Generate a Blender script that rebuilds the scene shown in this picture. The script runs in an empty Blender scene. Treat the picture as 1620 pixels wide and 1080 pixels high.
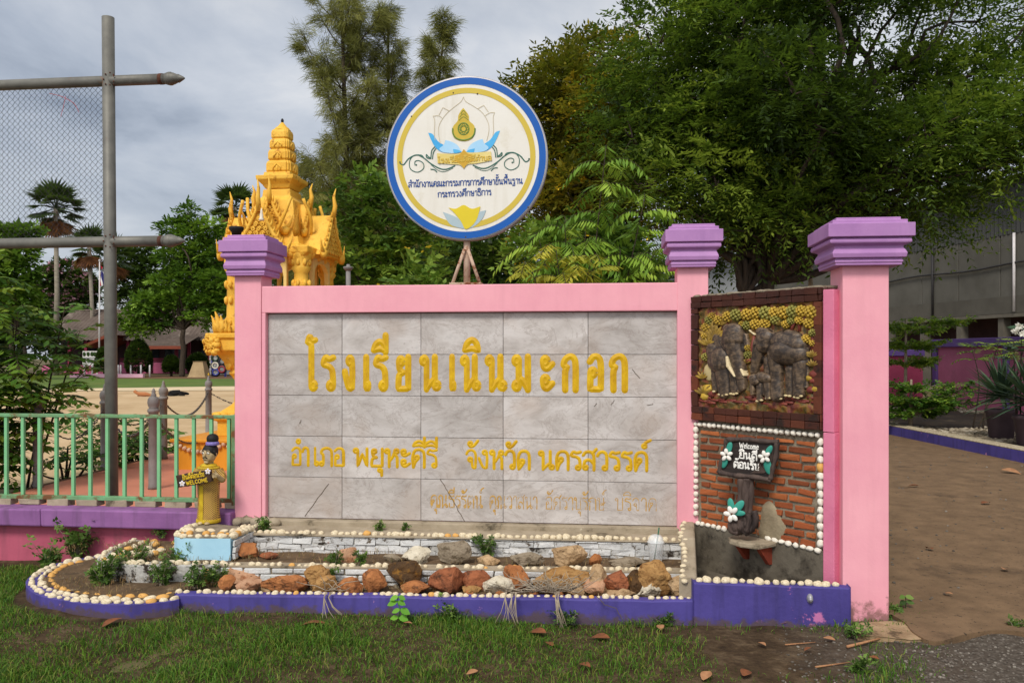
import bpy, math, random
import numpy as np
from mathutils import Matrix, Vector, noise as mnoise
random.seed(7); np.random.seed(7)
R = math.radians
S = bpy.context.scene
COL = S.collection
# ---------------------------------------------------------------- camera
F, HZ, CX, EYE = 1300.0, 560.0, 810.0, 1.55
cam = bpy.data.cameras.new('camera'); co = bpy.data.objects.new('camera', cam); COL.objects.link(co)
cam.sensor_width = 36; cam.lens = 36*F/1620; cam.shift_y = (HZ-540)/1620
cam.clip_start = .05; cam.clip_end = 2000
co.location = (0, 0, EYE); co.rotation_euler = (R(90), 0, 0)
S.camera = co
# ---------------------------------------------------------------- light
SUN_EL, SUN_AZ = R(48), R(200)          # azimuth clockwise from +Y (north): behind the camera, a little left
w = bpy.data.worlds.new('World'); S.world = w; w.use_nodes = True
nt = w.node_tree; nt.nodes.clear()
def N(nt, t, **k):
    n = nt.nodes.new(t)
    for a, b in k.items():
        if a.startswith('_'): setattr(n, a[1:], b)
        else: n.inputs[a.replace('__', ' ')].default_value = b
    return n
def LK(nt, a, b): nt.links.new(a, b)
def ramp(nt, stops, interp='LINEAR'):
    r = nt.nodes.new('ShaderNodeValToRGB'); r.color_ramp.interpolation = interp
    e = r.color_ramp.elements
    while len(e) < len(stops): e.new(.5)
    for i, (p, c) in enumerate(stops):
        e[i].position = p; e[i].color = (c[0], c[1], c[2], 1) if hasattr(c, '__len__') else (c, c, c, 1)
    return r
def mixc(nt, f, a, b, mode='MIX'):
    m = nt.nodes.new('ShaderNodeMix'); m.data_type = 'RGBA'; m.blend_type = mode
    for i, v in ((0, f), (6, a), (7, b)):
        if hasattr(v, 'is_linked') or hasattr(v, 'links'): nt.links.new(v, m.inputs[i])
        elif i == 0: m.inputs[0].default_value = v
        else: m.inputs[i].default_value = (v[0], v[1], v[2], 1)
    return m.outputs[2]
sky = N(nt, 'ShaderNodeTexSky'); sky.sky_type = 'NISHITA'; sky.sun_disc = False
sky.sun_elevation = SUN_EL; sky.sun_rotation = SUN_AZ; sky.dust_density = 2.5
tc = N(nt, 'ShaderNodeTexCoord')
# cloud deck: noise on a plane overhead (direction divided by its height), so banks flatten towards the horizon
sp = N(nt, 'ShaderNodeSeparateXYZ'); LK(nt, tc.outputs['Generated'], sp.inputs[0])
za = N(nt, 'ShaderNodeMath', _operation='MAXIMUM'); LK(nt, sp.outputs[2], za.inputs[0]); za.inputs[1].default_value = 0.0
zb = N(nt, 'ShaderNodeMath', _operation='ADD'); LK(nt, za.outputs[0], zb.inputs[0]); zb.inputs[1].default_value = .22
zi = N(nt, 'ShaderNodeMath', _operation='DIVIDE'); zi.inputs[0].default_value = 1; LK(nt, zb.outputs[0], zi.inputs[1])
vm = N(nt, 'ShaderNodeVectorMath', _operation='SCALE'); LK(nt, tc.outputs['Generated'], vm.inputs[0]); LK(nt, zi.outputs[0], vm.inputs['Scale'])
mp = N(nt, 'ShaderNodeMapping'); mp.inputs['Scale'].default_value = (1.0, .75, .35); mp.inputs['Location'].default_value = (2.8, 6.81, 0)
LK(nt, vm.outputs[0], mp.inputs[0])
n1 = N(nt, 'ShaderNodeTexNoise', Scale=2.1, Detail=9, Roughness=.56, Distortion=.35); LK(nt, mp.outputs[0], n1.inputs[0])
n2 = N(nt, 'ShaderNodeTexNoise', Scale=.9, Detail=3, Roughness=.5); LK(nt, mp.outputs[0], n2.inputs[0])
nm = N(nt, 'ShaderNodeMath', _operation='MULTIPLY_ADD'); LK(nt, n1.outputs[0], nm.inputs[0]); nm.inputs[1].default_value = .62
n2m = N(nt, 'ShaderNodeMath', _operation='MULTIPLY'); LK(nt, n2.outputs[0], n2m.inputs[0]); n2m.inputs[1].default_value = .42
LK(nt, n2m.outputs[0], nm.inputs[2])
cr = ramp(nt, [(.32, (2.8, 3.3, 4.2)), (.42, (4.7, 5.25, 6.2)), (.53, (6.6, 7.0, 7.7)), (.62, (8.6, 8.7, 8.9))]); LK(nt, nm.outputs[0], cr.inputs[0])
# the cloud glows brighter round the hidden sun
sd = N(nt, 'ShaderNodeVectorMath', _operation='DOT_PRODUCT'); LK(nt, tc.outputs['Generated'], sd.inputs[0])
sd.inputs[1].default_value = (math.sin(SUN_AZ)*math.cos(SUN_EL), math.cos(SUN_AZ)*math.cos(SUN_EL), math.sin(SUN_EL))
sg = N(nt, 'ShaderNodeMapRange'); LK(nt, sd.outputs['Value'], sg.inputs[0])
for i, v in ((1, 0.1), (2, 1.0), (3, 1.0), (4, 2.3)): sg.inputs[i].default_value = v
zd = N(nt, 'ShaderNodeMapRange'); LK(nt, za.outputs[0], zd.inputs[0])          # unseen sky overhead darkened to lower the fill light
for i, v in ((1, .34), (2, .75), (3, 1.0), (4, .5)): zd.inputs[i].default_value = v
zm = N(nt, 'ShaderNodeMath', _operation='MULTIPLY'); LK(nt, sg.outputs[0], zm.inputs[0]); LK(nt, zd.outputs[0], zm.inputs[1])
gl = N(nt, 'ShaderNodeVectorMath', _operation='SCALE'); LK(nt, cr.outputs[0], gl.inputs[0]); LK(nt, zm.outputs[0], gl.inputs['Scale'])
# bright band of thinner cloud low over the horizon
hb = ramp(nt, [(0.0, .6), (.1, .4), (.22, .1), (.34, 0)]); LK(nt, za.outputs[0], hb.inputs[0])
base = mixc(nt, hb.outputs[0], gl.outputs[0], (6.0, 6.4, 6.9))
bg = N(nt, 'ShaderNodeBackground', Strength=.1); LK(nt, mixc(nt, .86, sky.outputs[0], base), bg.inputs[0])
ow = N(nt, 'ShaderNodeOutputWorld'); LK(nt, bg.outputs[0], ow.inputs[0])
sl = bpy.data.lights.new('sun', 'SUN'); so = bpy.data.objects.new('sun', sl); COL.objects.link(so)
sl.energy = 2.5; sl.angle = R(16); sl.color = (1, .95, .87)
so.rotation_mode = 'QUATERNION'
so.rotation_quaternion = Vector((-math.sin(SUN_AZ)*math.cos(SUN_EL), -math.cos(SUN_AZ)*math.cos(SUN_EL), -math.sin(SUN_EL))).to_track_quat('-Z', 'Y'); so.location = (0, -5, 12)
S.view_settings.view_transform = 'Standard'; S.view_settings.look = 'None'; S.view_settings.exposure = 0.0; S.view_settings.gamma = 1
S.cycles.max_bounces = 6; S.cycles.transparent_max_bounces = 8; S.cycles.use_denoising = True

# ---------------------------------------------------------------- frames
TH = R(6.14); c_, s_ = math.cos(TH), math.sin(TH)
def W2(x, y, z): return Vector((-1.8 + c_*x + s_*y, 6.0 - s_*x + c_*y, z))     # wall frame -> world
def _ray(u, v): return (u-CX)/F, 1.0, -(v-HZ)/F
def P(u, v, Y): d = _ray(u, v); return Vector((d[0]*Y, Y, EYE + d[2]*Y))
def G(u, v, z=0): d = _ray(u, v); t = (z-EYE)/d[2]; return Vector((d[0]*t, t, z))
def w2l(p): X, Y = p[0]+1.8, p[1]-6.0; return c_*X - s_*Y, s_*X + c_*Y, p[2]   # world -> wall frame
def WL(u, v, yl):
    d = _ray(u, v); t = (yl - 1.8*s_ + 6*c_)/(s_*d[0] + c_); return w2l((d[0]*t, t, EYE + d[2]*t))
def WG(u, v, z): return w2l(G(u, v, z))
# ---------------------------------------------------------------- materials
def srgb(r, g, b): return tuple(((x/255)/12.92 if x/255 <= .04045 else ((x/255+.055)/1.055)**2.4) for x in (r, g, b))
MATS = {}
def newmat(name):
    m = bpy.data.materials.new(name); m.use_nodes = True
    nt = m.node_tree; b = nt.nodes['Principled BSDF']; MATS[name] = m
    return m, nt, b
def mat(name, c1, c2=None, sc=4, rough=.7, bump=0, bsc=60, dirt=None, dsc=2.5, dthr=.58, dw=.08, metal=0, spec=.3, stretch=None, dirt2=None, d2sc=25, d2thr=.68, tint=None, streak=None, splash=None):
    """paint / stone: two tones on noise, optional blotches of dirt or flaked paint, optional bump"""
    m, nt, b = newmat(name)
    tc = N(nt, 'ShaderNodeTexCoord'); v = tc.outputs['Object']
    if stretch:
        mp = N(nt, 'ShaderNodeMapping'); mp.inputs['Scale'].default_value = stretch; LK(nt, v, mp.inputs[0]); v = mp.outputs[0]
    c2 = c2 or tuple(x*.82 for x in c1)
    n = N(nt, 'ShaderNodeTexNoise', Scale=sc, Detail=7, Roughness=.62); LK(nt, v, n.inputs[0])
    r = ramp(nt, [(.34, c1), (.66, c2)]); LK(nt, n.outputs[0], r.inputs[0]); out = r.outputs[0]
    if tint is not None:
        at = N(nt, 'ShaderNodeAttribute', _attribute_name='tint')
        tr = ramp(nt, tint); LK(nt, at.outputs['Fac'], tr.inputs[0]); out = mixc(nt, .75, out, tr.outputs[0])
    for dc, ds, dt, wd in ((dirt, dsc, dthr, dw), (dirt2, d2sc, d2thr, .03)):
        if dc is None: continue
        dn = N(nt, 'ShaderNodeTexNoise', Scale=ds, Detail=9, Roughness=.7); LK(nt, v, dn.inputs[0])
        dr = ramp(nt, [(dt, 0.0), (dt+wd, 1.0)]); LK(nt, dn.outputs[0], dr.inputs[0]); out = mixc(nt, dr.outputs[0], out, dc)
    if streak:                                    # rain streaks: noise drawn out down the face
        ms = N(nt, 'ShaderNodeMapping'); ms.inputs['Scale'].default_value = (5, 5, .5); LK(nt, tc.outputs['Object'], ms.inputs[0])
        sn = N(nt, 'ShaderNodeTexNoise', Scale=2.2, Detail=6, Roughness=.6); LK(nt, ms.outputs[0], sn.inputs[0]); sr = ramp(nt, [(.5, 0.0), (.75, streak[1])]); LK(nt, sn.outputs[0], sr.inputs[0]); out = mixc(nt, sr.outputs[0], out, streak[0])
    if splash:                                    # mud splashed up from the soil, in patches
        sz = N(nt, 'ShaderNodeSeparateXYZ'); LK(nt, tc.outputs['Object'], sz.inputs[0]); sm_ = N(nt, 'ShaderNodeMapRange'); LK(nt, sz.outputs[2], sm_.inputs[0])
        for i_, v_ in ((1, 0.0), (2, splash[1]), (3, .3), (4, -.25)): sm_.inputs[i_].default_value = v_
        pn = N(nt, 'ShaderNodeTexNoise', Scale=13, Detail=8, Roughness=.7); LK(nt, tc.outputs['Object'], pn.inputs[0]); pa = N(nt, 'ShaderNodeMath', _operation='ADD'); LK(nt, pn.outputs[0], pa.inputs[0]); LK(nt, sm_.outputs[0], pa.inputs[1])
        pr_ = ramp(nt, [(.6, 0.0), (.74, .8)]); LK(nt, pa.outputs[0], pr_.inputs[0]); out = mixc(nt, pr_.outputs[0], out, splash[0])
    LK(nt, out, b.inputs['Base Color'])
    b.inputs['Roughness'].default_value = rough; b.inputs['Metallic'].default_value = metal; b.inputs['Specular IOR Level'].default_value = spec
    if bump:
        bn = N(nt, 'ShaderNodeTexNoise', Scale=bsc, Detail=6, Roughness=.65); LK(nt, v, bn.inputs[0])
        bp = N(nt, 'ShaderNodeBump', Strength=bump, Distance=.01); LK(nt, bn.outputs[0], bp.inputs['Height']); LK(nt, bp.outputs[0], b.inputs['Normal'])
    return m
def leafmat(name, cols, trans=.3, rough=.55):
    """leaf: every leaf its own tone (attribute tint), some light passing through"""
    m, nt, b = newmat(name)
    at = N(nt, 'ShaderNodeAttribute', _attribute_name='tint')
    k = len(cols)-1
    r = ramp(nt, [(i/k, c) for i, c in enumerate(cols)]); LK(nt, at.outputs['Fac'], r.inputs[0])
    LK(nt, r.outputs[0], b.inputs['Base Color']); b.inputs['Roughness'].default_value = rough; b.inputs['Specular IOR Level'].default_value = .25
    t = N(nt, 'ShaderNodeBsdfTranslucent'); LK(nt, mixc(nt, .5, r.outputs[0], (.10, .16, .01), 'ADD'), t.inputs[0])
    mx = N(nt, 'ShaderNodeMixShader', Fac=trans); LK(nt, b.outputs[0], mx.inputs[1]); LK(nt, t.outputs[0], mx.inputs[2])
    LK(nt, mx.outputs[0], nt.nodes['Material Output'].inputs[0])
    return m
# ---------------------------------------------------------------- mesh builder
ICO = {}
def ico(sub):
    if sub not in ICO:
        import bmesh
        bm = bmesh.new(); bmesh.ops.create_icosphere(bm, subdivisions=sub, radius=1)
        bm.verts.ensure_lookup_table()
        ICO[sub] = (np.array([v.co[:] for v in bm.verts]), [tuple(v.index for v in f.verts) for f in bm.faces]); bm.free()
    return ICO[sub]
def rotz(a): return np.array([[math.cos(a), -math.sin(a), 0], [math.sin(a), math.cos(a), 0], [0, 0, 1]])
def rotx(a): return np.array([[1, 0, 0], [0, math.cos(a), -math.sin(a)], [0, math.sin(a), math.cos(a)]])
def roty(a): return np.array([[math.cos(a), 0, math.sin(a)], [0, 1, 0], [-math.sin(a), 0, math.cos(a)]])
def unit(v): v = np.asarray(v, float); return v/(np.linalg.norm(v)+1e-9)
class MB:
    def __init__(s): s.V = []; s.Fc = []; s.T = []; s.sm = []; s.n = 0
    def add(s, verts, faces, tint=0.0, smooth=False):
        v = np.asarray(verts, float).reshape(-1, 3); s.V.append(v)
        b = s.n
        for f in faces: s.Fc.append(tuple(i+b for i in f))
        s.T += [tint]*len(faces) if not hasattr(tint, '__len__') else list(tint)
        s.sm += [smooth]*len(faces); s.n += len(v); return s
    def box(s, x0, x1, y0, y1, z0, z1, tint=0.0, M=None, jit=0):
        v = np.array([(x, y, z) for z in (z0, z1) for y in (y0, y1) for x in (x0, x1)], float)
        if jit: v += np.random.uniform(-jit, jit, v.shape)
        if M is not None: v = v @ np.asarray(M)[:3, :3].T + (np.asarray(M)[:3, 3] if np.asarray(M).shape[0] == 4 else 0)
        return s.add(v, [(0, 2, 3, 1), (4, 5, 7, 6), (0, 1, 5, 4), (2, 6, 7, 3), (0, 4, 6, 2), (1, 3, 7, 5)], tint)
    def obox(s, c, size, rot=np.eye(3), tint=0.0, jit=0):
        h = np.array(size)/2
        v = np.array([(x, y, z) for z in (-h[2], h[2]) for y in (-h[1], h[1]) for x in (-h[0], h[0])])
        if jit: v += np.random.uniform(-jit, jit, v.shape)
        return s.add(v @ np.asarray(rot).T + np.asarray(c), [(0, 2, 3, 1), (4, 5, 7, 6), (0, 1, 5, 4), (2, 6, 7, 3), (0, 4, 6, 2), (1, 3, 7, 5)], tint)
    def tube(s, pts, rad, n=8, caps=True, tint=0.0, smooth=True, flat=1.0):
        pts = [np.asarray(p, float) for p in pts]; m = len(pts)
        rad = [rad]*m if not hasattr(rad, '__len__') else rad
        up = np.array((0, 0, 1.0)); V = []; prev = None
        for i, p in enumerate(pts):
            t = unit(pts[min(i+1, m-1)] - pts[max(i-1, 0)])
            if prev is None: a = np.cross(t, up if abs(t[2]) < .9 else np.array((1.0, 0, 0)))
            else: a = prev - t*np.dot(prev, t)
            a = unit(a); prev = a; b = np.cross(t, a)
            for k in range(n):
                q = 2*math.pi*k/n; V.append(p + rad[i]*(math.cos(q)*a + math.sin(q)*b*flat))
        Fs = [(i*n+k, i*n+(k+1) % n, (i+1)*n+(k+1) % n, (i+1)*n+k) for i in range(m-1) for k in range(n)]
        if caps: Fs += [tuple(range(n))[::-1], tuple((m-1)*n+k for k in range(n))]
        return s.add(V, Fs, tint, smooth)
    def lathe(s, prof, n=24, c=(0, 0, 0), sq=False, smooth=True, tint=0.0, axis=None, ph=0.0, sx=1.0, sy=1.0):
        if sq: n = 4; ph = math.pi/4
        V = []; k2 = math.sqrt(2) if sq else 1
        for r, z in prof:
            for k in range(n):
                a = 2*math.pi*k/n + ph; V.append((r*k2*math.cos(a)*sx, r*k2*math.sin(a)*sy, z))
        V = np.array(V)
        if axis is not None:
            q = Vector((0, 0, 1)).rotation_difference(Vector(axis)).to_matrix(); V = V @ np.array(q).T
        V = V + np.array(c); m = len(prof)
        Fs = [(i*n+k, i*n+(k+1) % n, (i+1)*n+(k+1) % n, (i+1)*n+k) for i in range(m-1) for k in range(n)]
        Fs += [tuple(range(n))[::-1], tuple((m-1)*n+k for k in range(n))]
        return s.add(V, Fs, tint, smooth and not sq)
    def ball(s, c, r, sub=2, rot=None, tint=0.0, nz=0, ns=2.0, seed=0):
        v, f = ico(sub); v = v.copy()
        if nz:
            v = v*np.array([[1+nz*mnoise.noise(Vector(p)*ns + Vector((seed*7.3, seed*3.1, seed)))] for p in v])
        v = v*np.asarray(r)
        if rot is not None: v = v @ np.asarray(rot).T
        return s.add(v+np.asarray(c), f, tint, True)
    def prism(s, pts, y0, y1, tint=0.0):          # outline in x,z (counter-clockwise from the front), extruded along y
        n = len(pts); V = [(x, y0, z) for x, z in pts] + [(x, y1, z) for x, z in pts]
        Fs = [tuple(range(n)), tuple(range(2*n-1, n-1, -1))] + [(i, n+i, n+(i+1) % n, (i+1) % n) for i in range(n)]
        return s.add(V, Fs, tint)
    def xf(s, M):                                 # rotate/translate everything added so far
        M = np.asarray(M)
        s.V = [v @ M[:3, :3].T + (M[:3, 3] if M.shape[0] == 4 else 0) for v in s.V]; return s
    def quads(s, Q, tint):                        # (n,4,3) leaves
        Q = np.asarray(Q); n = len(Q); s.V.append(Q.reshape(-1, 3)); b = s.n
        s.Q = getattr(s, 'Q', []); ix = (np.arange(n*4)+b).reshape(n, 4)
        s.Fc += [tuple(r) for r in ix.tolist()]; s.T += list(np.broadcast_to(tint, (n,))); s.sm += [False]*n; s.n += n*4; return s
    def build(s, name, m=None, parent=None, origin=(0, 0, 0), bev=0, rot=None, frame=None, segs=2):
        V = np.concatenate(s.V) - np.asarray(origin, float) if s.V else np.zeros((0, 3))
        me = bpy.data.meshes.new(name)
        nf = len(s.Fc); tot = np.fromiter((len(f) for f in s.Fc), int, nf)
        me.vertices.add(len(V)); me.vertices.foreach_set('co', V.astype(np.float32).ravel())
        flat = np.fromiter((i for f in s.Fc for i in f), np.int32, int(tot.sum()))
        me.loops.add(len(flat)); me.loops.foreach_set('vertex_index', flat)
        me.polygons.add(nf); me.polygons.foreach_set('loop_start', (np.cumsum(tot)-tot).astype(np.int32))
        me.polygons.foreach_set('use_smooth', np.array(s.sm, bool))
        me.update(calc_edges=True); me.validate()
        if len(me.polygons) == nf:
            a = me.attributes.new('tint', 'FLOAT', 'FACE'); a.data.foreach_set('value', np.array(s.T, np.float32))
        o = bpy.data.objects.new(name, me); COL.objects.link(o)
        if m: me.materials.append(MATS[m] if isinstance(m, str) else m)
        if parent is not None: o.parent = parent
        if bev:
            b = o.modifiers.new('bevel', 'BEVEL'); b.width = bev; b.segments = segs; b.limit_method = 'ANGLE'; b.angle_limit = R(35)
        return o
def tag(o, label=None, cat=None, group=None, kind=None):
    for k, v in (('label', label), ('category', cat), ('group', group), ('kind', kind)):
        if v: o[k] = v
    return o
def thing(name, label, cat, loc, rz=0, group=None):
    o = bpy.data.objects.new(name, None); COL.objects.link(o); o.empty_display_size = .1
    o.location = loc; o.rotation_euler = (0, 0, rz); return tag(o, label, cat, group)
def wthing(name, label, cat, loc=(0, 0, 0), group=None):      # base given in the wall frame; its parts are too (origin=loc)
    return thing(name, label, cat, W2(*loc), -TH, group)
def single(mb, name, m, label, cat, loc=(0, 0, 0), rz=0, group=None, bev=0):
    o = mb.build(name, m, None, loc, bev); o.location = loc; return tag(o, label, cat, group)
def wsingle(mb, name, m, label, cat, loc=(0, 0, 0), group=None, bev=0):
    o = mb.build(name, m, None, loc, bev); o.location = W2(*loc); o.rotation_euler = (0, 0, -TH); return tag(o, label, cat, group)
def struct(mb, name, m, kind='structure'):
    return tag(mb.build(name, m), kind=kind)
def copy_tree(o, parent=None):
    c = o.copy(); COL.objects.link(c)
    if parent is not None: c.parent = parent
    for ch in list(o.children): copy_tree(ch, c)
    return c
def crom(pts, k=6, closed=False):
    """Catmull-Rom; a doubled point makes a corner"""
    pts = [np.asarray(p, float) for p in pts]; out = []; n = len(pts)
    for i in range(n if closed else n-1):
        p1, p2 = pts[i], pts[(i+1) % n]
        if np.allclose(p1, p2): continue
        p0 = pts[(i-1) % n] if (closed or i > 0) else p1
        p3 = pts[(i+2) % n] if (closed or i+2 < n) else p2
        for j in range(k):
            t = j/k
            out.append(.5*((2*p1)+(-p0+p2)*t+(2*p0-5*p1+4*p2-p3)*t*t+(-p0+3*p1-3*p2+p3)*t**3))
    if not closed: out.append(pts[-1])
    return out
# ================================================================ lettering: a stroke alphabet
def ring(x, y, r=.1): return ('o', x, y, r)
GL = {  # width, strokes on a letter body of height 1
'ก': (.70, [[(.1, 0), (.1, .54), (.2, .68), (.2, .68), (.02, .75), (.12, .92), (.38, 1), (.58, .93), (.66, .72), (.66, 0)]]),
'ร': (.52, [[(.5, .98), (.5, .98), (.3, .93), (.13, .98), (.03, .78), (.28, .71), (.44, .58), (.48, .3), (.48, .12)], ring(.38, .12)]),
'โ': (.44, [[(.4, 1.52), (.4, 1.52), (.24, 1.5), (.1, 1.62), (.0, 1.45), (.0, 1.45), (.17, 1.38), (.19, 1.1), (.19, .12)], ring(.29, .12)]),
'ง': (.52, [ring(.33, .88), [(.43, .9), (.46, .5), (.43, .03), (.43, .03), (.26, .06), (.12, .3), (.02, .56)]]),
'เ': (.30, [[(.08, 1), (.08, .12)], ring(.18, .12)]),
'า': (.44, [[(.02, .78), (.1, .95), (.26, 1), (.4, .82), (.4, 0)]]),
'ย': (.64, [ring(.18, .86), [(.08, .84), (.12, .62), (.32, .52), (.32, .52), (.1, .44), (.05, .2), (.05, .03), (.05, .03), (.6, .03), (.6, .03), (.6, 1)]]),
'น': (.76, [ring(.12, .88), [(.22, .9), (.22, 0)], [(.22, .03), (.4, .2), (.6, .36)], [(.59, 1), (.59, .14)], ring(.67, .13)]),
'ม': (.72, [ring(.12, .88), [(.22, .9), (.22, .14)], ring(.12, .13), [(.2, .1), (.3, .34), (.64, .03)], [(.64, 0), (.64, 1)]]),
'ะ': (.46, [ring(.15, .86), [(.05, .84), (.1, .68), (.24, .64), (.46, .78)], ring(.15, .3), [(.05, .28), (.1, .1), (.24, .05), (.46, .2)]]),
'อ': (.62, [ring(.19, .52), [(.09, .52), (.07, .03), (.07, .03), (.58, .03), (.58, .03), (.58, .74), (.48, .96), (.24, .99), (.05, .84)]]),
'ภ': (.74, [ring(.08, .11), [(.18, .11), (.18, .58), (.06, .74), (.16, .93), (.4, 1), (.62, .92), (.7, .7), (.7, 0)]]),
'ถ': (.74, [ring(.22, .11), [(.12, .11), (.12, .58), (.04, .74), (.16, .93), (.4, 1), (.62, .92), (.7, .7), (.7, 0)]]),
'พ': (.80, [ring(.12, .88), [(.22, .9), (.22, 0), (.22, 0), (.46, .7), (.46, .7), (.7, 0), (.7, 0), (.7, 1)]]),
'ห': (.72, [ring(.12, .88), [(.22, .9), (.22, 0)], [(.22, .3), (.4, .55), (.5, .82)], ring(.6, .88), [(.5, .72), (.62, .56), (.64, .3), (.64, 0)]]),
'ค': (.70, [[(.1, 0), (.06, .55), (.16, .9), (.38, 1), (.58, .92), (.66, .68), (.66, 0)], ring(.28, .55), [(.1, 0), (.2, .3), (.34, .47)]]),
'ด': (.70, [[(.1, 0), (.06, .55), (.16, .9), (.38, 1), (.58, .92), (.66, .68), (.66, 0)], ring(.28, .42), [(.1, 0), (.24, .18), (.36, .36)]]),
'ต': (.70, [[(.1, 0), (.06, .55), (.14, .9), (.25, .98), (.38, .84), (.38, .84), (.52, .98), (.64, .8), (.66, .5), (.66, 0)], ring(.28, .42), [(.1, 0), (.24, .18), (.36, .36)]]),
'ศ': (.74, [[(.1, 0), (.06, .55), (.16, .9), (.38, 1), (.58, .9), (.66, .68), (.66, 0)], ring(.28, .52), [(.1, 0), (.2, .3), (.34, .45)], [(.58, .9), (.76, 1.14)]]),
'จ': (.58, [[(.02, .78), (.12, .95), (.32, 1), (.48, .86), (.52, .6), (.5, .02), (.5, .02), (.36, .05), (.3, .4)], ring(.22, .48)]),
'ว': (.54, [[(.02, .78), (.12, .95), (.3, 1), (.46, .88), (.5, .6), (.5, .12)], ring(.4, .12)]),
'ส': (.64, [[(.02, .8), (.14, .96), (.36, 1), (.54, .86), (.58, .6), (.58, 0)], ring(.14, .13), [(.04, .16), (.12, .48), (.34, .55), (.56, .34)], [(.5, .9), (.7, 1.14)]]),
'ล': (.64, [[(.02, .8), (.14, .96), (.36, 1), (.54, .86), (.58, .6), (.58, 0)], ring(.14, .13), [(.04, .16), (.12, .48), (.34, .55), (.56, .34)]]),
'ณ': (1.0, [ring(.08, .11), [(.18, .11), (.18, .6), (.06, .74), (.16, .95), (.34, .98), (.46, .8), (.46, 0)], [(.46, .03), (.64, .2), (.82, .36)], [(.82, 1), (.82, .14)], ring(.9, .13)]),
'ธ': (.60, [[(.55, .98), (.3, .92), (.14, .98), (.05, .78), (.36, .7), (.54, .6), (.56, .04), (.56, .04), (.08, .04), (.08, .04), (.08, .36)]]),
'บ': (.66, [ring(.12, .88), [(.22, .9), (.2, .03), (.2, .03), (.6, .03), (.6, .03), (.6, 1)]]),
'ป': (.66, [ring(.12, .88), [(.22, .9), (.2, .03), (.2, .03), (.6, .03), (.6, .03), (.6, 1.3)]]),
'ษ': (.72, [ring(.12, .88), [(.22, .9), (.2, .03), (.2, .03), (.6, .03), (.6, .03), (.6, 1)], ring(.42, .5, .08), [(.5, .5), (.72, .62)]]),
'ข': (.60, [ring(.2, .87), [(.1, .86), (.18, .66), (.12, .5), (.12, .03), (.12, .03), (.54, .03), (.54, .03), (.54, 1)]]),
'ช': (.64, [ring(.2, .87), [(.1, .86), (.18, .66), (.12, .5), (.12, .03), (.12, .03), (.54, .03), (.54, .03), (.54, .75), (.66, 1.05)]]),
'ฐ': (.58, [[(.5, .98), (.3, .93), (.13, .98), (.03, .78), (.28, .71), (.44, .58), (.48, .3), (.48, .12)], ring(.38, .12), [(.02, -.16), (.14, -.34), (.26, -.18), (.42, -.34), (.54, -.14)]]),
'ท': (.68, [ring(.12, .88), [(.22, .9), (.22, 0)], [(.22, .5), (.36, .94), (.5, 1), (.6, .85), (.62, .6), (.62, 0)]]),
'W': (.9, [[(0, 1), (.22, 0), (.22, 0), (.43, .8), (.43, .8), (.64, 0), (.64, 0), (.86, 1)]]),
'E': (.55, [[(.48, 1), (.05, 1), (.05, 1), (.05, 0), (.05, 0), (.48, 0)], [(.05, .52), (.4, .52)]]),
'L': (.52, [[(.05, 1), (.05, 0), (.05, 0), (.46, 0)]]),
'C': (.68, [[(.6, .82), (.4, 1), (.14, .88), (.04, .5), (.14, .12), (.4, 0), (.6, .18)]]),
'O': (.78, [[(.38, 1), (.12, .86), (.03, .5), (.12, .14), (.38, 0), (.62, .14), (.72, .5), (.62, .86), (.38, 1)]]),
'M': (.88, [[(.04, 0), (.1, 1), (.1, 1), (.42, .25), (.42, .25), (.74, 1), (.74, 1), (.8, 0)]]),
'e': (.5, [[(.08, .36), (.42, .42), (.36, .66), (.16, .64), (.05, .36), (.14, .06), (.42, .12)]]),
'l': (.2, [[(.1, 1), (.08, .3), (.16, 0)]]),
'c': (.44, [[(.4, .58), (.2, .66), (.05, .36), (.16, .04), (.4, .1)]]),
'o': (.5, [[(.24, .66), (.06, .5), (.06, .16), (.24, .02), (.42, .18), (.42, .5), (.24, .66)]]),
'm': (.72, [[(.05, 0), (.08, .64)], [(.07, .4), (.24, .66), (.34, .5), (.33, 0)], [(.34, .4), (.5, .66), (.62, .5), (.62, 0)]]),
' ': (.5, []),
}
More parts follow.
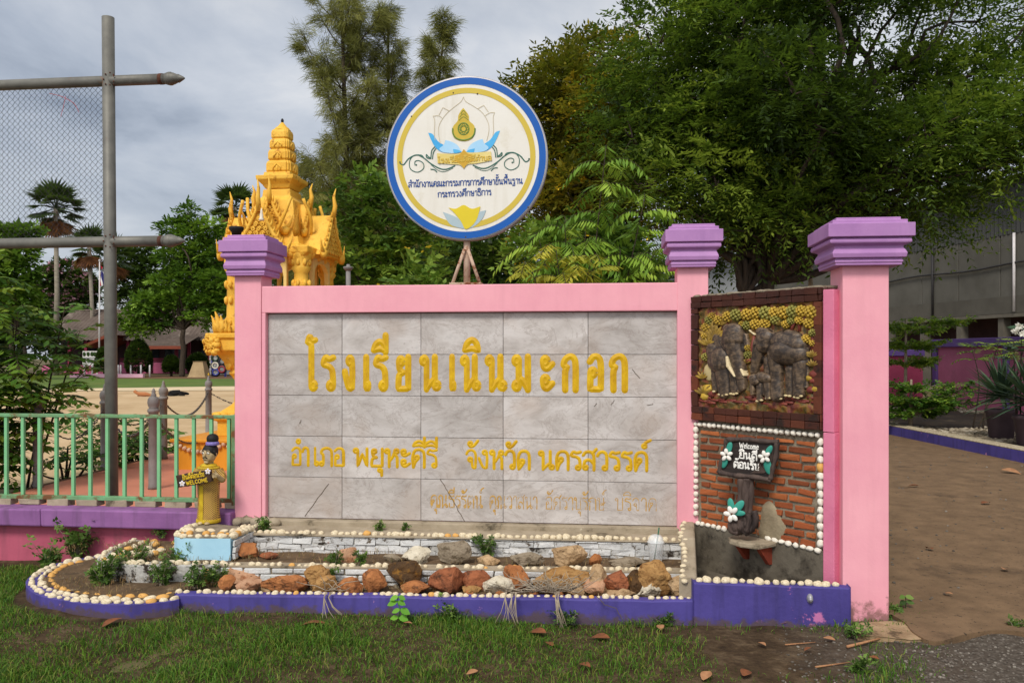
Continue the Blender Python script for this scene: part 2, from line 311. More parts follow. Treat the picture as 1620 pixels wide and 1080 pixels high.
MARK = {  # drawn over/under the letter before; x measured back from that letter's right edge
'ิ': [[(-.62, 1.2), (-.52, 1.4), (-.3, 1.5), (-.1, 1.4), (-.02, 1.18), (-.02, 1.18), (-.3, 1.24), (-.62, 1.2)]],
'ี': [[(-.6, 1.2), (-.5, 1.38), (-.3, 1.46), (-.1, 1.36), (-.04, 1.18), (-.04, 1.18), (-.3, 1.24), (-.6, 1.2)], [(-.03, 1.14), (-.03, 1.66)]],
'ึ': [[(-.6, 1.2), (-.5, 1.4), (-.3, 1.48), (-.1, 1.38), (-.04, 1.18), (-.04, 1.18), (-.3, 1.24), (-.6, 1.2)], ring(-.0, 1.5, .08)],
'ื': [[(-.6, 1.2), (-.5, 1.38), (-.3, 1.46), (-.1, 1.36), (-.04, 1.18), (-.04, 1.18), (-.3, 1.24), (-.6, 1.2)], [(-.03, 1.14), (-.03, 1.66)], [(-.2, 1.4), (-.2, 1.64)]],
'ั': [ring(-.36, 1.36, .09), [(-.45, 1.34), (-.34, 1.2), (-.16, 1.26), (.06, 1.52)]],
'ํ': [ring(-.16, 1.36, .1)],
'ุ': [ring(-.16, -.2, .08), [(-.07, -.18), (-.07, -.5)]],
'ู': [ring(-.3, -.2, .08), [(-.22, -.18), (-.22, -.42), (-.22, -.42), (-.04, -.42), (-.04, -.42), (-.04, -.14)]],
'้': [ring(-.34, 1.84, .07), [(-.28, 1.78), (-.22, 1.72), (-.22, 1.72), (-.0, 1.95)]],
'่': [[(-.1, 1.62), (-.08, 1.95)]],
'์': [ring(-.16, 1.34, .09), [(-.1, 1.42), (-.1, 1.52), (.14, 1.66)]],
}
def set_text(t, gap=.1, low=False):
    """strokes of a line of writing in letter units, and its width"""
    out = []; x = 0
    for ch in t:
        if ch in MARK:
            dy = -.42 if (low and ch == '้') else 0
            for st in MARK[ch]:
                out.append(('o', st[1]+x-gap, st[2]+dy, st[3]) if st[0] == 'o' else [(a+x-gap, b+dy) for a, b in st])
        else:
            w_, sts = GL[ch]
            for st in sts: out.append(('o', st[1]+x, st[2], st[3]) if st[0] == 'o' else [(a+x, b) for a, b in st])
            x += w_ + gap
    return out, x-gap
def ribbon(mb, pts, wd, to3, ridge=.35, n0=0.0, cap=True):
    """one painted stroke: a ribbon with a raised spine so that crossings never share a plane"""
    p = np.array(pts); d = np.gradient(p, axis=0); d /= (np.linalg.norm(d, axis=1)[:, None]+1e-9)
    nn = np.stack([-d[:, 1], d[:, 0]], 1)*wd/2; h = wd*ridge
    V = []; Fs = []
    for a, b in zip(p, nn): V += [to3(*(a+b), n0), to3(*a, n0+h), to3(*(a-b), n0)]
    for i in range(len(p)-1):
        k = 3*i; Fs += [(k, k+1, k+4, k+3), (k+1, k+2, k+5, k+4)]
    if cap:
        for e, sgn in ((0, -1), (len(p)-1, 1)):
            b = len(V); a0 = math.atan2(nn[e][1], nn[e][0]); V += [to3(*(p[e]+wd/2*np.array((math.cos(a0-sgn*q), math.sin(a0-sgn*q)))), n0) for q in (math.pi/4, math.pi/2, 3*math.pi/4)]
            c = 3*e+1; seq = [3*e, b, b+1, b+2, 3*e+2]
            Fs += [(c, seq[i], seq[i+1]) for i in range(4)]
    mb.add(V, Fs)
def draw(mb, strokes, tr, wd, to3, ridge=.35, n0=0.0, k=6, cap=True):
    """tr maps letter units to metres in the plane"""
    for i, st in enumerate(strokes):
        if st[0] == 'o':
            q = [(st[1]+st[3]*math.cos(a), st[2]+st[3]*math.sin(a)) for a in np.linspace(0, 2*math.pi, 15)]
        else:
            q = crom(st, k)
        ribbon(mb, [tr(*a) for a in q], wd, to3, ridge, n0+.00015*(i % 4), cap and st[0] != 'o')
# ================================================================ the sign wall
PINK = mat('pink_paint', srgb(238, 168, 178), srgb(228, 154, 168), sc=2.2, rough=.6, bump=.12, bsc=55, dirt=srgb(225, 160, 165), dsc=1.4, dthr=.66, dirt2=srgb(190, 120, 125), d2sc=38, d2thr=.74, streak=(srgb(206, 140, 150), .25), splash=(srgb(120, 88, 76), .3))
PINKD = mat('deep_pink_paint', srgb(188, 92, 114), srgb(166, 78, 98), sc=2.4, rough=.65, bump=.15, bsc=45, streak=(srgb(130, 70, 84), .6), dirt=srgb(150, 84, 92), dsc=3, dthr=.62, dirt2=srgb(230, 180, 190), d2sc=30, d2thr=.74)
PURP = mat('purple_paint', srgb(180, 132, 182), srgb(162, 114, 168), sc=3, rough=.5, bump=.12, bsc=70, dirt=srgb(205, 180, 215), dsc=7, dthr=.72, dirt2=srgb(150, 116, 156), d2sc=30, d2thr=.7, streak=(srgb(140, 104, 148), .35))
PURPW = mat('worn_purple_paint', srgb(152, 102, 156), srgb(126, 82, 132), sc=2.2, rough=.65, bump=.15, bsc=40, dirt=srgb(112, 84, 112), dsc=3.4, dthr=.6, dirt2=srgb(210, 170, 200), d2sc=26, d2thr=.7, streak=(srgb(90, 66, 92), .8))
GOLD = mat('gold_lettering', srgb(218, 176, 18), srgb(190, 144, 10), sc=14, rough=.45, bump=.2, bsc=140)
GOLDW = mat('worn_gold_lettering', srgb(196, 152, 62), srgb(168, 132, 80), sc=22, rough=.6, dirt=srgb(172, 160, 148), dsc=24, dthr=.52)
CONC = mat('stained_concrete', srgb(172, 158, 136), srgb(140, 126, 104), sc=5, rough=.9, bump=.5, bsc=50, dirt=srgb(58, 52, 40), dsc=5, dthr=.56, dw=.14, dirt2=srgb(200, 190, 165), d2sc=22, d2thr=.66)
# marble: each tile shifts the veins by its own tint
def marble_mat():
    m, nt, b = newmat('veined_marble')
    tc = N(nt, 'ShaderNodeTexCoord'); at = N(nt, 'ShaderNodeAttribute', _attribute_name='tint')
    sc = N(nt, 'ShaderNodeVectorMath', _operation='SCALE'); sc.inputs[0].default_value = (37, 11, 23); LK(nt, at.outputs['Fac'], sc.inputs['Scale'])
    ad = N(nt, 'ShaderNodeVectorMath', _operation='ADD'); LK(nt, tc.outputs['Object'], ad.inputs[0]); LK(nt, sc.outputs[0], ad.inputs[1])
    mp = N(nt, 'ShaderNodeMapping'); mp.inputs['Rotation'].default_value = (0, R(32), 0); mp.inputs['Scale'].default_value = (1, 1, 1.7); LK(nt, ad.outputs[0], mp.inputs[0])
    n1 = N(nt, 'ShaderNodeTexNoise', Scale=3.0, Detail=10, Roughness=.7, Distortion=.5); LK(nt, mp.outputs[0], n1.inputs[0])
    r1 = ramp(nt, [(.25, srgb(150, 141, 134)), (.45, srgb(184, 176, 170)), (.6, srgb(202, 195, 190)), (.76, srgb(168, 162, 158))]); LK(nt, n1.outputs[0], r1.inputs[0])
    n2 = N(nt, 'ShaderNodeTexNoise', Scale=2.6, Detail=12, Roughness=.72, Distortion=1.6); LK(nt, mp.outputs[0], n2.inputs[0])
    v1 = ramp(nt, [(.482, 0), (.5, .55), (.518, 0)]); LK(nt, n2.outputs[0], v1.inputs[0])
    o = mixc(nt, v1.outputs[0], r1.outputs[0], srgb(140, 126, 116))
    n3 = N(nt, 'ShaderNodeTexNoise', Scale=17, Detail=8, Roughness=.75); LK(nt, ad.outputs[0], n3.inputs[0])
    v2 = ramp(nt, [(.62, 0), (.72, .6)]); LK(nt, n3.outputs[0], v2.inputs[0]); o = mixc(nt, v2.outputs[0], o, srgb(120, 116, 110))
    n4 = N(nt, 'ShaderNodeTexNoise', Scale=2.2, Detail=3); LK(nt, ad.outputs[0], n4.inputs[0])
    v3 = ramp(nt, [(.52, 0), (.72, .5)]); LK(nt, n4.outputs[0], v3.inputs[0]); o = mixc(nt, v3.outputs[0], o, srgb(180, 160, 144))
    g = ramp(nt, [(0, .86), (1, 1.08)]); LK(nt, at.outputs['Fac'], g.inputs[0]); o = mixc(nt, 1.0, o, g.outputs[0], 'MULTIPLY')
    LK(nt, o, b.inputs['Base Color']); b.inputs['Roughness'].default_value = .5; b.inputs['Specular IOR Level'].default_value = .35
    bp = N(nt, 'ShaderNodeBump', Strength=.12, Distance=.004); LK(nt, n3.outputs[0], bp.inputs['Height']); LK(nt, bp.outputs[0], b.inputs['Normal'])
marble_mat()
JOINT = mat('dark_joint', srgb(92, 82, 70), rough=.9)
WX, MZ0, MZ1, TOP = 2.945, .352, 1.85, 2.045
wall = wthing('sign_wall', 'long pink school sign wall with a grey marble panel and gold Thai writing', 'sign wall', (0, .1, 0))
wo = (0, .1, 0)
m = MB()
m.box(-.03, WX+.02, 0, .2, MZ1, TOP)                                  # top beam
m.box(-.03, 0, 0, .2, MZ0-.04, MZ1)                                   # slim left border
m.box(-.03, WX+.02, .07, .2, 0, MZ1)                                  # back
m.build('frame', PINK, wall, wo, .006)
m = MB(); m.box(-.034, WX+.024, -.012, .07, 0.0, MZ0-.004, jit=.004); m.build('plinth', CONC, wall, wo, .008)
m = MB(); m.box(0.001, WX+.019, .062, .068, MZ0, MZ1-.001); joint = m.build('joint_backing', JOINT, wall, wo)
m = MB(); cols = [0, .56, 1.145, 1.742, 2.345, WX+.018]; rows = np.linspace(MZ0, MZ1-.004, 6)
for j in range(5):
    for i in range(5):
        g_ = .0016; dy = random.uniform(-.0012, .0012)
        m.box(cols[i]+g_, cols[i+1]-g_, .046+dy, .0625, rows[j]+g_, rows[j+1]-g_, tint=random.random())
panel = m.build('marble_panel', 'veined_marble', wall, wo, .0015, segs=1)
CRK = mat('crack_line', srgb(96, 84, 68), rough=.95)
def on_wall(yl): return lambda x, z, h: (x, yl-h, z)
def cracks(name, lines, yl, wd, parent, origin, m_=CRK):
    k = MB()
    for ln in lines:
        q = [WL(u, v, yl) for u, v in ln]; q = [(a[0], a[2]) for a in q]; q2 = []
        for a, b in zip(q[:-1], q[1:]):
            for t in np.linspace(0, 1, 8)[:-1]: q2.append((a[0]+(b[0]-a[0])*t+random.gauss(0, .0016), a[1]+(b[1]-a[1])*t+random.gauss(0, .0016)))
        ribbon(k, q2+[q[-1]], wd, on_wall(yl), .15)
    return k.build(name, m_, parent, origin)
cracks('crack', [[(696, 757), (712, 783), (735, 824)], [(482, 816), (520, 765)], [(420, 795), (424, 812)]], .0435, .0045, panel, wo)
cracks('vein', [[(1000, 584), (1012, 598)], [(940, 643), (944, 638)], [(966, 641), (972, 633)], [(1024, 641), (1033, 639)], [(474, 670), (476, 664)]], .0435, .004, panel, wo)
def wall_text(spec, yl, H, wd, m_, label):
    k = MB()
    for txt, u0, u1, vb0, vb1 in spec:
        st, tw = set_text(txt)
        a = WL(u0, vb0, yl); b = WL(u1, vb1, yl); sx = (b[0]-a[0]-wd)/tw
        tr = lambda x, y: (a[0]+wd/2+sx*x, a[2]+wd/2+(b[2]-a[2])*x/tw + y*(H-wd))
        draw(k, st, tr, wd, on_wall(yl), .13)
    return tag(k.build('lettering', m_, panel, wo), label)
title = [('โ', 482, 505), ('ร', 506, 533), ('ง', 540, 564), ('เ', 573, 588), ('รี', 589, 616), ('ย', 624, 652), ('น', 662, 699), ('เ', 709, 723), ('นิ', 726, 762), ('น', 765, 803),
         ('ม', 808, 843), ('ะ', 852, 879), ('ก', 886, 917), ('อ', 926, 957), ('ก', 962, 995)]
wall_text([(a, b, c, 621+.0028*(b-480), 621+.0028*(c-480)) for a, b, c in title], .0455, .285, .047, GOLD, 'large gold letters of the school name')
wall_text([('อํา', 459, 491, 738, 738.5), ('เภอ', 494, 547, 738.5, 739.5), ('พยุหะคีรี', 557, 694, 739.5, 742), ('จังหวัด', 735, 841, 742.5, 744.5), ('นครสวรรค์', 850, 1027, 744.5, 747)], .0455, .152, .0235, GOLD, 'gold letters of the district and province')
wall_text([('คุณธีรรัตน์', 680, 764, 803, 804.5), ('คุณวาสนา', 773, 851, 804.5, 806), ('อัศราบุรักษ์', 862, 958, 806, 808), ('บริจาค', 972, 1040, 808, 809)], .0455, .097, .0098, GOLDW, 'faded gold letters of the donors names')
# pillars with stepped caps
CAPP = [(.142, 0), (.142, .014), (.147, .02), (.142, .038), (.139, .042), (.156, .046), (.160, .072), (.154, .09), (.146, .108), (.148, .118), (.172, .132), (.174, .142), (.172, .158), (.162, .166), (.184, .170), (.184, .252), (.160, .256), (.160, .276), (.138, .280), (.138, .296), (.0, .298)]
def pillar(parent, x0, x1, y0, y1, zt, origin, k=1.0, capm=PURP, name='pillar'):
    m = MB(); m.box(x0, x1, y0, y1, -.02, zt); sh = m.build(name, PINK, parent, origin, .005)
    m = MB(); cx, cy = (x0+x1)/2, (y0+y1)/2; hw = (x1-x0)/2; kk = hw/.1
    m.lathe([(r*kk, zt-.004+z*k) for r, z in CAPP], sq=True, c=(cx, cy, 0)); m.build('pillar_cap', capm, sh if name == "pillar" else parent, origin, .003)
    return sh
xl = WL(371.5, 600, 0)[0]
p1 = pillar(wall, xl, -.032, -.003, .197, 2.125, wo)
xr = WL(1071.5, 600, 0)[0]; xr1 = WL(1120.5, 440, 0)[0]
p2_ = pillar(wall, xr, xr1, -.004, .205, 2.15, wo)
# a skirt of render and small stones at the foot of the left pillar
m = MB()
for i in range(5): m.ball((-.2+.07*i, -.03, .33+.01*(i % 2)), (.05, .03, .035), nz=.35, seed=i)
m.build('mortar_lump', CONC, wall, wo)
# ================================================================ round sign on its stand
SX, SY, SZ = WL(738, 252, .06)
sign = wthing('round_sign', 'large round white sign with a blue and gold ring on a rusty steel stand', 'sign', (SX, SY, TOP))
so_ = (SX, SY, TOP)
WHITE = mat('sign_white', srgb(228, 224, 214), srgb(222, 216, 204), sc=3, rough=.4, dirt=srgb(206, 196, 172), dsc=2.4, dthr=.58, dw=.16, streak=(srgb(190, 180, 156), .45))
STEEL = mat('galvanised_steel', srgb(176, 172, 172), srgb(150, 148, 150), sc=6, rough=.45, metal=.35)
RUST = mat('rusty_steel', srgb(205, 180, 160), srgb(176, 140, 112), sc=9, rough=.75, dirt=srgb(124, 66, 34), dsc=9, dthr=.52, dw=.06)
SR = .578; SQ = .222*1000
def SPt(u, v): x = (u-738)/223.5; return x, (252-v-.0215*(u-738))/223.5
def disc(m, r0, r1, y, n=96):
    V = [(SX+r*math.cos(a), y, SZ+r*math.sin(a)) for r in (r0, r1) for a in np.linspace(0, 2*math.pi, n, endpoint=False)]
    m.add(V, [(i, (i+1) % n, n+(i+1) % n, n+i) for i in range(n)] if r0 > 0 else [tuple(range(n, 2*n))])
m = MB(); m.lathe([(SR-.004, -.03), (SR+.008, -.034), (SR+.008, .034), (SR-.004, .034)], n=96, c=(SX, SY, SZ), axis=(0, 1, 0)); m.build('sign_rim', STEEL, sign, so_)
yF = SY-.036
m = MB(); m.lathe([(SR-.002, 0), (SR-.002, .004)], n=96, c=(SX, yF, SZ), axis=(0, 1, 0), smooth=False); face = m.build('sign_face', WHITE, sign, so_)
def flat(name, col, w2=None, **kw):
    return mat(name, col, w2 or tuple(x*.92 for x in col), sc=5, rough=kw.pop('rough', .45), **kw)
BLUE = flat('ring_blue', srgb(10, 88, 170)); RINGY = flat('ring_gold', srgb(206, 180, 66))
def part(m_, name, mm, lbl=None): o = m_.build(name, mm, face, so_); return tag(o, lbl) if lbl else o
m = MB(); disc(m, SR-.052, SR-.004, yF-.002); part(m, 'blue_ring', BLUE)
m = MB(); disc(m, SR-.116, SR-.078, yF-.002); part(m, 'gold_ring', RINGY)
def s3(off): return lambda x, z, h: (SX+x, yF-off-h, SZ+z)
def poly(m, pts, off, k=5, raw=False):
    q = [SPt(*p) for p in pts] if not raw else pts
    q = crom(q+[q[0]], k)[:-1] if k > 1 else q
    m.add([(SX+a, yF-off, SZ+b) for a, b in q], [tuple(range(len(q)))])
def z7(x, y): return 640+x/7.2, 140+y/7.2
def mir(p, cx=735.3): return [(2*cx-u, v+.043*(u-cx)) for u, v in p]       # other half, kept level in the sign's own plane
def lines(m, list_, wd, off, k=6):
    for i, ln in enumerate(list_): ribbon(m, crom([SPt(*z7(*p)) for p in ln], k), wd, s3(off), .1, .0002*i)
OUT = flat('outline_beige', srgb(196, 182, 150)); m = MB()
lines(m, [[(680, 105), (680, 105), (650, 160), (560, 230), (470, 310), (400, 420), (390, 520), (410, 640)], [(680, 105), (680, 105), (710, 160), (800, 215), (900, 290), (965, 400), (975, 500), (950, 610)],
          [(325, 322), (325, 322), (345, 380), (340, 530), (350, 600)], [(325, 322), (325, 322), (390, 320), (430, 345)], [(395, 310), (440, 225), (440, 225), (515, 265)],
          [(1040, 288), (1040, 288), (1025, 350), (1028, 480), (1020, 560)], [(1040, 288), (1040, 288), (985, 292), (935, 322)], [(968, 280), (915, 205), (915, 205), (845, 242)]], .0036, .0024)
part(m, 'lotus_outline', OUT)
EMB = flat('emblem_gold', srgb(212, 186, 72), srgb(186, 158, 44)); m = MB()
poly(m, [z7(*p) for p in [(678, 232), (678, 232), (705, 265), (742, 320), (748, 380), (800, 430), (820, 500), (790, 575), (735, 608), (680, 615), (622, 605), (570, 570), (545, 500), (562, 440), (612, 380), (620, 320), (650, 265)]], .0024, 4)
part(m, 'emblem', EMB)
EG = flat('emblem_green', srgb(70, 116, 40), srgb(96, 128, 50)); m = MB()
for r_, wd in ((64, .0056), (30, .004)):
    ribbon(m, [SPt(*z7(682+r_*math.cos(a), 472+r_*1.06*math.sin(a))) for a in np.linspace(0, 2*math.pi, 30)], wd, s3(.0046), .1, .0003, False)
for k in range(8):
    a = k*math.pi/4; ribbon(m, [SPt(*z7(682+46*math.cos(a)+13*math.cos(b), 472+46*math.sin(a)+13*math.sin(b))) for b in np.linspace(0, 6.28, 9)], .0035, s3(.0046), .1, .0001*k, False)
ribbon(m, crom([SPt(*z7(*p)) for p in [(556, 470), (562, 530), (600, 580), (680, 602), (765, 580), (806, 530), (815, 470)]]), .009, s3(.0046), .1)
for q in ([(650, 300), (680, 262), (712, 300)], [(636, 340), (680, 300), (728, 340)], [(628, 376), (680, 335), (738, 372)]): ribbon(m, crom([SPt(*z7(*p)) for p in q]), .003, s3(.0046), .1)
part(m, 'emblem_ornament', EG)
PB = flat('petal_blue', srgb(40, 152, 214), srgb(90, 180, 226)); PL = flat('petal_pale', srgb(150, 200, 232), srgb(176, 212, 236))
pet = [(268, 515), (268, 515), (320, 530), (380, 610), (440, 650), (440, 650), (520, 720), (500, 745), (420, 735), (350, 680), (300, 590)]
pet2 = [(470, 600), (470, 600), (540, 620), (610, 660), (662, 738), (662, 738), (600, 752), (520, 750), (440, 738), (400, 700), (452, 655)]
for q, mm, nm in ((pet, PB, 'petal'), (pet2, PL, 'petal')):
    a = [z7(*p) for p in q]
    m = MB(); poly(m, a, .0024 if mm is PB else .004, 4); part(m, nm, mm, 'blue outer petal' if mm is PB else 'pale blue inner petal')
    m = MB(); poly(m, mir(a)[::-1], .0024 if mm is PB else .004, 4); part(m, nm, mm, 'blue outer petal' if mm is PB else 'pale blue inner petal')
m = MB(); a = [z7(*p) for p in [(560, 705), (560, 705), (620, 715), (662, 738), (662, 738), (610, 750), (570, 748)]]
poly(m, a, .0056, 4); poly(m, mir(a)[::-1], .0056, 4); part(m, 'petal_base', PB)
BAN = flat('banner_gold', srgb(226, 208, 140), srgb(214, 190, 100)); BAN2 = flat('banner_centre', srgb(204, 160, 46)); m = MB()
poly(m, [z7(*p) for p in [(370, 752), (370, 752), (560, 762), (650, 750), (686, 705), (686, 705), (725, 742), (830, 745), (1000, 735), (1000, 735), (1012, 838), (1012, 838), (830, 872), (735, 880), (686, 932), (686, 932), (640, 888), (540, 880), (380, 868), (380, 868)]], .0058, 3); part(m, 'banner', BAN)
m = MB(); poly(m, [z7(*p) for p in [(686, 706), (686, 706), (735, 760), (800, 775), (800, 840), (735, 868), (686, 930), (686, 930), (640, 874), (580, 850), (580, 785), (640, 765)]], .0074, 4); part(m, 'banner_star', BAN2)
LB = flat('banner_letter', srgb(206, 172, 60)); LBL = flat('letter_blue', srgb(44, 76, 140))
def sign_text(txt, u0, v0, u1, v1, H, wd, mm, off, lbl):
    m = MB(); st, tw = set_text(txt, .12); a = SPt(u0, v0); b = SPt(u1, v1)
    draw(m, st, lambda x, y: (a[0]+(b[0]-a[0])*x/tw, a[1]+(b[1]-a[1])*x/tw+y*H), wd, s3(off), .12, 0, 4, False)
    return part(m, 'lettering', mm, lbl)
sign_text('โรงเรียนดีศรีตําบล', *z7(385, 868), *z7(1004, 835), .030, .0066, LB, .0088, 'gold letters across the banner')
sign_text('สํานักงานคณะกรรมการการศึกษาขั้นพื้นฐาน', 645, 299, 829, 293, .0365, .0062, LBL, .0026, 'upper line of blue letters')
sign_text('กระทรวงศึกษาธิการ', 693, 315, 779, 311, .0355, .0060, LBL, .0026, 'lower line of blue letters')
SC = flat('scroll_green', srgb(44, 98, 84)); m = MB()
scr = [[(-62, 868), (-20, 880), (40, 810), (130, 770), (210, 800), (300, 870), (400, 925), (480, 935), (580, 895)], [(210, 790), (180, 770), (100, 775), (50, 840), (60, 930), (140, 968), (210, 930), (212, 870), (160, 835), (115, 845), (112, 885)], [(300, 880), (380, 945), (460, 962), (560, 920)]]
for i, q in enumerate(scr):
    a = [z7(*p) for p in q]
    for b in (a, mir(a)): ribbon(m, crom([SPt(*p) for p in b]), (.0085, .006, .004)[i], s3(.0024), .1, .0003*i)
for q in ([(300, 800), (310, 720), (345, 678)], [(318, 815), (330, 740), (360, 695)], [(300, 805), (270, 790), (248, 765), (252, 800), (300, 812)], [(370, 966), (340, 940), (300, 935)]):
    a = [z7(*p) for p in q]
    for b in (a, mir(a)): ribbon(m, crom([SPt(*p) for p in b]), .007, s3(.0024), .1, .001)
for c in ((128, 884), (-64, 852)):
    for b in ([z7(*c)], mir([z7(*c)])): x, z = SPt(*b[0]); m.lathe([(.006, 0), (.004, .003)], n=10, c=(SX+x, yF-.0024, SZ+z), axis=(0, -1, 0))
part(m, 'scroll', SC)
LY = flat('lotus_yellow', srgb(222, 198, 40)); LG = flat('lotus_grey', srgb(172, 190, 196))
m = MB()
for q in ([(701, 338), (701, 338), (722, 346), (735, 356), (736, 364), (726, 363), (712, 357)], [(771, 335), (771, 335), (752, 341), (740, 355), (738, 364), (750, 362), (764, 350)]): poly(m, q, .0036, 4)
part(m, 'lotus_outer', LG)
m = MB(); poly(m, [(710, 331), (710, 331), (722, 333), (735, 327), (748, 333), (762, 329), (762, 329), (756, 350), (746, 362), (737, 365), (731, 354), (720, 340)], .0050, 4); part(m, 'lotus_bloom', LY)
for u, v in ((718, 148), (757, 150), (738, 378), (650, 185), (838, 330)): x, z = SPt(u, v); m = MB(); m.ball((SX+x, yF-.002, SZ+z), (.006, .003, .006), 2); part(m, 'rivet', CRK)
# stand
m = MB(); bz = TOP+.006
m.box(SX-.115, SX+.115, SY-.06, SY+.06, bz-.006, bz+.008); m.build('base_plate', RUST, sign, so_, .002)
m = MB(); m.tube([(SX, SY+.02, bz), (SX, SY+.02, SZ-SR+.1)], .024, 10); m.build('post', RUST, sign, so_)
for sx in (-1, 1):
    m = MB(); m.tube([(SX+sx*.1, SY-.02, bz), (SX+sx*.012, SY-.015, bz+.25)], .012, 8); m.build('brace', RUST, sign, so_)
# ================================================================ pebbles, bricks, rocks
PEB = mat('pale_pebble', srgb(226, 212, 182), srgb(200, 182, 148), sc=2, rough=.65, bump=.1, bsc=20, dirt=srgb(120, 100, 74), dsc=2.2, dthr=.56, dw=.16)
PEBW = mat('white_pebble', srgb(236, 230, 216), srgb(214, 204, 186), sc=2, rough=.6, bump=.1, bsc=20, dirt=srgb(150, 138, 116), dsc=2.2, dthr=.62, dw=.2)
PEBO = mat('amber_pebble', srgb(222, 172, 96), srgb(196, 142, 70), sc=9, rough=.55, bump=.1, bsc=80)
PEBM = {}
def pebble(parent, p, sx, sy, sz, rz=0, kind=None, ry=0):
    kind = kind or ('pale_pebble' if random.random() < .92 else 'amber_pebble')
    i = random.randrange(5); key = (kind, i)
    if key not in PEBM:
        m = MB(); m.ball((0, 0, 0), (1, 1, 1), 3, nz=.22, ns=1.1, seed=i+3); o = m.build('pebble', kind); PEBM[key] = o.data
    else: o = bpy.data.objects.new('pebble', PEBM[key]); COL.objects.link(o)
    o.parent = parent; o.location = p; k = random.uniform(.88, 1.12)
    o.scale = (sx*k, sy*random.uniform(.85, 1.15), sz*random.uniform(.85, 1.15)); o.rotation_euler = (random.uniform(-.2, .2), ry+random.uniform(-.2, .2), rz+random.uniform(-.25, .25)); return o
def along(pts, step):
    pts = [np.array(p, float) for p in pts]; out = []; acc = 0
    for a, b in zip(pts[:-1], pts[1:]):
        L = np.linalg.norm(b-a); t = acc
        while t < L: out.append((a+(b-a)*t/L, math.atan2(b[1]-a[1], b[0]-a[0]))); t += step*random.uniform(.92, 1.1)
        acc = t-L
    return out
def pebble_row(parent, org, pts, step, s=(.023, .02, .018), kind=None, skip=.03, face=False):
    for p, a in along(pts, step):
        if random.random() < skip: continue
        q = p-np.array(org)+np.random.uniform(-.003, .003, 3); k = random.uniform(.62, 1.2); q[2] -= .004
        pebble(parent, q, s[0]*k, s[1]*k, s[2]*k, a, kind)
def offset_strip(pts, d):
    """polyline moved d to its left, in plan"""
    p = np.array(pts, float); t = np.gradient(p[:, :2], axis=0); t /= np.linalg.norm(t, axis=1)[:, None]+1e-9
    q = p.copy(); q[:, 0] -= t[:, 1]*d; q[:, 1] += t[:, 0]*d; return q
def kerb(pts, th, z0, z1, wob=.003):
    """low wall swept along a plan line; its outer face on the line, thickness to the left"""
    m = MB(); pts = np.array([tuple(p)+(0,)*(3-len(p)) for p in pts], float); q = offset_strip(pts, th); n = len(pts); V = []
    zt = z1 if hasattr(z1, '__len__') else [z1]*n
    for i in range(n):
        w_ = random.uniform(-wob, wob)
        V += [(pts[i][0], pts[i][1], z0), (pts[i][0]+w_, pts[i][1]+w_, zt[i]), (q[i][0], q[i][1], zt[i]+w_), (q[i][0], q[i][1], z0)]
    Fs = [(4*i+k, 4*i+4+k, 4*i+4+(k+1) % 4, 4*i+(k+1) % 4) for i in range(n-1) for k in range(4)]
    Fs += [(3, 2, 1, 0), (4*n-4, 4*n-3, 4*n-2, 4*n-1)]
    return m.add(V, Fs)
def dense(pts, step=.12): return [p for p, a in along(pts, step)]+[np.array(pts[-1], float)]
INDIGO = mat('indigo_paint', srgb(84, 74, 148), srgb(68, 60, 128), sc=2.6, rough=.6, bump=.2, bsc=34, dirt=srgb(150, 110, 170), dsc=5, dthr=.66, dw=.05, dirt2=srgb(196, 136, 172), d2sc=9, d2thr=.66, streak=(srgb(50, 44, 84), .7), splash=(srgb(86, 70, 60), .12))
SKYB = mat('light_blue_paint', srgb(178, 216, 232), srgb(160, 202, 222), sc=3, rough=.6, bump=.15, bsc=40, dirt=srgb(150, 170, 176), dsc=5, dthr=.64)
FLAKE = mat('flaked_white_brick', srgb(216, 214, 210), srgb(188, 188, 186), sc=7, rough=.85, bump=.9, bsc=40, dirt=srgb(92, 80, 66), dsc=13, dthr=.57, dw=.06, dirt2=srgb(140, 76, 50), d2sc=6, d2thr=.71)
WMORT = mat('whitened_mortar', srgb(196, 194, 188), srgb(160, 156, 148), sc=9, rough=.95, bump=.9, bsc=50, dirt=srgb(56, 48, 40), dsc=9, dthr=.52, dw=.05)
MORT = mat('grey_mortar', srgb(150, 138, 118), srgb(116, 104, 86), sc=12, rough=.95, bump=.8, bsc=60, dirt=srgb(84, 74, 58), dsc=8, dthr=.58)
DMORT = mat('dark_mortar', srgb(84, 74, 62), srgb(60, 52, 44), sc=12, rough=.95, bump=.8, bsc=60)
SOIL = mat('bed_soil', srgb(108, 86, 62), srgb(78, 62, 44), sc=9, rough=.95, bump=.9, bsc=40, dirt=srgb(150, 132, 104), dsc=16, dthr=.58)
def brick_wall(m, x0, x1, z0, z1, y0, y1, L, H, gap, jit=.002, tintr=True, fn=None, skip=0):
    r = 0; z = z0
    while z < z1-.01:
        h = min(H, z1-z)-gap; x = x0-(L*.5 if r % 2 else 0)
        while x < x1:
            l = L*random.uniform(.86, 1.12); a, b = max(x, x0), min(x+l, x1)-gap
            if b-a > .02 and random.random() >= skip:
                v = random.uniform(-.004, .004); m.box(a, b, y0+v, y1, z+random.uniform(-.002, .002), z+h+random.uniform(-.002, .002), tint=random.random(), jit=jit)
            x += l
        z += H; r += 1
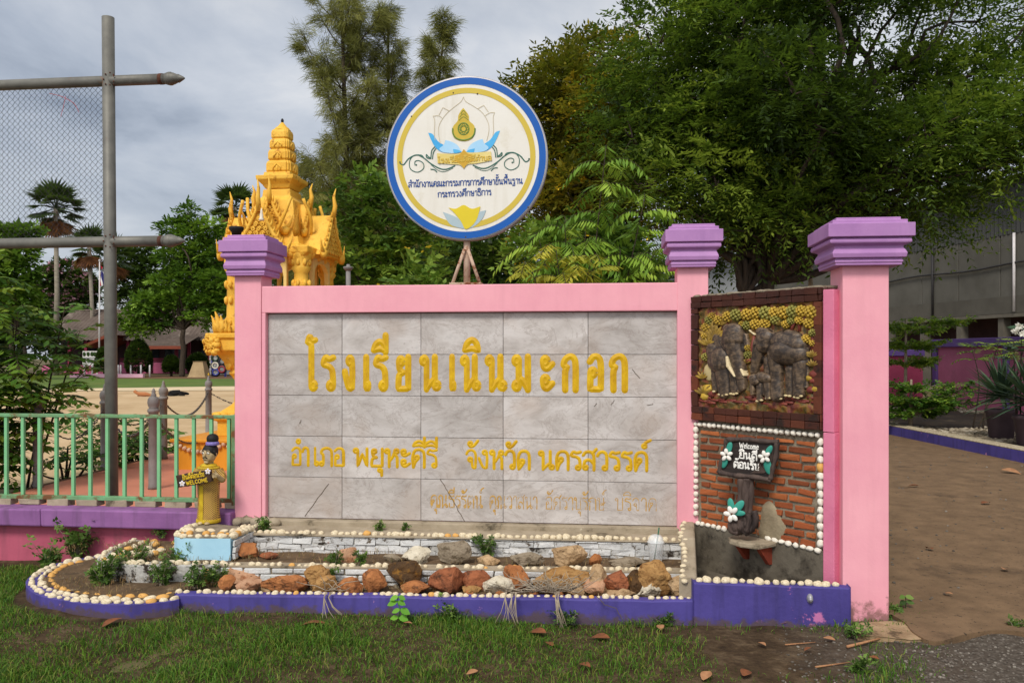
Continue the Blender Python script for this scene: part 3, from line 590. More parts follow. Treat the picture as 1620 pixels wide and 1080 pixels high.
# ---------------------------------------------------------------- planter: front kerb, two brick tiers, left bed, plinth
K0, K1 = (-.135, -1.04), (2.965, -.958)
def lerp(a, b, t): return tuple(x+(y-x)*t for x, y in zip(a, b))
front = wthing('planter_kerb', 'long low indigo kerb topped with pale pebbles along the front of the rockery', 'kerb', (1.4, -1, 0)); org = (1.4, -1, 0)
n = 26; pl = [lerp(K0, K1, i/n) for i in range(n+1)]; zt = [.095+.035*i/n+random.uniform(-.003, .003) for i in range(n+1)]
kerb(pl, .085, -.1, zt).build('kerb_body', INDIGO, front, org, .008)
cracks('crack', [[(944, 942), (955, 955), (975, 962), (985, 980)], [(520, 960), (600, 956)]], -1.0, .004, front, org)
pebble_row(front, org, [(K0[0], K0[1]+.05, .1), (K1[0]-.02, K1[1]+.045, .134)], .043, (.0195, .018, .016))
BED1 = MB(); 
def soil_sheet(name, poly_, z, amp=.012, res=.05, m_='bed_soil'):
    p = np.array(poly_); x0, y0 = p.min(0); x1, y1 = p.max(0)
    nx, ny = max(2, int((x1-x0)/res)), max(2, int((y1-y0)/res))
    def inside(x, y):
        c = False
        for i in range(len(p)):
            a, b = p[i], p[i-1]
            if (a[1] > y) != (b[1] > y) and x < (b[0]-a[0])*(y-a[1])/(b[1]-a[1]+1e-12)+a[0]: c = not c
        return c
    V = []; Fs = []
    for j in range(ny+1):
        for i in range(nx+1):
            x, y = x0+(x1-x0)*i/nx, y0+(y1-y0)*j/ny; V.append((x, y, z+amp*mnoise.noise(Vector((x*6, y*6, z*9)))))
    for j in range(ny):
        for i in range(nx):
            if inside(x0+(x1-x0)*(i+.5)/nx, y0+(y1-y0)*(j+.5)/ny): k = j*(nx+1)+i; Fs.append((k, k+1, k+nx+2, k+nx+1))
    m = MB(); m.add(V, Fs, 0, True); o = m.build(name, m_); o.location = W2(0, 0, 0); o.rotation_euler = (0, 0, -TH); return tag(o, kind='structure')
soil_sheet('rockery_soil', [(-.1, -.98), (2.97, -.9), (2.97, -.5), (0, -.66), (-.2, -.7)], .075)
t2 = wthing('brick_tier', 'low white flaking brick step with a row of pebbles behind the front rocks', 'brick wall', (1.5, -.6, 0)); org = (1.5, -.6, 0)
m = MB(); m.box(-.02, 2.98, -.04, .05, .0, .172)
shear = np.array([[1, 0, 0], [.058, 1, 0], [0, 0, 1.]])
def place(m, dx, dy): m.V = [v @ shear.T + np.array((dx, dy, 0)) for v in m.V]; return m
place(m, 0, -.66).build('mortar_core', MORT, t2, org)
m = MB(); brick_wall(m, 0, 2.97, .055, .185, -.055, .0, .16, .044, .009, .004, skip=.06); place(m, 0, -.66).build('brickwork', FLAKE, t2, org, .006)
m = MB(); m.box(-.02, 2.98, -.052, .055, .174, .188, jit=.003); place(m, 0, -.66).build('mortar_top', CONC, t2, org, .004)
pebble_row(t2, org, [(.02, -.685, .195), (2.93, -.685+.058*2.93, .195)], .043, (.021, .019, .018), skip=.1)
soil_sheet('upper_rockery_soil', [(-.02, -.62), (2.97, -.47), (2.97, -.2), (0, -.2)], .183)
t3 = wthing('brick_tier', 'taller white flaking brick step with pebbles right below the marble panel', 'brick wall', (1.5, -.25, 0)); org = (1.5, -.25, 0)
sh3 = shear.copy(); sh3[1, 0] = .026
def place3(m): m.V = [v @ sh3.T + np.array((0, -.3, 0)) for v in m.V]; return m
m = MB(); m.box(.0, 3.0, .008, .28, .1, .292); place3(m).build('mortar_core', WMORT, t3, org)
m = MB(); brick_wall(m, .005, 3.0, .165, .3, .0, .06, .15, .0405, .006, .007, skip=.04); place3(m).build('brickwork', FLAKE, t3, org, .006)
m = MB(); m.box(.0, 3.0, -.008, .285, .2925, .306, jit=.003); place3(m).build('mortar_top', CONC, t3, org, .004)
pebble_row(t3, org, [(.03, -.275, .317), (2.97, -.275+.026*2.9, .317)], .047, (.024, .021, .019), skip=.04)
# left bed: rounded kerb with three rows of pebbles
LB_ = crom([(-1.24, -.12), (-1.37, -.3), (-1.38, -.55), (-1.24, -.86), (-.95, -1.1), (-.62, -1.2), (-.33, -1.2), (-.15, -1.13), (-.09, -1.07)], 5)
lb = wthing('curved_planter_kerb', 'curved indigo kerb with three rows of pebbles at the left end of the rockery', 'kerb', (-.8, -.8, 0)); org = (-.8, -.8, 0)
kerb(LB_, .17, -.1, [.075]*len(LB_)).build('kerb_body', INDIGO, lb, org, .008)
for d, st, s in ((.03, .066, (.03, .022, .02)), (.085, .07, (.033, .023, .02)), (.14, .075, (.032, .022, .019))):
    pebble_row(lb, org, [(a[0], a[1], .082) for a in offset_strip([tuple(p)+(0,) for p in LB_], d)], st, s, kind='amber_pebble' if d > .1 else None, skip=.06)
soil_sheet('left_bed_soil', [(-1.2, -.1), (-1.3, -.5), (-1.15, -.85), (-.6, -1.12), (-.15, -1.1), (-.1, -.66), (-.2, -.2)], .082)
LT = crom([(-.97, -.12), (-.98, -.4), (-.88, -.66), (-.68, -.75), (-.3, -.74), (.02, -.7)], 5)
lt = wthing('curved_brick_step', 'white flaking curved brick step with pebbles under the light blue plinth', 'brick wall', (-.5, -.6, 0)); org = (-.5, -.6, 0)
kerb(LT, .1, 0, [.19]*len(LT), .004).build('step_body', WMORT, lt, org, .01)
pebble_row(lt, org, [(a[0], a[1], .2) for a in offset_strip([tuple(p)+(0,) for p in LT], .03)], .055, (.026, .021, .019), skip=.08)
soil_sheet('step_soil', [(-.92, -.12), (-.9, -.5), (-.8, -.65), (-.3, -.68), (.02, -.64), (.02, -.1)], .192)
for i in range(26): pebble(lt, (random.uniform(-.85, -.5)+.5, random.uniform(-.6, -.15)+.6, .2), .03, .024, .018, random.uniform(0, 3), 'amber_pebble' if random.random() < .35 else 'pale_pebble')
PLN = crom([(-.47, -.12), (-.465, -.33), (-.445, -.46), (-.39, -.56), (-.3, -.612), (-.02, -.59), (.0, -.588), (.0, -.588), (.015, -.27)], 4)
pt = wthing('statue_plinth', 'light blue plinth topped with white and amber pebbles under the statue', 'plinth', (-.2, -.4, .19)); org = (-.2, -.4, .19)
m = MB(); V = [(p[0], p[1], z) for z in (.17, .335) for p in PLN]; n = len(PLN)
m.add(V, [(i, i+1, n+i+1, n+i) for i in range(n-1)]+[(n-1, 0, n, 2*n-1), tuple(range(n, 2*n))]); m.build('plinth_body', SKYB, pt, org, .01); m = MB(); brick_wall(m, -.575, -.28, .195, .33, -.036, -.014, .12, .042, .004, .004); m.xf(rotz(R(90))); m.build('plinth_side', FLAKE, pt, org, .004)
m = MB(); m.add([(p[0]*.97-.006, p[1]*.97-.012, z) for z in (.33, .343) for p in PLN], [(i, i+1, n+i+1, n+i) for i in range(n-1)]+[(n-1, 0, n, 2*n-1), tuple(range(n, 2*n))]); m.build('mortar_top', MORT, pt, org, .004)
pebble_row(pt, org, [(-.43, -.3, .349), (-.4, -.53, .349), (-.34, -.595, .349), (-.01, -.565, .349)], .05, (.027, .02, .017), skip=.02)
pebble_row(pt, org, [(-.36, -.52, .349), (-.02, -.495, .349)], .052, (.022, .022, .019), kind='amber_pebble', skip=.1)
pebble_row(pt, org, [(-.38, -.42, .349), (-.02, -.41, .349)], .085, (.042, .03, .02), skip=.02)
pebble_row(pt, org, [(-.41, -.34, .349), (-.41, -.12, .349)], .07, (.032, .024, .018), skip=.02)
pebble_row(pt, org, [(.0, -.53, .349), (.01, -.2, .34), (.05, -.04, .325)], .055, (.03, .024, .02), skip=.02)
pebble_row(pt, org, [(-.05, -.42, .349), (-.03, -.16, .345)], .07, (.032, .024, .02), skip=.02)
# ---------------------------------------------------------------- rocks
def rock_mesh(w_, d, h, seed, flat=0):
    rg = np.random.RandomState(seed); v, f = ico(5); v = v.copy()
    for _ in range(11):
        nn = unit(rg.normal(size=3)); dd = rg.uniform(.5, .86); e = v @ nn - dd; e = np.where(e > 0, e, 0); v -= e[:, None]*nn*.93
    v *= np.array([[1+.1*mnoise.noise(Vector(p)*2.1+Vector((seed, 0, 0)))+.05*mnoise.noise(Vector(p)*5.5+Vector((0, seed, 0)))+.025*mnoise.noise(Vector(p)*13+Vector((0, seed, 3)))] for p in v])
    if flat: v[:, 2] += .06*np.sin(v[:, 2]*22+2*v[:, 0])*.4
    lo, hi = v.min(0), v.max(0); v = (v-(lo+hi)/2)/(hi-lo)
    v = v*np.array((w_, d, h)); v[:, 2] += h*.5-.012
    m = MB(); m.add(v, f, 0, False); return m
def rockmat(name, a, b, dirt, **k): return mat(name, srgb(*a), srgb(*b), sc=13, rough=.9, bump=1.0, bsc=46, dirt=srgb(*dirt), dsc=17, dthr=.53, dw=.1, dirt2=k.get('d2', srgb(60, 44, 30)), d2sc=26, d2thr=.62)
rockmat('rock_orange', (180, 118, 70), (146, 90, 52), (96, 62, 40)); rockmat('rock_ochre', (176, 136, 84), (146, 106, 60), (112, 76, 38))
rockmat('rock_red', (160, 96, 62), (126, 74, 48), (84, 52, 36)); rockmat('rock_dark', (92, 66, 38), (58, 42, 26), (130, 90, 34))
rockmat('rock_tan', (192, 162, 124), (164, 132, 94), (116, 92, 64)); rockmat('rock_pale', (214, 204, 182), (186, 174, 150), (124, 112, 92))
rockmat('rock_grey', (150, 136, 116), (122, 108, 88), (92, 80, 62)); rockmat('rock_pink', (196, 154, 122), (170, 124, 92), (150, 98, 66))
ROCKS = [
 (317, 347, 893, 911, 'ochre', 1, 'small tan slab of rock farthest left in the front rockery bed'),
 (344, 371, 909, 935, 'orange', 1, 'small orange rock in front of the pinkish boulder at the rockery left end'),
 (349, 413, 894, 921, 'pink', 1, 'big pinkish orange boulder at the left end of the front rockery'),
 (370, 413, 917, 937, 'pink', 1, 'low pinkish rock resting before the pinkish orange boulder'),
 (414, 484, 909, 936, 'orange', 1, 'wide flat orange rock beside the upright ochre rock'),
 (480, 522, 894, 932, 'ochre', 1, 'upright pointed ochre rock left of the front bed middle'),
 (492, 531, 911, 937, 'ochre', 1, 'squat ochre rock standing before the pointed ochre rock'),
 (533, 572, 913, 937, 'orange', 1, 'rounded brown orange rock next to the squared orange rock'),
 (571, 612, 901, 936, 'orange', 1, 'squared orange rock left of the big dark brown boulder'),
 (608, 668, 888, 922, 'dark', 1, 'big dark brown boulder, the darkest rock of the rockery'),
 (632, 680, 920, 938, 'orange', 1, 'low rusty rock lying under the dark brown boulder'),
 (676, 731, 896, 938, 'red', 1, 'big red orange block right of the dark brown boulder'),
 (728, 776, 903, 932, 'red', 1, 'dull red rock behind the whitish grey rock'),
 (731, 760, 927, 939, 'ochre', 1, 'little ochre stone between the red block and the whitish rock'),
 (758, 816, 912, 939, 'pale', 1, 'whitish grey low rock in the middle of the front kerb'),
 (796, 838, 895, 926, 'orange', 1, 'bright orange lumpy rock behind the dry twigs'),
 (843, 935, 898, 929, 'ochre', 1, 'long layered ochre rock, the longest in the rockery'),
 (895, 925, 921, 942, 'tan', 1, 'small tan rock below the right end of the long layered rock'),
 (924, 958, 914, 943, 'pink', 1, 'cream pink rounded rock close to the kerb pebbles'),
 (932, 961, 892, 919, 'tan', 1, 'tan upright rock behind the cream pink rock'),
 (951, 996, 903, 936, 'red', 1, 'rusty red rock right of the cream pink rock'),
 (958, 1008, 929, 945, 'tan', 1, 'flat tan stone lying at the foot of the rusty red rock'),
 (993, 1024, 901, 936, 'dark', 1, 'brown upright rock between the rusty red and beige rocks'),
 (1012, 1063, 887, 918, 'ochre', 1, 'ochre brown wedge shaped rock below the plastic cup'),
 (1005, 1058, 911, 944, 'pale', 1, 'grey beige slanted rock near the right end of the kerb'),
 (1057, 1094, 907, 944, 'tan', 1, 'tan egg shaped rock in the far right corner of the rockery'),
 (352, 407, 859, 882, 'orange', 2, 'orange pointed rock on the upper step beside the blue plinth'),
 (409, 438, 874, 885, 'red', 2, 'thin reddish stone on the upper step next to the orange pointed rock'),
 (535, 563, 865, 888, 'pink', 2, 'small pinkish tan rock alone on the upper step'),
 (606, 635, 876, 891, 'grey', 2, 'low grey stone on the upper step beside the cream rock'),
 (634, 680, 865, 891, 'pale', 2, 'cream grey rough rock on the upper step above the dark boulder'),
 (691, 746, 856, 893, 'grey', 2, 'large grey brown boulder on the upper step'),
 (754, 791, 879, 894, 'tan', 2, 'low tan rock on the upper step under the green weed'),
 (808, 861, 872, 894, 'grey', 2, 'domed grey rock on the upper step right of the weed'),
 (875, 929, 862, 898, 'tan', 2, 'speckled tan boulder with dark spots on the upper step'),
 (932, 952, 875, 889, 'orange', 2, 'little orange stone on the upper step right of the speckled boulder'),
 (965, 1022, 883, 895, 'grey', 2, 'long flat grey stone on the upper step near the cup'),
]
for i, (u0, u1, v0, v1, k, bed, lab) in enumerate(ROCKS):
    z = .072 if bed == 1 else .182
    x, y, _ = WG((u0+u1)/2, v1+1.5, z); y = min(max(y, -.87), -.72) if bed == 1 else min(max(y, -.5), -.41)
    p = W2(x, y, z); sc = p[1]/F; w_ = (u1-u0)*sc*1.06; p = P((u0+u1)/2, HZ, p[1]); h = EYE - z - (v0-HZ)*sc + .0; h = max(.04, h*1.0)
    d = min(.17 if bed == 1 else .14, max(w_*.8, .07))
    m = rock_mesh(w_, d, h+.01, 40+i, k == 'ochre')
    o = m.build('rock', 'rock_'+k); o.location = (p[0], p[1]+.25*d, z); o.rotation_euler = (0, 0, random.uniform(-.2, .2)-TH); tag(o, lab, 'rock', 'rocks of the rockery')
kinds_ = ('orange', 'ochre', 'tan', 'grey', 'pink', 'dark'); fill_ = []
for i in range(26):
    x = random.uniform(.35, 2.85); y = random.uniform(-.86, -.7)+.03*x; s_z = random.uniform(.03, .06)
    if i < 6: o = rock_mesh(s_z*1.3, s_z, s_z*.8, 90+i).build('filler_stone', 'rock_'+kinds_[i]); fill_.append(o)
    else: o = fill_[i % 6].copy(); COL.objects.link(o)
    o.location = W2(x, y, .076); o.rotation_euler = (0, 0, random.uniform(0, 6)); k = random.uniform(.8, 1.2); o.scale = (k, k, k)
    tag(o, 'small filler stone wedged between the bigger rocks of the front bed', 'stone', 'small filler stones in the rockery')
# ---------------------------------------------------------------- green railing and its wall
fw = wthing('fence_wall', 'low pink wall with a worn purple coping under the green railing', 'wall', (-2.2, 0, 0)); org = (-2.2, 0, 0)
m = MB(); m.box(-4.2, -.23, 0, .12, -.2, .28); m.build('wall_body', PINKD, fw, org, .004)
m = MB()
for a, b in ((-4.2, -1.7), (-1.7, -.228)): m.box(a, b-.002, -.085, .1, .272, .402, jit=.003)
m.build('coping', PURPW, fw, org, .012)
m = MB()
x = -4.1
while x < -.3:
    m.box(x, x+.17, .06, .15, .40, .452, jit=.006); x += .235
m.build('railing_footing', CONC, fw, org, .006)
GREEN = mat('green_railing_paint', srgb(132, 192, 140), srgb(116, 178, 126), sc=6, rough=.5, bump=.1, bsc=50, dirt=srgb(96, 74, 44), dsc=12, dthr=.66, dw=.05, dirt2=srgb(80, 60, 40), d2sc=40, d2thr=.72)
GREENR = mat('rusted_green_paint', srgb(112, 168, 120), srgb(104, 128, 88), sc=6, rough=.6, bump=.1, bsc=50, dirt=srgb(110, 74, 42), dsc=7, dthr=.5, dw=.08)
rl = wthing('green_railing', 'mint green steel railing with thin uprights and rust spots', 'railing', (-2.2, .08, .4)); org = (-2.2, .08, .4)
for z, mm, h in ((1.083, GREENR, .026), (.462, GREENR, .032)): m = MB(); m.box(-4.2, -.27, .06, .1, z-h/2, z+h/2); m.build('rail', mm, rl, org, .004)
x = -.285
bal = None
for i in range(29):
    xx = x-.1372*i
    if bal is None: m = MB(); m.box(-.0125, .0125, -.012, .012, 0, .6); o = bal = m.build('baluster', GREEN, rl, (0, 0, 0), .003)
    else: o = bal.copy(); COL.objects.link(o); o.parent = rl
    o.location = (xx+2.2-.03, 0, .076)
m = MB(); m.box(-.287, -.252, .055, .105, .43, 1.1); m.build('end_post', GREENR, rl, org, .003)
# ---------------------------------------------------------------- relief wall (turned towards the road)
class Fr:
    def __init__(s, ox, oy, th): s.o = (ox, oy); s.t = th; s.c, s.s = math.cos(th), math.sin(th)
    def W(s, x, y, z): return Vector((s.o[0]+s.c*x+s.s*y, s.o[1]-s.s*x+s.c*y, z))
    def inv(s, p): X, Y = p[0]-s.o[0], p[1]-s.o[1]; return s.c*X-s.s*Y, s.s*X+s.c*Y, p[2]
    def L(s, u, v, yl):
        d = _ray(u, v); t = (yl+s.s*s.o[0]+s.c*s.o[1])/(s.s*d[0]+s.c); return s.inv((d[0]*t, t, EYE+d[2]*t))
    def thing(s, name, label, cat, loc=(0, 0, 0), group=None): return thing(name, label, cat, s.W(*loc), -s.t, group)
RF = Fr(1.254, 5.672, math.atan2(.83, .589)); RLEN = 1.012
rw = RF.thing('relief_wall', 'narrow angled wall of red brick edged with white pebbles below an elephant relief', 'wall'); org = (0, 0, 0)
BRK = mat('orange_brick', srgb(176, 92, 46), srgb(146, 70, 36), sc=12, rough=.9, bump=.5, bsc=60, dirt=srgb(128, 66, 40), dsc=9, dthr=.6, dirt2=srgb(190, 160, 130), d2sc=34, d2thr=.7, tint=[(0, srgb(104, 58, 38)), (.5, srgb(152, 82, 48)), (1, srgb(180, 108, 62))])
DBRK = mat('dark_red_brick', srgb(96, 46, 28), srgb(70, 32, 22), sc=8, rough=.7, bump=.4, bsc=50, dirt=srgb(40, 26, 20), dsc=7, dthr=.56, tint=[(0, srgb(46, 24, 18)), (.6, srgb(70, 36, 24)), (1, srgb(116, 60, 36))])
m = MB(); m.box(0, RLEN, .02, .16, 0, 1.1); m.box(0, RLEN, .0, .16, 1.1, 1.945); m.build('mortar_core', MORT, rw, org)
m = MB(); brick_wall(m, .055, RLEN-.05, .395, 1.045, .008, .05, .158, .0505, .0175, .005); m.build('brickwork', BRK, rw, org, .004)
STAIN = mat('trough_cement', srgb(112, 104, 90), srgb(86, 78, 66), sc=5, rough=.85, bump=.4, bsc=40, dirt=srgb(52, 46, 38), dsc=4, dthr=.5, dw=.12, dirt2=srgb(166, 154, 134), d2sc=6, d2thr=.66)
m = MB(); m.box(-.02, RLEN+.03, -.006, .03, -.02, .385, jit=.003); m.build('base_render', STAIN, rw, org)
# patch of cement smeared on the bricks behind the shelf
def rl(u, v, yl=0.0): return RF.L(u, v, yl)
sm = [(1204, 800), (1214, 792), (1224, 800), (1234, 818), (1242, 832), (1238, 846), (1230, 860), (1206, 862), (1198, 842), (1202, 815)]
m = MB(); V = []; q = [rl(*p)[::2] for p in sm]; q = crom(q+[q[0]], 5)[:-1]; cxy = np.mean(q, 0); n = len(q)
for k, hh in ((1.0, -.012), (.8, .004), (.4, .007)): V += [(cxy[0]+(a[0]-cxy[0])*k*random.uniform(.95, 1.05), -hh-random.uniform(0, .002), cxy[1]+(a[1]-cxy[1])*k) for a in q]
m.add(V, [(j*n+i, j*n+(i+1) % n, (j+1)*n+(i+1) % n, (j+1)*n+i) for j in range(2) for i in range(n)]+[tuple(range(2*n, 3*n))], 0, True); m.build('cement_patch', mat('cement_smear', srgb(160, 146, 120), srgb(136, 122, 98), sc=7, rough=.95, bump=.8, bsc=40, dirt2=srgb(110, 98, 78), d2sc=14, d2thr=.66), rw, org)
def vrow(pts, step, s, kind='white_pebble', parent=rw):
    for p, a in along(pts, step):
        k = random.uniform(.88, 1.1)
        o = pebble(parent, p, s[0]*k, s[1]*k, s[2]*k, 0, kind if random.random() > .035 else 'amber_pebble')
vrow([(.02, .0, 1.069), (RLEN-.02, .0, 1.069)], .040, (.0185, .018, .016))
vrow([(.02, .0, 1.03), (.02, .0, .42)], .043, (.018, .018, .02)); vrow([(RLEN-.022, .0, 1.03), (RLEN-.022, .0, .42)], .05, (.021, .02, .025))
vrow([(.04, -.002, .392), (.30, -.002, .392)], .045, (.021, .018, .016)); vrow([(.62, -.002, .392), (RLEN, -.002, .385)], .05, (.024, .018, .016))
m = MB(); m.box(RLEN+.002, RLEN+.075, -.012, .16, -.1, 1.09, jit=.002); m.box(RLEN+.002, RLEN+.073, -.014, .16, 1.093, 1.93, jit=.002); m.build('side_pier', mat('shaded_pink_paint', srgb(226, 132, 160), srgb(208, 114, 144), sc=3, rough=.6, bump=.3, bsc=60, dirt2=srgb(190, 120, 140), d2sc=30, d2thr=.72), rw, org, .004)  # pier's pink deepened to hold the shade it stands in
# dark frame of glazed bricks
rel = RF.thing('elephant_relief', 'painted terracotta relief of three grey elephants under fruit trees in a dark brick frame', 'relief', (RLEN/2, 0, 1.1)); ro = (RLEN/2, 0, 1.1)
m = MB()
for z0, z1 in ((1.102, 1.148), (1.15, 1.192)):
    x = .0
    while x < RLEN: m.box(x+.003, min(x+.1, RLEN)-.001, -.03+random.uniform(-.003, .003), .0, z0, z1, tint=random.random(), jit=.002); x += .1
for z0, z1 in ((1.862, 1.9), (1.903, 1.944)):
    x = 0
    while x < RLEN: m.box(x+.003, min(x+.09, RLEN)-.001, -.032+random.uniform(-.003, .003), .0, z0, z1, tint=random.random()*.5, jit=.003); x += .09
z = 1.196
while z < 1.85: m.box(.002, .06, -.03, 0, z, min(z+.098, 1.86), tint=random.random(), jit=.002); m.box(RLEN-.052, RLEN-.002, -.03, 0, z, min(z+.11, 1.86), tint=.5+random.random()*.5, jit=.002); z += .105
m.build('brick_frame', DBRK, rel, ro, .004)
m = MB()
for i in range(60): x = RLEN*i/59; m.ball((x, random.uniform(-.01, .08), 1.946), (random.uniform(.02, .06), .03, .012), nz=.4, seed=i)
m.build('mortar_crust', MORT, rel, ro)
def E(cx, cy): a = rl(1070+cx/4.154, 430+cy/4.154, -.01); return a[0], a[2]
def bg_mat():
    m, nt, b = newmat('relief_ground')
    tc = N(nt, 'ShaderNodeTexCoord'); n = N(nt, 'ShaderNodeTexNoise', Scale=9, Detail=4, Roughness=.6); LK(nt, tc.outputs['Object'], n.inputs[0])
    r = ramp(nt, [(.34, srgb(84, 36, 32)), (.43, srgb(112, 54, 40)), (.5, srgb(128, 92, 36)), (.56, srgb(78, 72, 32)), (.66, srgb(140, 76, 46))]); LK(nt, n.outputs[0], r.inputs[0])
    sp = N(nt, 'ShaderNodeSeparateXYZ'); LK(nt, tc.outputs['Object'], sp.inputs[0])
    LK(nt, r.outputs[0], b.inputs['Base Color']); b.inputs['Roughness'].default_value = .55
    n2 = N(nt, 'ShaderNodeTexNoise', Scale=45, Detail=5); LK(nt, tc.outputs['Object'], n2.inputs[0]); bp = N(nt, 'ShaderNodeBump', Strength=.6, Distance=.01); LK(nt, n2.outputs[0], bp.inputs['Height']); LK(nt, bp.outputs[0], b.inputs['Normal'])
bg_mat()
m = MB(); nx, nz_ = 90, 70; V = []
for j in range(nz_+1):
    for i in range(nx+1):
        x, z = .06+(RLEN-.112)*i/nx, 1.192+.668*j/nz_; p = Vector((x*11, z*11, 0))
        V.append((x, -.006-.026*abs(mnoise.noise(p))-.012*mnoise.noise(p*2.7), z))
m.add(V, [(j*(nx+1)+i, j*(nx+1)+i+1, (j+1)*(nx+1)+i+1, (j+1)*(nx+1)+i) for j in range(nz_) for i in range(nx)], 0, True)
m.build('carved_background', 'relief_ground', rel, ro)
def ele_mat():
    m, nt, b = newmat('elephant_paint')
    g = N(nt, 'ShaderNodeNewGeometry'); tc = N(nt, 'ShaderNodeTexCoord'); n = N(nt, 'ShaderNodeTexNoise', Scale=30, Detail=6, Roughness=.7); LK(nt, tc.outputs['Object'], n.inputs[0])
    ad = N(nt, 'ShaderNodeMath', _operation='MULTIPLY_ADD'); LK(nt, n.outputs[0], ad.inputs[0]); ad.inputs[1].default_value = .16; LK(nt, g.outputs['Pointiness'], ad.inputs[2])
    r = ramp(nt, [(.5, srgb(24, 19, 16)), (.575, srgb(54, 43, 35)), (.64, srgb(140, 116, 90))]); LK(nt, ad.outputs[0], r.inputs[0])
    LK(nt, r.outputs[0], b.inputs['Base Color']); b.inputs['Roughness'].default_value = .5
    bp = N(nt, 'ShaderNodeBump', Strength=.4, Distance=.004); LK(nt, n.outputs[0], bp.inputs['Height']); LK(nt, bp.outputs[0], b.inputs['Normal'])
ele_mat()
def seg_d(X, Y, a, b, ra, rb):
    dx, dy = b[0]-a[0], b[1]-a[1]; L = dx*dx+dy*dy+1e-9
    t = np.clip(((X-a[0])*dx+(Y-a[1])*dy)/L, 0, 1); r = ra+(rb-ra)*t
    return np.sqrt(np.maximum(0, r*r-((X-a[0]-t*dx)**2+(Y-a[1]-t*dy)**2)))
def heightfield(name, caps, m_, parent, step=3.2, wr=1.0, seed=0, base=.0, sc=.0008):
    P_ = np.array([[c[0]-c[4], c[1]-c[4], c[0]+c[4], c[1]+c[4]] for c in caps]+[[c[2]-c[5], c[3]-c[5], c[2]+c[5], c[3]+c[5]] for c in caps])
    x0, y0, x1, y1 = P_[:, 0].min()-step, P_[:, 1].min()-step, P_[:, 2].max()+step, P_[:, 3].max()+step
    xs, ys = np.arange(x0, x1, step), np.arange(y0, y1, step); X, Y = np.meshgrid(xs, ys); H = np.zeros_like(X)
    for c in caps:
        h = seg_d(X, Y, (c[0], c[1]), (c[2], c[3]), c[4], c[5]); off = c[6] if len(c) > 6 else 0; fl = c[7] if len(c) > 7 else 1.0
        H = np.maximum(H, np.where(h > 0, h*fl+off, 0))
    for _ in range(1):
        G_ = np.pad(H, 1, mode='edge'); S_ = (G_[:-2, 1:-1]+G_[2:, 1:-1]+G_[1:-1, :-2]+G_[1:-1, 2:]+2*H)/6; H = np.where(H > 0, S_, 0)
    V = []; idx = -np.ones(H.shape, int)
    for j in range(H.shape[0]):
        for i in range(H.shape[1]):
            x, z = E(X[j, i], Y[j, i]); h = H[j, i]
            if h > 0: h += wr*(.6*math.sin(Y[j, i]*.5+X[j, i]*.12+7*mnoise.noise(Vector((X[j, i]*.02, Y[j, i]*.02, seed))))*.5+1.4*mnoise.noise(Vector((X[j, i]*.05, Y[j, i]*.05, seed))))
            idx[j, i] = len(V); V.append((x, -.006-base-sc*h, z))
    Fs = []
    for j in range(H.shape[0]-1):
        for i in range(H.shape[1]-1):
            if (H[j:j+2, i:i+2] > 0).any(): Fs.append((idx[j, i], idx[j+1, i], idx[j+1, i+1], idx[j, i+1]))
    m = MB(); m.add(V, Fs, 0, True); return m.build(name, m_, parent, ro)
m = MB()
for a in ((548, 482), (352, 478), (425, 478)): x, z = E(*a); m.ball((x, -.066, z), (.006, .004, .0035), 2)
m.build('elephant_eyes', flat('eye_black', srgb(16, 14, 14), rough=.2), rel, ro)
IVORY = flat('ivory_paint', srgb(226, 206, 164)); NAIL = flat('toenail_paint', srgb(206, 186, 140))
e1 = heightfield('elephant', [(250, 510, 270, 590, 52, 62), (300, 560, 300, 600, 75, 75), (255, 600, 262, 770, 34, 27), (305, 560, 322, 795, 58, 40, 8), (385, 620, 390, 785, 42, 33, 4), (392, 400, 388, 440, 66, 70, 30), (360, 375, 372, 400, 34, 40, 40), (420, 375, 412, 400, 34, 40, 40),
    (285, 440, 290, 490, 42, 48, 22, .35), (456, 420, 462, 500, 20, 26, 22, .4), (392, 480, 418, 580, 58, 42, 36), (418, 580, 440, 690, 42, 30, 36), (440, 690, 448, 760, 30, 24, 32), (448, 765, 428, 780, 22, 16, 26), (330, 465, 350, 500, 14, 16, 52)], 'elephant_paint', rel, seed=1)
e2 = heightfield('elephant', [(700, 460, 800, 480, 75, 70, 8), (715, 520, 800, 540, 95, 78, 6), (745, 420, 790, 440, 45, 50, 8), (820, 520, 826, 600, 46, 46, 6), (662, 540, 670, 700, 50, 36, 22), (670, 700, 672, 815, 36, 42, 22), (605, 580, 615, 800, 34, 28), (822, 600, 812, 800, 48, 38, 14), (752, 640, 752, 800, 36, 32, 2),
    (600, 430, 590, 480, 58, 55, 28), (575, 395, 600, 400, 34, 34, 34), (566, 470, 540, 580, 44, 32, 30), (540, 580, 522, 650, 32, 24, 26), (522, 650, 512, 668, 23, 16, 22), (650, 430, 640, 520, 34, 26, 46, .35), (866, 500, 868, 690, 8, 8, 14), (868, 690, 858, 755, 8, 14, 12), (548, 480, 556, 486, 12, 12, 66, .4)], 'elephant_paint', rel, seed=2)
e3 = heightfield('elephant', [(570, 690, 612, 700, 36, 34, 30), (560, 735, 560, 835, 22, 18, 30), (612, 720, 616, 825, 24, 19, 30), (530, 700, 535, 715, 33, 30, 42), (545, 700, 550, 720, 17, 20, 60, .4), (520, 725, 520, 800, 17, 12, 44), (590, 730, 592, 800, 18, 16, 22)], 'elephant_paint', rel, seed=3, step=3)
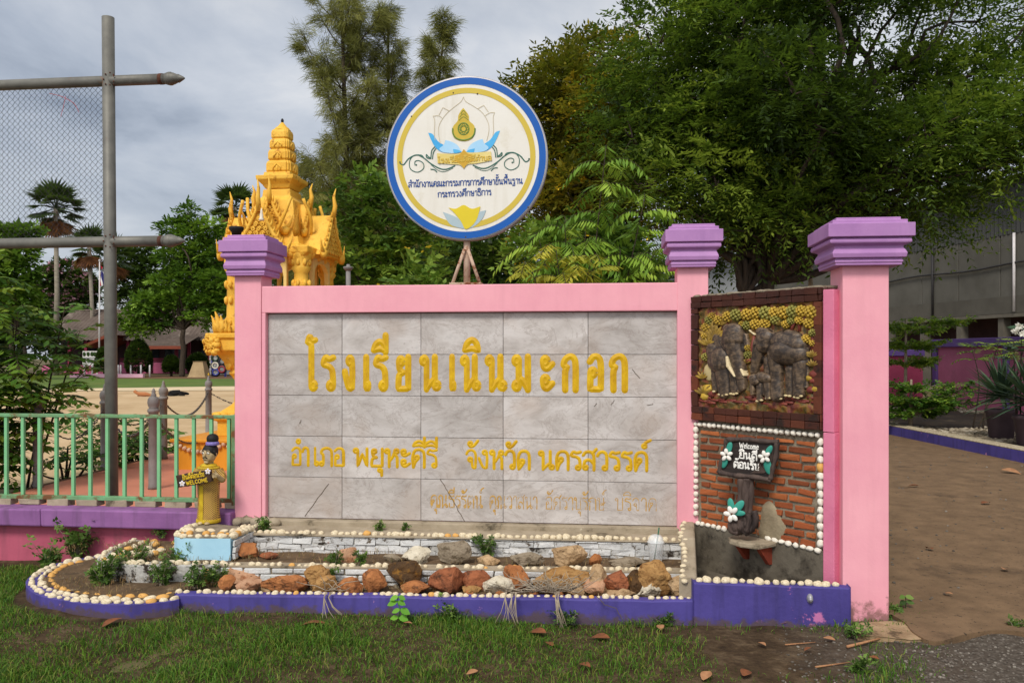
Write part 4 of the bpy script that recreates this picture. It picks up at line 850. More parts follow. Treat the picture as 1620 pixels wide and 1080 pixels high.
for e, caps in ((e1, [[(365, 560, 372, 620, 10, 12, 66), (372, 620, 412, 685, 12, 7, 62)], [(452, 640, 468, 680, 10, 6, 56)]]), (e2, [[(490, 385, 522, 412, 8, 6, 20)]])):
    for c in caps:
        t_ = heightfield('tusk', c, IVORY, None, step=2.5, wr=0); t_.parent = e
for e, L_ in ((e1, [(262, 785), (298, 805), (322, 810), (345, 806), (374, 800), (392, 803), (412, 798)]), (e2, [(655, 835), (680, 840), (700, 832), (735, 812), (760, 815), (795, 822), (815, 826), (835, 815)]), (e3, [(548, 848), (575, 842), (610, 830), (632, 828)])):
    m = MB()
    for a in L_: x, z = E(*a); m.ball((x, -.034, z), (.014, .01, .008), 2)
    m.build('toenails', NAIL, e, ro)
FRU = mat('fruit_paint', srgb(200, 164, 60), srgb(150, 124, 44), sc=12, rough=.5, dirt=srgb(84, 60, 30), dsc=14, dthr=.58, dw=.1); FRG = mat('green_fruit_paint', srgb(150, 142, 66), srgb(112, 110, 50), sc=12, rough=.5, dirt=srgb(70, 56, 30), dsc=14, dthr=.58, dw=.1)
LFP = mat('relief_leaf_paint', srgb(170, 138, 56), srgb(120, 96, 44), sc=10, rough=.5); RDP = mat('relief_red_paint', srgb(134, 66, 52), srgb(104, 48, 44), sc=10, rough=.5)
FCL = [(400, 285, 40), (470, 282, 40), (530, 270, 40), (595, 272, 46), (655, 270, 40), (712, 268, 42), (770, 262, 42), (830, 258, 38), (893, 265, 44), (468, 352, 30), (526, 344, 36), (588, 340, 36), (660, 312, 36), (878, 338, 36), (728, 345, 28), (762, 322, 26), (862, 440, 30), (285, 318, 32), (225, 318, 30), (205, 365, 32), (195, 420, 24), (200, 560, 28), (242, 292, 26), (345, 296, 36), (480, 545, 28), (478, 500, 22), (815, 318, 28), (905, 400, 26), (440, 345, 22), (905, 470, 22)]
for i, (cx, cy, r) in enumerate(FCL):
    m = MB(); g = .618*math.pi*2
    for k in range(34):
        zz = 1-2*(k+.5)/34; rr = math.sqrt(1-zz*zz); a = k*2.39996
        if rr*math.sin(a) < -.3: continue
        x, z = E(cx+r*.85*rr*math.cos(a), cy+r*.85*zz); m.ball((x, -.016-.026*max(0, rr*math.sin(a)), z), (.0085*r/32,)*3, 2)
    m.build('fruit_cluster', FRU if i % 3 else FRG, rel, ro)
def leafblob(m, cx, cy, ang, L, W_, y=-.022):
    p0 = np.array(E(cx, cy)); p1 = np.array(E(cx+L*math.cos(ang), cy-L*math.sin(ang))); d = p1-p0; nn = np.array((-d[1], d[0]))*W_
    V = []
    for t, ww, h in ((0, .2, 0), (.35, .9, .012), (.7, .8, .016), (1, .05, .004)):
        c = p0+d*t; V += [(c[0]+nn[0]*ww, y-h*.3, c[1]+nn[1]*ww), (c[0], y-h, c[1]), (c[0]-nn[0]*ww, y-h*.3, c[1]-nn[1]*ww)]
    m.add(V, [(3*i+k, 3*i+k+1, 3*i+k+4, 3*i+k+3) for i in range(3) for k in range(2)], 0, True)
for cx, cy, L, nn_ in ((262, 440, 110, 8), (232, 400, 80, 6), (215, 480, 70, 6), (300, 350, 60, 5), (800, 300, 50, 5), (690, 350, 46, 5), (470, 600, 50, 5), (600, 310, 40, 5), (180, 700, 60, 5), (900, 560, 60, 8), (185, 800, 70, 6), (905, 620, 50, 6), (505, 560, 40, 5)):
    m = MB()
    for k in range(nn_): leafblob(m, cx, cy, R(25+130*k/(nn_-1)), L*random.uniform(.7, 1.1), .16)
    m.build('leaf_tuft', LFP, rel, ro)
for pts, r in (([(330, 500), (335, 400), (340, 330)], 16), ([(760, 390), (770, 350), (790, 320)], 14), ([(815, 390), (810, 340), (840, 300)], 13), ([(905, 540), (900, 430), (870, 360)], 16), ([(510, 620), (500, 500), (515, 420)], 16)):
    m = MB(); m.tube([(E(*p)[0], -.014, E(*p)[1]) for p in pts], [r/4.154/250, r/4.154/300, r/4.154/400], 8); m.build('tree_trunk', RDP, rel, ro)
for i, (cx, cy, r) in enumerate([(912, 672, 26), (880, 700, 20), (905, 715, 20), (925, 770, 24), (890, 775, 22), (205, 770, 34), (240, 800, 24), (190, 820, 26), (480, 580, 20)]):
    m = MB(); x, z = E(cx, cy); m.ball((x, -.016, z), (r/4.154/250*1.4, .018, r/4.154/250), 3, nz=.2, seed=i); m.build('carved_gourd', FRU if i % 2 else RDP, rel, ro)
m = MB()
for i in range(26): cx = 170+30*i+random.uniform(-10, 10); cy = 845+random.uniform(-22, 22); p0 = E(cx-26, cy-2); p1 = E(cx+26, cy+3); m.tube([(p0[0], -.014, p0[1]), (p1[0], -.016, p1[1])], .0085, 6)
m.build('carved_soil', RDP, rel, ro)
m = MB(); x, z = E(205, 690); x1, z1 = E(235, 620); m.ball(((x+x1)/2, -.012, (z+z1)/2), (.05, .016, .06), 3, nz=.2); m.build('carved_rock', flat('relief_pale', srgb(190, 172, 124)), rel, ro)
# ---------------------------------------------------------------- trough below
tr = wthing('trough_basin', 'triangular cement trough with an indigo front and pebbled rim beside the big pillar', 'trough', (3.3, -.9, 0)); org = (3.3, -.9, 0)
q = [(2.957, -.962), (3.3, -.968), (3.83, -.978)]; kerb(dense(q, .1), .075, -.1, .236).build('front_kerb', mat('peeling_indigo_paint', srgb(80, 70, 142), srgb(62, 54, 118), sc=2.6, rough=.65, bump=.3, bsc=34, dirt=srgb(188, 112, 160), dsc=4.2, dthr=.62, dw=.03, dirt2=srgb(150, 120, 170), d2sc=16, d2thr=.68, streak=(srgb(46, 40, 78), .6), splash=(srgb(86, 70, 60), .1)), tr, org, .008)
pebble_row(tr, org, [(3.0, -.925, .247), (3.8, -.94, .247)], .047, (.024, .022, .02), skip=0)
A_ = w2l(RF.W(-.02, -.01, 0)); m = MB()
V = []
for t in np.linspace(0, 1, 9):
    x, y = A_[0]-.02+(2.965-A_[0])*t, A_[1]+(-.9-A_[1])*t; z = .40-.165*t**1.2+random.uniform(-.006, .006); w_ = .045
    V += [(x-w_, y, 0), (x-w_, y, z), (x+w_, y, z), (x+w_+.02, y, 0)]
m.add(V, [(4*i+k, 4*i+4+k, 4*i+4+(k+1) % 4, 4*i+(k+1) % 4) for i in range(8) for k in range(4)]+[(32, 33, 34, 35)], 0, False); m.build('side_rim', CONC, tr, org, .012)
for t in np.linspace(.05, 1, 15): pebble(tr, (A_[0]-.05+(2.965-A_[0])*t+random.uniform(-.02, .015)-org[0], A_[1]+(-.9-A_[1])*t-org[1], .392-.165*t**1.2), random.uniform(.014, .026), .02, .016, 1.5, 'pale_pebble')
B_ = w2l(RF.W(RLEN, -.01, 0)); m = MB(); m.add([(A_[0], A_[1], .09), (2.97, -.9, .09), (3.8, -.91, .09), (B_[0], B_[1], .09)], [(0, 1, 2, 3)]); m.build('basin_floor', STAIN, tr, org)
m = MB(); x, z = WL(1282, 947, -.985)[::2]; m.ball((x, -.972, z), (.018, .03, .028), 3); m.tube([(x, -.98, z), (x, -1.0, z-.005)], .011, 10); m.build('drain_spout', STEEL, tr, org)
# shelf on brick brackets and the carved welcome board standing on it
sf = RF.thing('cement_shelf', 'rough cement shelf on red brick brackets under the welcome board', 'shelf', (.4, -.1, .38)); org = (.4, -.1, .38)
a = rl(1143, 840, -.14); b = rl(1208, 858, -.14); zs = .385
m = MB(); 
pp = [(.10, .0), (.12, -.14), (.2, -.19), (.33, -.2), (.46, -.16), (.5, .0)]; n = len(pp)
sx0 = rl(1145, 845, -.16)[0]; sx1 = rl(1222, 855, -.05)[0]
pp = [(sx0+(x-.1)/.4*(sx1-sx0), y) for x, y in pp]
m.add([(x+random.uniform(-.01, .01), y, z) for z in (zs-.035, zs) for x, y in pp], [tuple(range(n))[::-1], tuple(range(n, 2*n))]+[(i, (i+1) % n, n+(i+1) % n, n+i) for i in range(n)]); m.build('shelf_slab', CONC, sf, org, .01)
RB = mat('red_bracket_brick', srgb(150, 66, 40), srgb(116, 48, 32), sc=8, rough=.9, bump=.4)
for fx in (.22, .82):
    x = sx0+(sx1-sx0)*fx; m = MB(); m.add([(x-.016, 0, zs-.15), (x+.016, 0, zs-.15), (x-.016, 0, zs-.036), (x+.016, 0, zs-.036), (x-.016, -.13, zs-.036), (x+.016, -.13, zs-.036), (x-.016, -.03, zs-.15), (x+.016, -.03, zs-.15)], [(0, 2, 4, 6), (1, 7, 5, 3), (4, 5, 7, 6), (0, 6, 7, 1), (2, 3, 5, 4), (0, 1, 3, 2)]); m.build('bracket', RB, sf, org, .004)
WOOD = mat('carved_wood_brown', srgb(92, 76, 68), srgb(64, 52, 48), sc=5, rough=.75, bump=.8, bsc=30, stretch=(3, 3, .6), dirt=srgb(40, 32, 30), dsc=6, dthr=.54, dw=.1, dirt2=srgb(150, 130, 110), d2sc=24, d2thr=.7)
DWOOD = mat('dark_board', srgb(52, 42, 38), srgb(34, 28, 26), sc=7, rough=.6, bump=.5, bsc=30, stretch=(.6, 3, 3), dirt2=srgb(110, 92, 76), d2sc=24, d2thr=.72)
_p = RF.L(1185, 725, -.125); _p = RF.W(*_p); BF = Fr(_p[0], _p[1], R(36)); wb = BF.thing('welcome_board', 'small carved dark board with white welcome writing and white flowers on a tree stump', 'welcome sign', (-.04, 0, zs)); org = (-.04, 0, zs)
YB = 0.0
def B(cx, cy, y=None): a = BF.L(1120+cx/4.907, 680+cy/4.907, YB if y is None else y); return a[0], a[2]
def tube_b(m, pts, r, n=10, **k): m.tube([(B(*p)[0], YB+(k.get('dy', 0)), B(*p)[1]) for p in pts], r, n)
m = MB(); cs = [B(150, 65), B(548, 90), B(488, 382), B(86, 328)][::-1]; m.prism(cs, YB-.008, YB+.03); brd = m.build('board', DWOOD, wb, org, .006)
for e in ([(148, 75), (300, 72), (420, 84), (552, 92)], [(85, 325), (220, 350), (360, 362), (495, 388)], [(540, 92), (532, 200), (505, 290), (488, 380)], [(150, 70), (135, 160), (110, 250), (90, 330)]):
    m = MB(); tube_b(m, crom([(a, b_) for a, b_ in e], 4), [.016+.003*math.sin(i*1.7) for i in range(13)], 9, dy=-.008); m.build('log_frame', WOOD, wb, org)
m = MB()
for i in range(7): tube_b(m, crom([(505-i*16, 130+i*4), (500-i*14, 220), (470-i*14, 300), (430-i*16, 335)], 3), .004, 6, dy=-.01)
m.build('carved_grain', WOOD, wb, org)
m = MB(); pts = [(295, 375), (292, 450), (285, 560), (275, 680), (280, 790)]
for i in range(5):
    dx = (-38, -12, 14, 36, 0)[i]; tube_b(m, crom([(a+dx*(1+.25*(j > 2)), b_) for j, (a, b_) in enumerate(pts)], 4), [.020+.004*math.sin(i+j*.8)+(.008 if j > 10 else 0) for j in range(17)], 9, dy=.012*(i % 2))
tube_b(m, crom([(370, 620), (385, 690), (350, 760), (300, 795)], 4), [.02]*13, 9, dy=-.03); tube_b(m, crom([(330, 640), (340, 700), (320, 780)], 4), [.018]*9, 9, dy=-.045); tube_b(m, crom([(215, 700), (190, 730), (200, 775), (250, 790)], 4), [.02]*13, 9, dy=-.03)
for cx, cy, r in ((285, 745, .06), (330, 720, .05), (230, 750, .045)): x, z = B(cx, cy); m.ball((x, YB-.005, z), (r, .05, .05), 3, nz=.3, seed=int(cx))
m.build('stump', WOOD, wb, org)
FW = flat('flower_white', srgb(236, 230, 220), rough=.5); FT = flat('leaf_teal', srgb(64, 156, 138), srgb(44, 128, 112), rough=.5)
def flower(parent, cx, cy, r, angs, leaves, yo=-.02):
    f = MB()
    for a in angs:
        x, z = B(cx+r*.62*math.cos(a), cy-r*.62*math.sin(a)); q = roty(-a) @ np.diag((1., 1., 1.)); f.ball((x, YB+yo-.012, z), (.00040*r, .011, .00027*r), 3, rot=roty(-a))
    o = f.build('flower', FW, parent, org)
    l = MB()
    for a, L_ in leaves: x, z = B(cx+L_*.6*math.cos(a), cy-L_*.6*math.sin(a)); l.ball((x, YB+yo+.004, z), (.00042*L_, .008, .00020*L_), 3, rot=roty(-a))
    l.build('flower_leaf', FT, parent, org)
flower(wb, 158, 190, 47, [R(a) for a in (20, 95, 160, 235, 310)], [(R(75), 95), (R(250), 100)])
flower(wb, 452, 205, 46, [R(a) for a in (40, 100, 170, 240, 320)], [(R(60), 90), (R(285), 125)])
flower(wb, 212, 640, 58, [R(a) for a in (50, 110, 175, 255, 310)], [(R(100), 110), (R(50), 120), (R(5), 90)], -.05)
LW = flat('letter_white', srgb(240, 236, 228), rough=.5); m = MB()
for txt, a, b_, hh, wd in (('Welcome', (250, 138), (398, 150), 40, .0055), ('ยินดี', (248, 216), (384, 234), 46, .0086), ('ต้อนรับ', (204, 288), (400, 312), 46, .0088)):
    st, tw = set_text(txt, .1, True); p0, p1 = np.array(B(*a)), np.array(B(*b_)); H_ = hh/4.907/245
    draw(m, st, lambda x, y: (p0[0]+(p1[0]-p0[0])*x/tw+y*H_*.25*0, p0[1]+(p1[1]-p0[1])*x/tw+y*H_), wd, lambda x, z, h: (x, YB-.011-h, z), .3)
m.build('lettering', LW, brd, org)
# ---------------------------------------------------------------- big gate pillar
GX, GY = P(1338, HZ, 4.72)[0], 4.72
gp = thing('gate_pillar', 'tall pink gate pillar with a stepped purple cap beside the driveway', 'pillar', (GX+.13, GY+.13, 0), -TH)
pillar(gp, -.128, .128, -.128, .128, 2.06, (0, 0, 0), .92, name='shaft')
# ---------------------------------------------------------------- plastic cup
CUPM, nt_, b_ = newmat('clear_plastic'); b_.inputs['Base Color'].default_value = (.93, .95, .95, 1); b_.inputs['Roughness'].default_value = .25; b_.inputs['Alpha'].default_value = .42
cp = W2(2.79, -.36, .19); cup = thing('plastic_cup', 'empty clear plastic cup with a dome lid and green straw left on the brick step', 'cup', cp)
m = MB(); m.lathe([(.038, .0), (.052, .13), (.053, .132), (.0535, .136)], 24); m.build('cup_body', CUPM, cup)
m = MB(); m.lathe([(.056, .136), (.056, .142), (.05, .15), (.045, .168), (.03, .185), (.012, .19)], 24); m.build('dome_lid', CUPM, cup)
m = MB(); m.tube([(-.012, 0, .012), (.012, -.005, .18), (.02, -.006, .235)], .0042, 8); m.build('straw', flat('straw_green', srgb(30, 96, 70)), cup)
# ================================================================ ground
def sheet(name, pts, z, m_, n=1):
    m = MB(); m.add([(p[0], p[1], z) for p in pts], [tuple(range(len(pts)))]); return struct(m, name, m_)
mat('earth', srgb(112, 96, 66), srgb(88, 78, 50), sc=.6, rough=.95, bump=.5, bsc=8, dirt=srgb(76, 84, 44), dsc=.5, dthr=.5, dw=.15)
mat('sand', srgb(206, 178, 138), srgb(190, 160, 120), sc=.5, rough=.95, bump=.4, bsc=10, dirt=srgb(176, 146, 106), dsc=.35, dthr=.52, dw=.12, dirt2=srgb(150, 120, 84), d2sc=3, d2thr=.7)
mat('pale_sand', srgb(222, 200, 164), srgb(208, 184, 146), sc=.5, rough=.95)
mat('lawn_green', srgb(98, 118, 46), srgb(78, 98, 36), sc=.5, rough=.95, bump=.4, bsc=6, dirt=srgb(128, 120, 60), dsc=.4, dthr=.58, dw=.15)
mat('brown_mound', srgb(120, 88, 60), srgb(96, 70, 46), sc=1.2, rough=.95)
sheet('ground', [(-160, -12), (160, -12), (160, 260), (-160, 260)], -.03, 'earth')
sheet('sand_yard', [(-40, 9.6), (1.2, 9.6), (1.2, 12), (2, 36), (-40, 33)], -.004, 'sand')
sheet('sand_path', [(-60, 32.4), (2, 36), (2, 42), (-14, 40), (-22, 36.2), (-60, 34.5)], .0, 'pale_sand')
sheet('lawn', [(-60, 34), (-22, 36), (-14, 39.6), (2, 41), (2, 60), (-60, 60)], .004, 'lawn_green')
sheet('earth_bank', [(-27, 52), (2, 50), (2, 62), (-27, 60)], .009, 'brown_mound')
# foreground: grass and bare dirt on one soil sheet with small bumps
def front_mat():
    m, nt, b = newmat('front_soil')
    tc = N(nt, 'ShaderNodeTexCoord'); v = tc.outputs['Object']
    n1 = N(nt, 'ShaderNodeTexNoise', Scale=7, Detail=9, Roughness=.7); LK(nt, v, n1.inputs[0])
    r1 = ramp(nt, [(.3, srgb(48, 38, 28)), (.5, srgb(72, 58, 42)), (.68, srgb(102, 86, 66))]); LK(nt, n1.outputs[0], r1.inputs[0])
    n2 = N(nt, 'ShaderNodeTexNoise', Scale=1.3, Detail=4); LK(nt, v, n2.inputs[0])
    sp = N(nt, 'ShaderNodeSeparateXYZ'); LK(nt, v, sp.inputs[0])
    ad = N(nt, 'ShaderNodeMath', _operation='MULTIPLY_ADD'); LK(nt, n2.outputs[0], ad.inputs[0]); ad.inputs[1].default_value = 1.6; LK(nt, sp.outputs[0], ad.inputs[2])
    gr = ramp(nt, [(.0, 0), (1, 1)]); mr = N(nt, 'ShaderNodeMapRange'); LK(nt, ad.outputs[0], mr.inputs[0])
    for i, q in ((1, 2.2), (2, 3.0), (3, 0), (4, 1)): mr.inputs[i].default_value = q
    n3 = N(nt, 'ShaderNodeTexVoronoi', Scale=70); LK(nt, v, n3.inputs[0])
    n3b = N(nt, 'ShaderNodeTexNoise', Scale=30, Detail=4); LK(nt, v, n3b.inputs[0])
    r3 = ramp(nt, [(.25, srgb(70, 60, 52)), (.55, srgb(100, 92, 82)), (.75, srgb(136, 128, 120))]); LK(nt, n3b.outputs[0], r3.inputs[0])
    g3 = mixc(nt, n3.outputs['Distance'], r3.outputs[0], srgb(70, 62, 54))
    LK(nt, mixc(nt, mr.outputs[0], r1.outputs[0], g3), b.inputs['Base Color']); b.inputs['Roughness'].default_value = .95; b.inputs['Specular IOR Level'].default_value = .1
    bp = N(nt, 'ShaderNodeBump', Strength=.8, Distance=.02); LK(nt, n3b.outputs[0], bp.inputs['Height']); LK(nt, bp.outputs[0], b.inputs['Normal'])
front_mat()
def gz(x, y):
    # the ground falls a little from the wall to the road and has small lumps
    p = Vector((x*1.3, y*1.3, 0)); r_ = max(0, min(1, (x-1.0)/1.2))
    return -.012+.025*mnoise.noise(p)+.012*mnoise.noise(p*4)+.03*r_*max(0, min(1, (y-4.1)/.5))
xs = np.arange(-6.5, 6.51, .06); ys = np.arange(1.5, 6.4, .06); V = [(x, y, gz(x, y)) for y in ys for x in xs]; nx = len(xs)
m = MB(); m.add(V, [(j*nx+i, j*nx+i+1, (j+1)*nx+i+1, (j+1)*nx+i) for j in range(len(ys)-1) for i in range(nx-1)], 0, True); struct(m, 'verge', 'front_soil')
mat('driveway_cement', srgb(128, 102, 75), srgb(104, 82, 59), sc=5, rough=.95, bump=.8, bsc=45, dirt=srgb(84, 66, 48), dsc=2.2, dthr=.54, dw=.16, dirt2=srgb(62, 50, 38), d2sc=30, d2thr=.6)
e = [G(u, v, .04) for u, v in ((1412, 972), (1432, 984), (1446, 1000), (1480, 1014), (1530, 1002), (1580, 996), (1640, 1000), (1760, 1004))]
e = crom([(p[0], p[1]) for p in e], 4); n = len(e); bk = [(14, e[-1][1]), (14, 60), (1.9, 60), (e[0][0]-.35, 4.95)]
top = [(p[0], p[1], .04) for p in e]+[(x, y, .04) for x, y in bk]
m = MB(); m.add(top+[(p[0], p[1]+.01, -.1) for p in e], [tuple(range(n+4))]+[(n+4+i, n+4+i+1, i+1, i) for i in range(n-1)]); struct(m, 'driveway', 'driveway_cement')
# paved terrace of the shrine
TZ = .1
mat('terrace_paint', srgb(216, 142, 112), srgb(200, 126, 98), sc=1.4, rough=.7, bump=.15, bsc=20, dirt=srgb(180, 124, 100), dsc=1.2, dthr=.55, dw=.2, dirt2=srgb(140, 96, 80), d2sc=10, d2thr=.72)
tp = [G(-60, 800, TZ), G(37, 776, TZ), G(130, 753, TZ), G(220, 729, TZ), G(281, 715, TZ), G(345, 694, TZ), Vector((1.0, 15, 0)), W2(3, .25, 0), W2(-2.9, .22, 0)]
m = MB(); n = len(tp); m.add([(p[0], p[1], z) for z in (-.05, TZ) for p in tp], [tuple(range(n, 2*n))[::-1]]+[(i, (i+1) % n, n+(i+1) % n, n+i) for i in range(n)]); struct(m, 'terrace', 'terrace_paint')
m = MB()
for a, b in zip(tp[1:5], tp[2:6]):
    d = unit(np.array(b)-np.array(a)); nn = np.array((-d[1], d[0], 0)); q = [np.array(a)+nn*.02, np.array(b)+nn*.02, np.array(b)+nn*.14, np.array(a)+nn*.14]
    m.add([(p[0], p[1], z) for z in (-.05, .085) for p in q], [(4, 5, 6, 7), (0, 1, 5, 4), (1, 2, 6, 5), (2, 3, 7, 6), (3, 0, 4, 7)])
struct(m, 'terrace_kerb', 'brown_mound')
# kerb and gravel bed along the right side of the driveway
rk = thing('roadside_kerb', 'long indigo kerb with a pebbled top along the right side of the driveway', 'kerb', (7.2, 12, 0))
m = MB(); m.box(7.1, 7.36, 9.0, 26, -.02, .2, jit=.0); m.build('kerb_body', INDIGO, rk, (7.2, 12, 0), .01)
PT = mat('pebble_topping', srgb(206, 192, 164), srgb(150, 134, 106), sc=30, rough=.9, bump=1, bsc=60); m = MB(); m.box(7.1, 7.38, 9.0, 26, .201, .222, jit=.0); m.build('pebble_top', PT, rk, (7.2, 12, 0), .01)
mat('dark_bed_soil', srgb(76, 62, 46), srgb(54, 46, 36), sc=2, rough=.95, bump=.8, bsc=20, dirt=srgb(108, 92, 70), dsc=2.2, dthr=.56, dw=.1)
sheet('gravel_bed', [(7.34, 9), (11.7, 9), (11.7, 24), (7.34, 26)], .14, 'dark_bed_soil')
rg = np.random.RandomState(5); m = MB(); v0, f0 = ico(1); k = 0
while k < 2600:
    x, y = rg.uniform(7.4, 11.6), rg.uniform(9.2, 23.5)
    if mnoise.noise(Vector((x*.7, y*.55, 3.3))) + .25*mnoise.noise(Vector((x*2.5, y*2, 1))) < .02 + .1*rg.rand(): continue
    s = rg.uniform(.03, .075); m.add(v0*np.array((s, s*rg.uniform(.6, 1), s*.55))@rotz(rg.uniform(0, 3)).T+np.array((x, y, .15)), f0, rg.rand(), True); k += 1
mat('white_gravel', srgb(176, 164, 142), srgb(146, 132, 108), sc=9, rough=.9, tint=[(0, srgb(90, 76, 58)), (.55, srgb(136, 122, 100)), (1, srgb(192, 180, 160))])
struct(m, 'white_gravel', 'white_gravel', 'stuff')
# ================================================================ grass and litter in front
leafmat('grass_blade', [srgb(46, 74, 20), srgb(66, 104, 28), srgb(92, 134, 38), srgb(134, 132, 62)], .25)
def blades(n, region, hgt, wid, seed, dens=None, zf=None):
    rg = np.random.RandomState(seed); x0, x1, y0, y1 = region
    x = rg.uniform(x0, x1, n); y = rg.uniform(y0, y1, n)
    keep = np.array([dens(a, b) > r_ for a, b, r_ in zip(x, y, rg.rand(n))]) if dens else np.ones(n, bool)
    x, y = x[keep], y[keep]; n = len(x); z = np.array([(zf or gz)(a, b) for a, b in zip(x, y)])-.004
    h = hgt*rg.uniform(.45, 1.25, n)*np.array([min(1.5, max(.4, .8+1.1*mnoise.noise(Vector((a*1.9, b*1.9, 1))))) for a, b in zip(x, y)]); a = rg.uniform(0, 2*math.pi, n); ln = rg.uniform(.1, 1.15, n); w_ = wid*rg.uniform(.7, 1.3, n); b = rg.uniform(0, 2*math.pi, n)
    p0 = np.stack([x, y, z], 1); d = np.stack([np.cos(a), np.sin(a), np.zeros(n)], 1); sd = np.stack([np.cos(b), np.sin(b), np.zeros(n)], 1)*w_[:, None]
    pm = p0 + d*(h*ln*.35)[:, None]; pm[:, 2] += h*.6; pt_ = p0 + d*(h*ln)[:, None]; pt_[:, 2] += h*(1-.3*ln)
    t = rg.rand(n)
    return np.concatenate([np.stack([p0-sd/2, p0+sd/2, pm+sd*.4, pm-sd*.4], 1), np.stack([pm-sd*.4, pm+sd*.4, pt_+sd*.08, pt_-sd*.08], 1)]), np.concatenate([t, t])
def inbed(x, y):
    lx, ly, _ = w2l((x, y, 0))
    if ly > -.02: return True
    if -.14 < lx < 3.84 and ly > -1.02+.026*lx: return True
    if lx <= -.1 and (lx+.55)**2/.86**2+(ly+.5)**2/.8**2 < 1: return True
    return False
def gdens(x, y):
    if inbed(x, y): return 0
    f = .44+1.0*mnoise.noise(Vector((x*1.1, y*1.4, 2)))+.35*mnoise.noise(Vector((x*4, y*4, 5)))
    lx, ly, _ = w2l((x, y, 0)); near = max(0, 1-abs(ly+1.12)/.12)
    f += .42 - .5*near*.5
    if x > -.3: f -= .8*min(1, (x+.3)/1.9)*(1 if y < 4.45 else .5)
    if x > 1.75: f -= 1.4*(x-1.75)
    if -2.6 < x < -1.0 and 4.45 < y < 4.85: f -= .35
    return f
q, t = blades(170000, (-4.6, 2.5, 3.3, 6.05), .046, .0046, 1, gdens); m = MB(); m.quads(q, t)
q, t = blades(1600, (-2.8, 2.2, 4.6, 5.2), .085, .005, 4, lambda x, y: 0 if inbed(x, y) else max(0, .9-abs(w2l((x, y, 0))[1]+1.1)*7)); m.quads(q, t)
q, t = blades(5200, (-2.8, 2.0, 4.55, 5.3), .075, .005, 6, lambda x, y: 0 if inbed(x, y) else max(0, 1.1-abs(w2l((x, y, 0))[1]+1.08)*9)*(mnoise.noise(Vector((x*3.1, y*2, 7)))*2.2+.1)); m.quads(q, t)
struct(m, 'grass', 'grass_blade', 'stuff')
# dead grass and leaf crumbs lying in the planter beds
leafmat('dead_grass', [srgb(112, 84, 52), srgb(142, 112, 74), srgb(166, 140, 98), srgb(96, 96, 50)], .15)
def bedz(x, y):
    lx, ly, _ = w2l((x, y, 0))
    return .098 if (lx < -.1 and ly < -.72) or (lx >= -.1 and ly < -.66+.05*lx) else (.208 if lx < 0 else .202)
def inside_bed(x, y):
    lx, ly, _ = w2l((x, y, 0)); c = .35+.9*mnoise.noise(Vector((x*3, y*3, 4)))
    if lx > 2.9 or ly > -.22: return 0
    if lx > -.1: return c*.55 if ly > -.9+.03*lx else 0
    return c*1.5 if (lx+.55)**2/.70**2+(ly+.5)**2/.62**2 < 1 and not (lx > -.46 and -.66 < ly) else 0
q, t = blades(17000, (-3.2, 1.4, 4.7, 6.2), .05, .0032, 9, inside_bed, bedz); q[:, :, 2] = np.minimum(q[:, :, 2], q[:, 0:1, 2]+.03); m = MB(); m.quads(q, t); struct(m, 'dead_grass', 'dead_grass', 'stuff')
# fallen leaves, chips of wood and crumbs of stone
LITTER = mat('dry_leaf', srgb(136, 82, 48), srgb(98, 60, 38), sc=20, rough=.8)
LITTERB = mat('pale_dry_leaf', srgb(176, 128, 90), srgb(140, 98, 66), sc=20, rough=.8)
def dry_leaf(u, v, L, lab, mm=LITTER, rz=None):
    p = G(u, v, 0); rz = random.uniform(0, 6) if rz is None else rz; m = MB(); V = []; n = 7
    for i in range(n):
        t = i/(n-1); w_ = .32*L*math.sin(math.pi*min(.98, t+.04))**.8; c = .05*L*math.sin(t*3)
        V += [(-L/2+L*t, -w_, c+.25*w_), (-L/2+L*t, 0, c), (-L/2+L*t, w_, c+.3*w_)]
    m.add(V, [(3*i+k, 3*i+k+1, 3*i+k+4, 3*i+k+3) for i in range(n-1) for k in range(2)], 0, True)
    o = single(m, 'fallen_leaf', mm, lab, 'leaf', group='fallen leaves on the verge'); z = gz(p[0], p[1])+.02; p = G(u, v, z); o.location = (p[0], p[1], z); o.rotation_euler = (random.uniform(-.2, .2), random.uniform(-.2, .2), rz)
for a in ((497, 988, .15, 'long brown dead leaf in the grass left of the green seedling', LITTER, .1), (1045, 992, .07, 'curled tan leaf at the foot of the kerb crack', LITTERB), (850, 1000, .11, 'reddish dead leaf lying in the grass below the dry twigs', LITTER, 2.6),
          (868, 1018, .07, 'small brown leaf in the grass below the kerb middle', LITTER), (925, 1052, .08, 'brown leaf near the bottom edge right of the grass', LITTER), (1118, 1068, .085, 'tan curled leaf at the bottom edge on the dark soil', LITTERB), (1180, 1064, .085, 'orange brown leaf right of the tan curled leaf', LITTER),
          (1205, 1018, .06, 'small orange leaf on the weeds before the trough', LITTERB), (1312, 1010, .06, 'orange leaf on the soil before the big pillar', LITTERB), (1383, 1040, .05, 'small brown leaf on the soil right of the wood stick', LITTER), (1278, 1026, .05, 'tiny dull leaf on the bare soil', LITTER),
          (747, 1063, .06, 'pale leaf in the grass at the bottom centre', LITTERB), (178, 984, .12, 'rust brown leaf in the grass before the curved kerb', LITTER), (645, 985, .05, 'pinkish leaf beside the green seedling', LITTERB), (950, 1008, .1, 'dark red leaf beneath the kerb to the right of the twigs', LITTER), (1240, 985, .05, 'small tan leaf below the indigo trough front', LITTERB)): dry_leaf(*a)
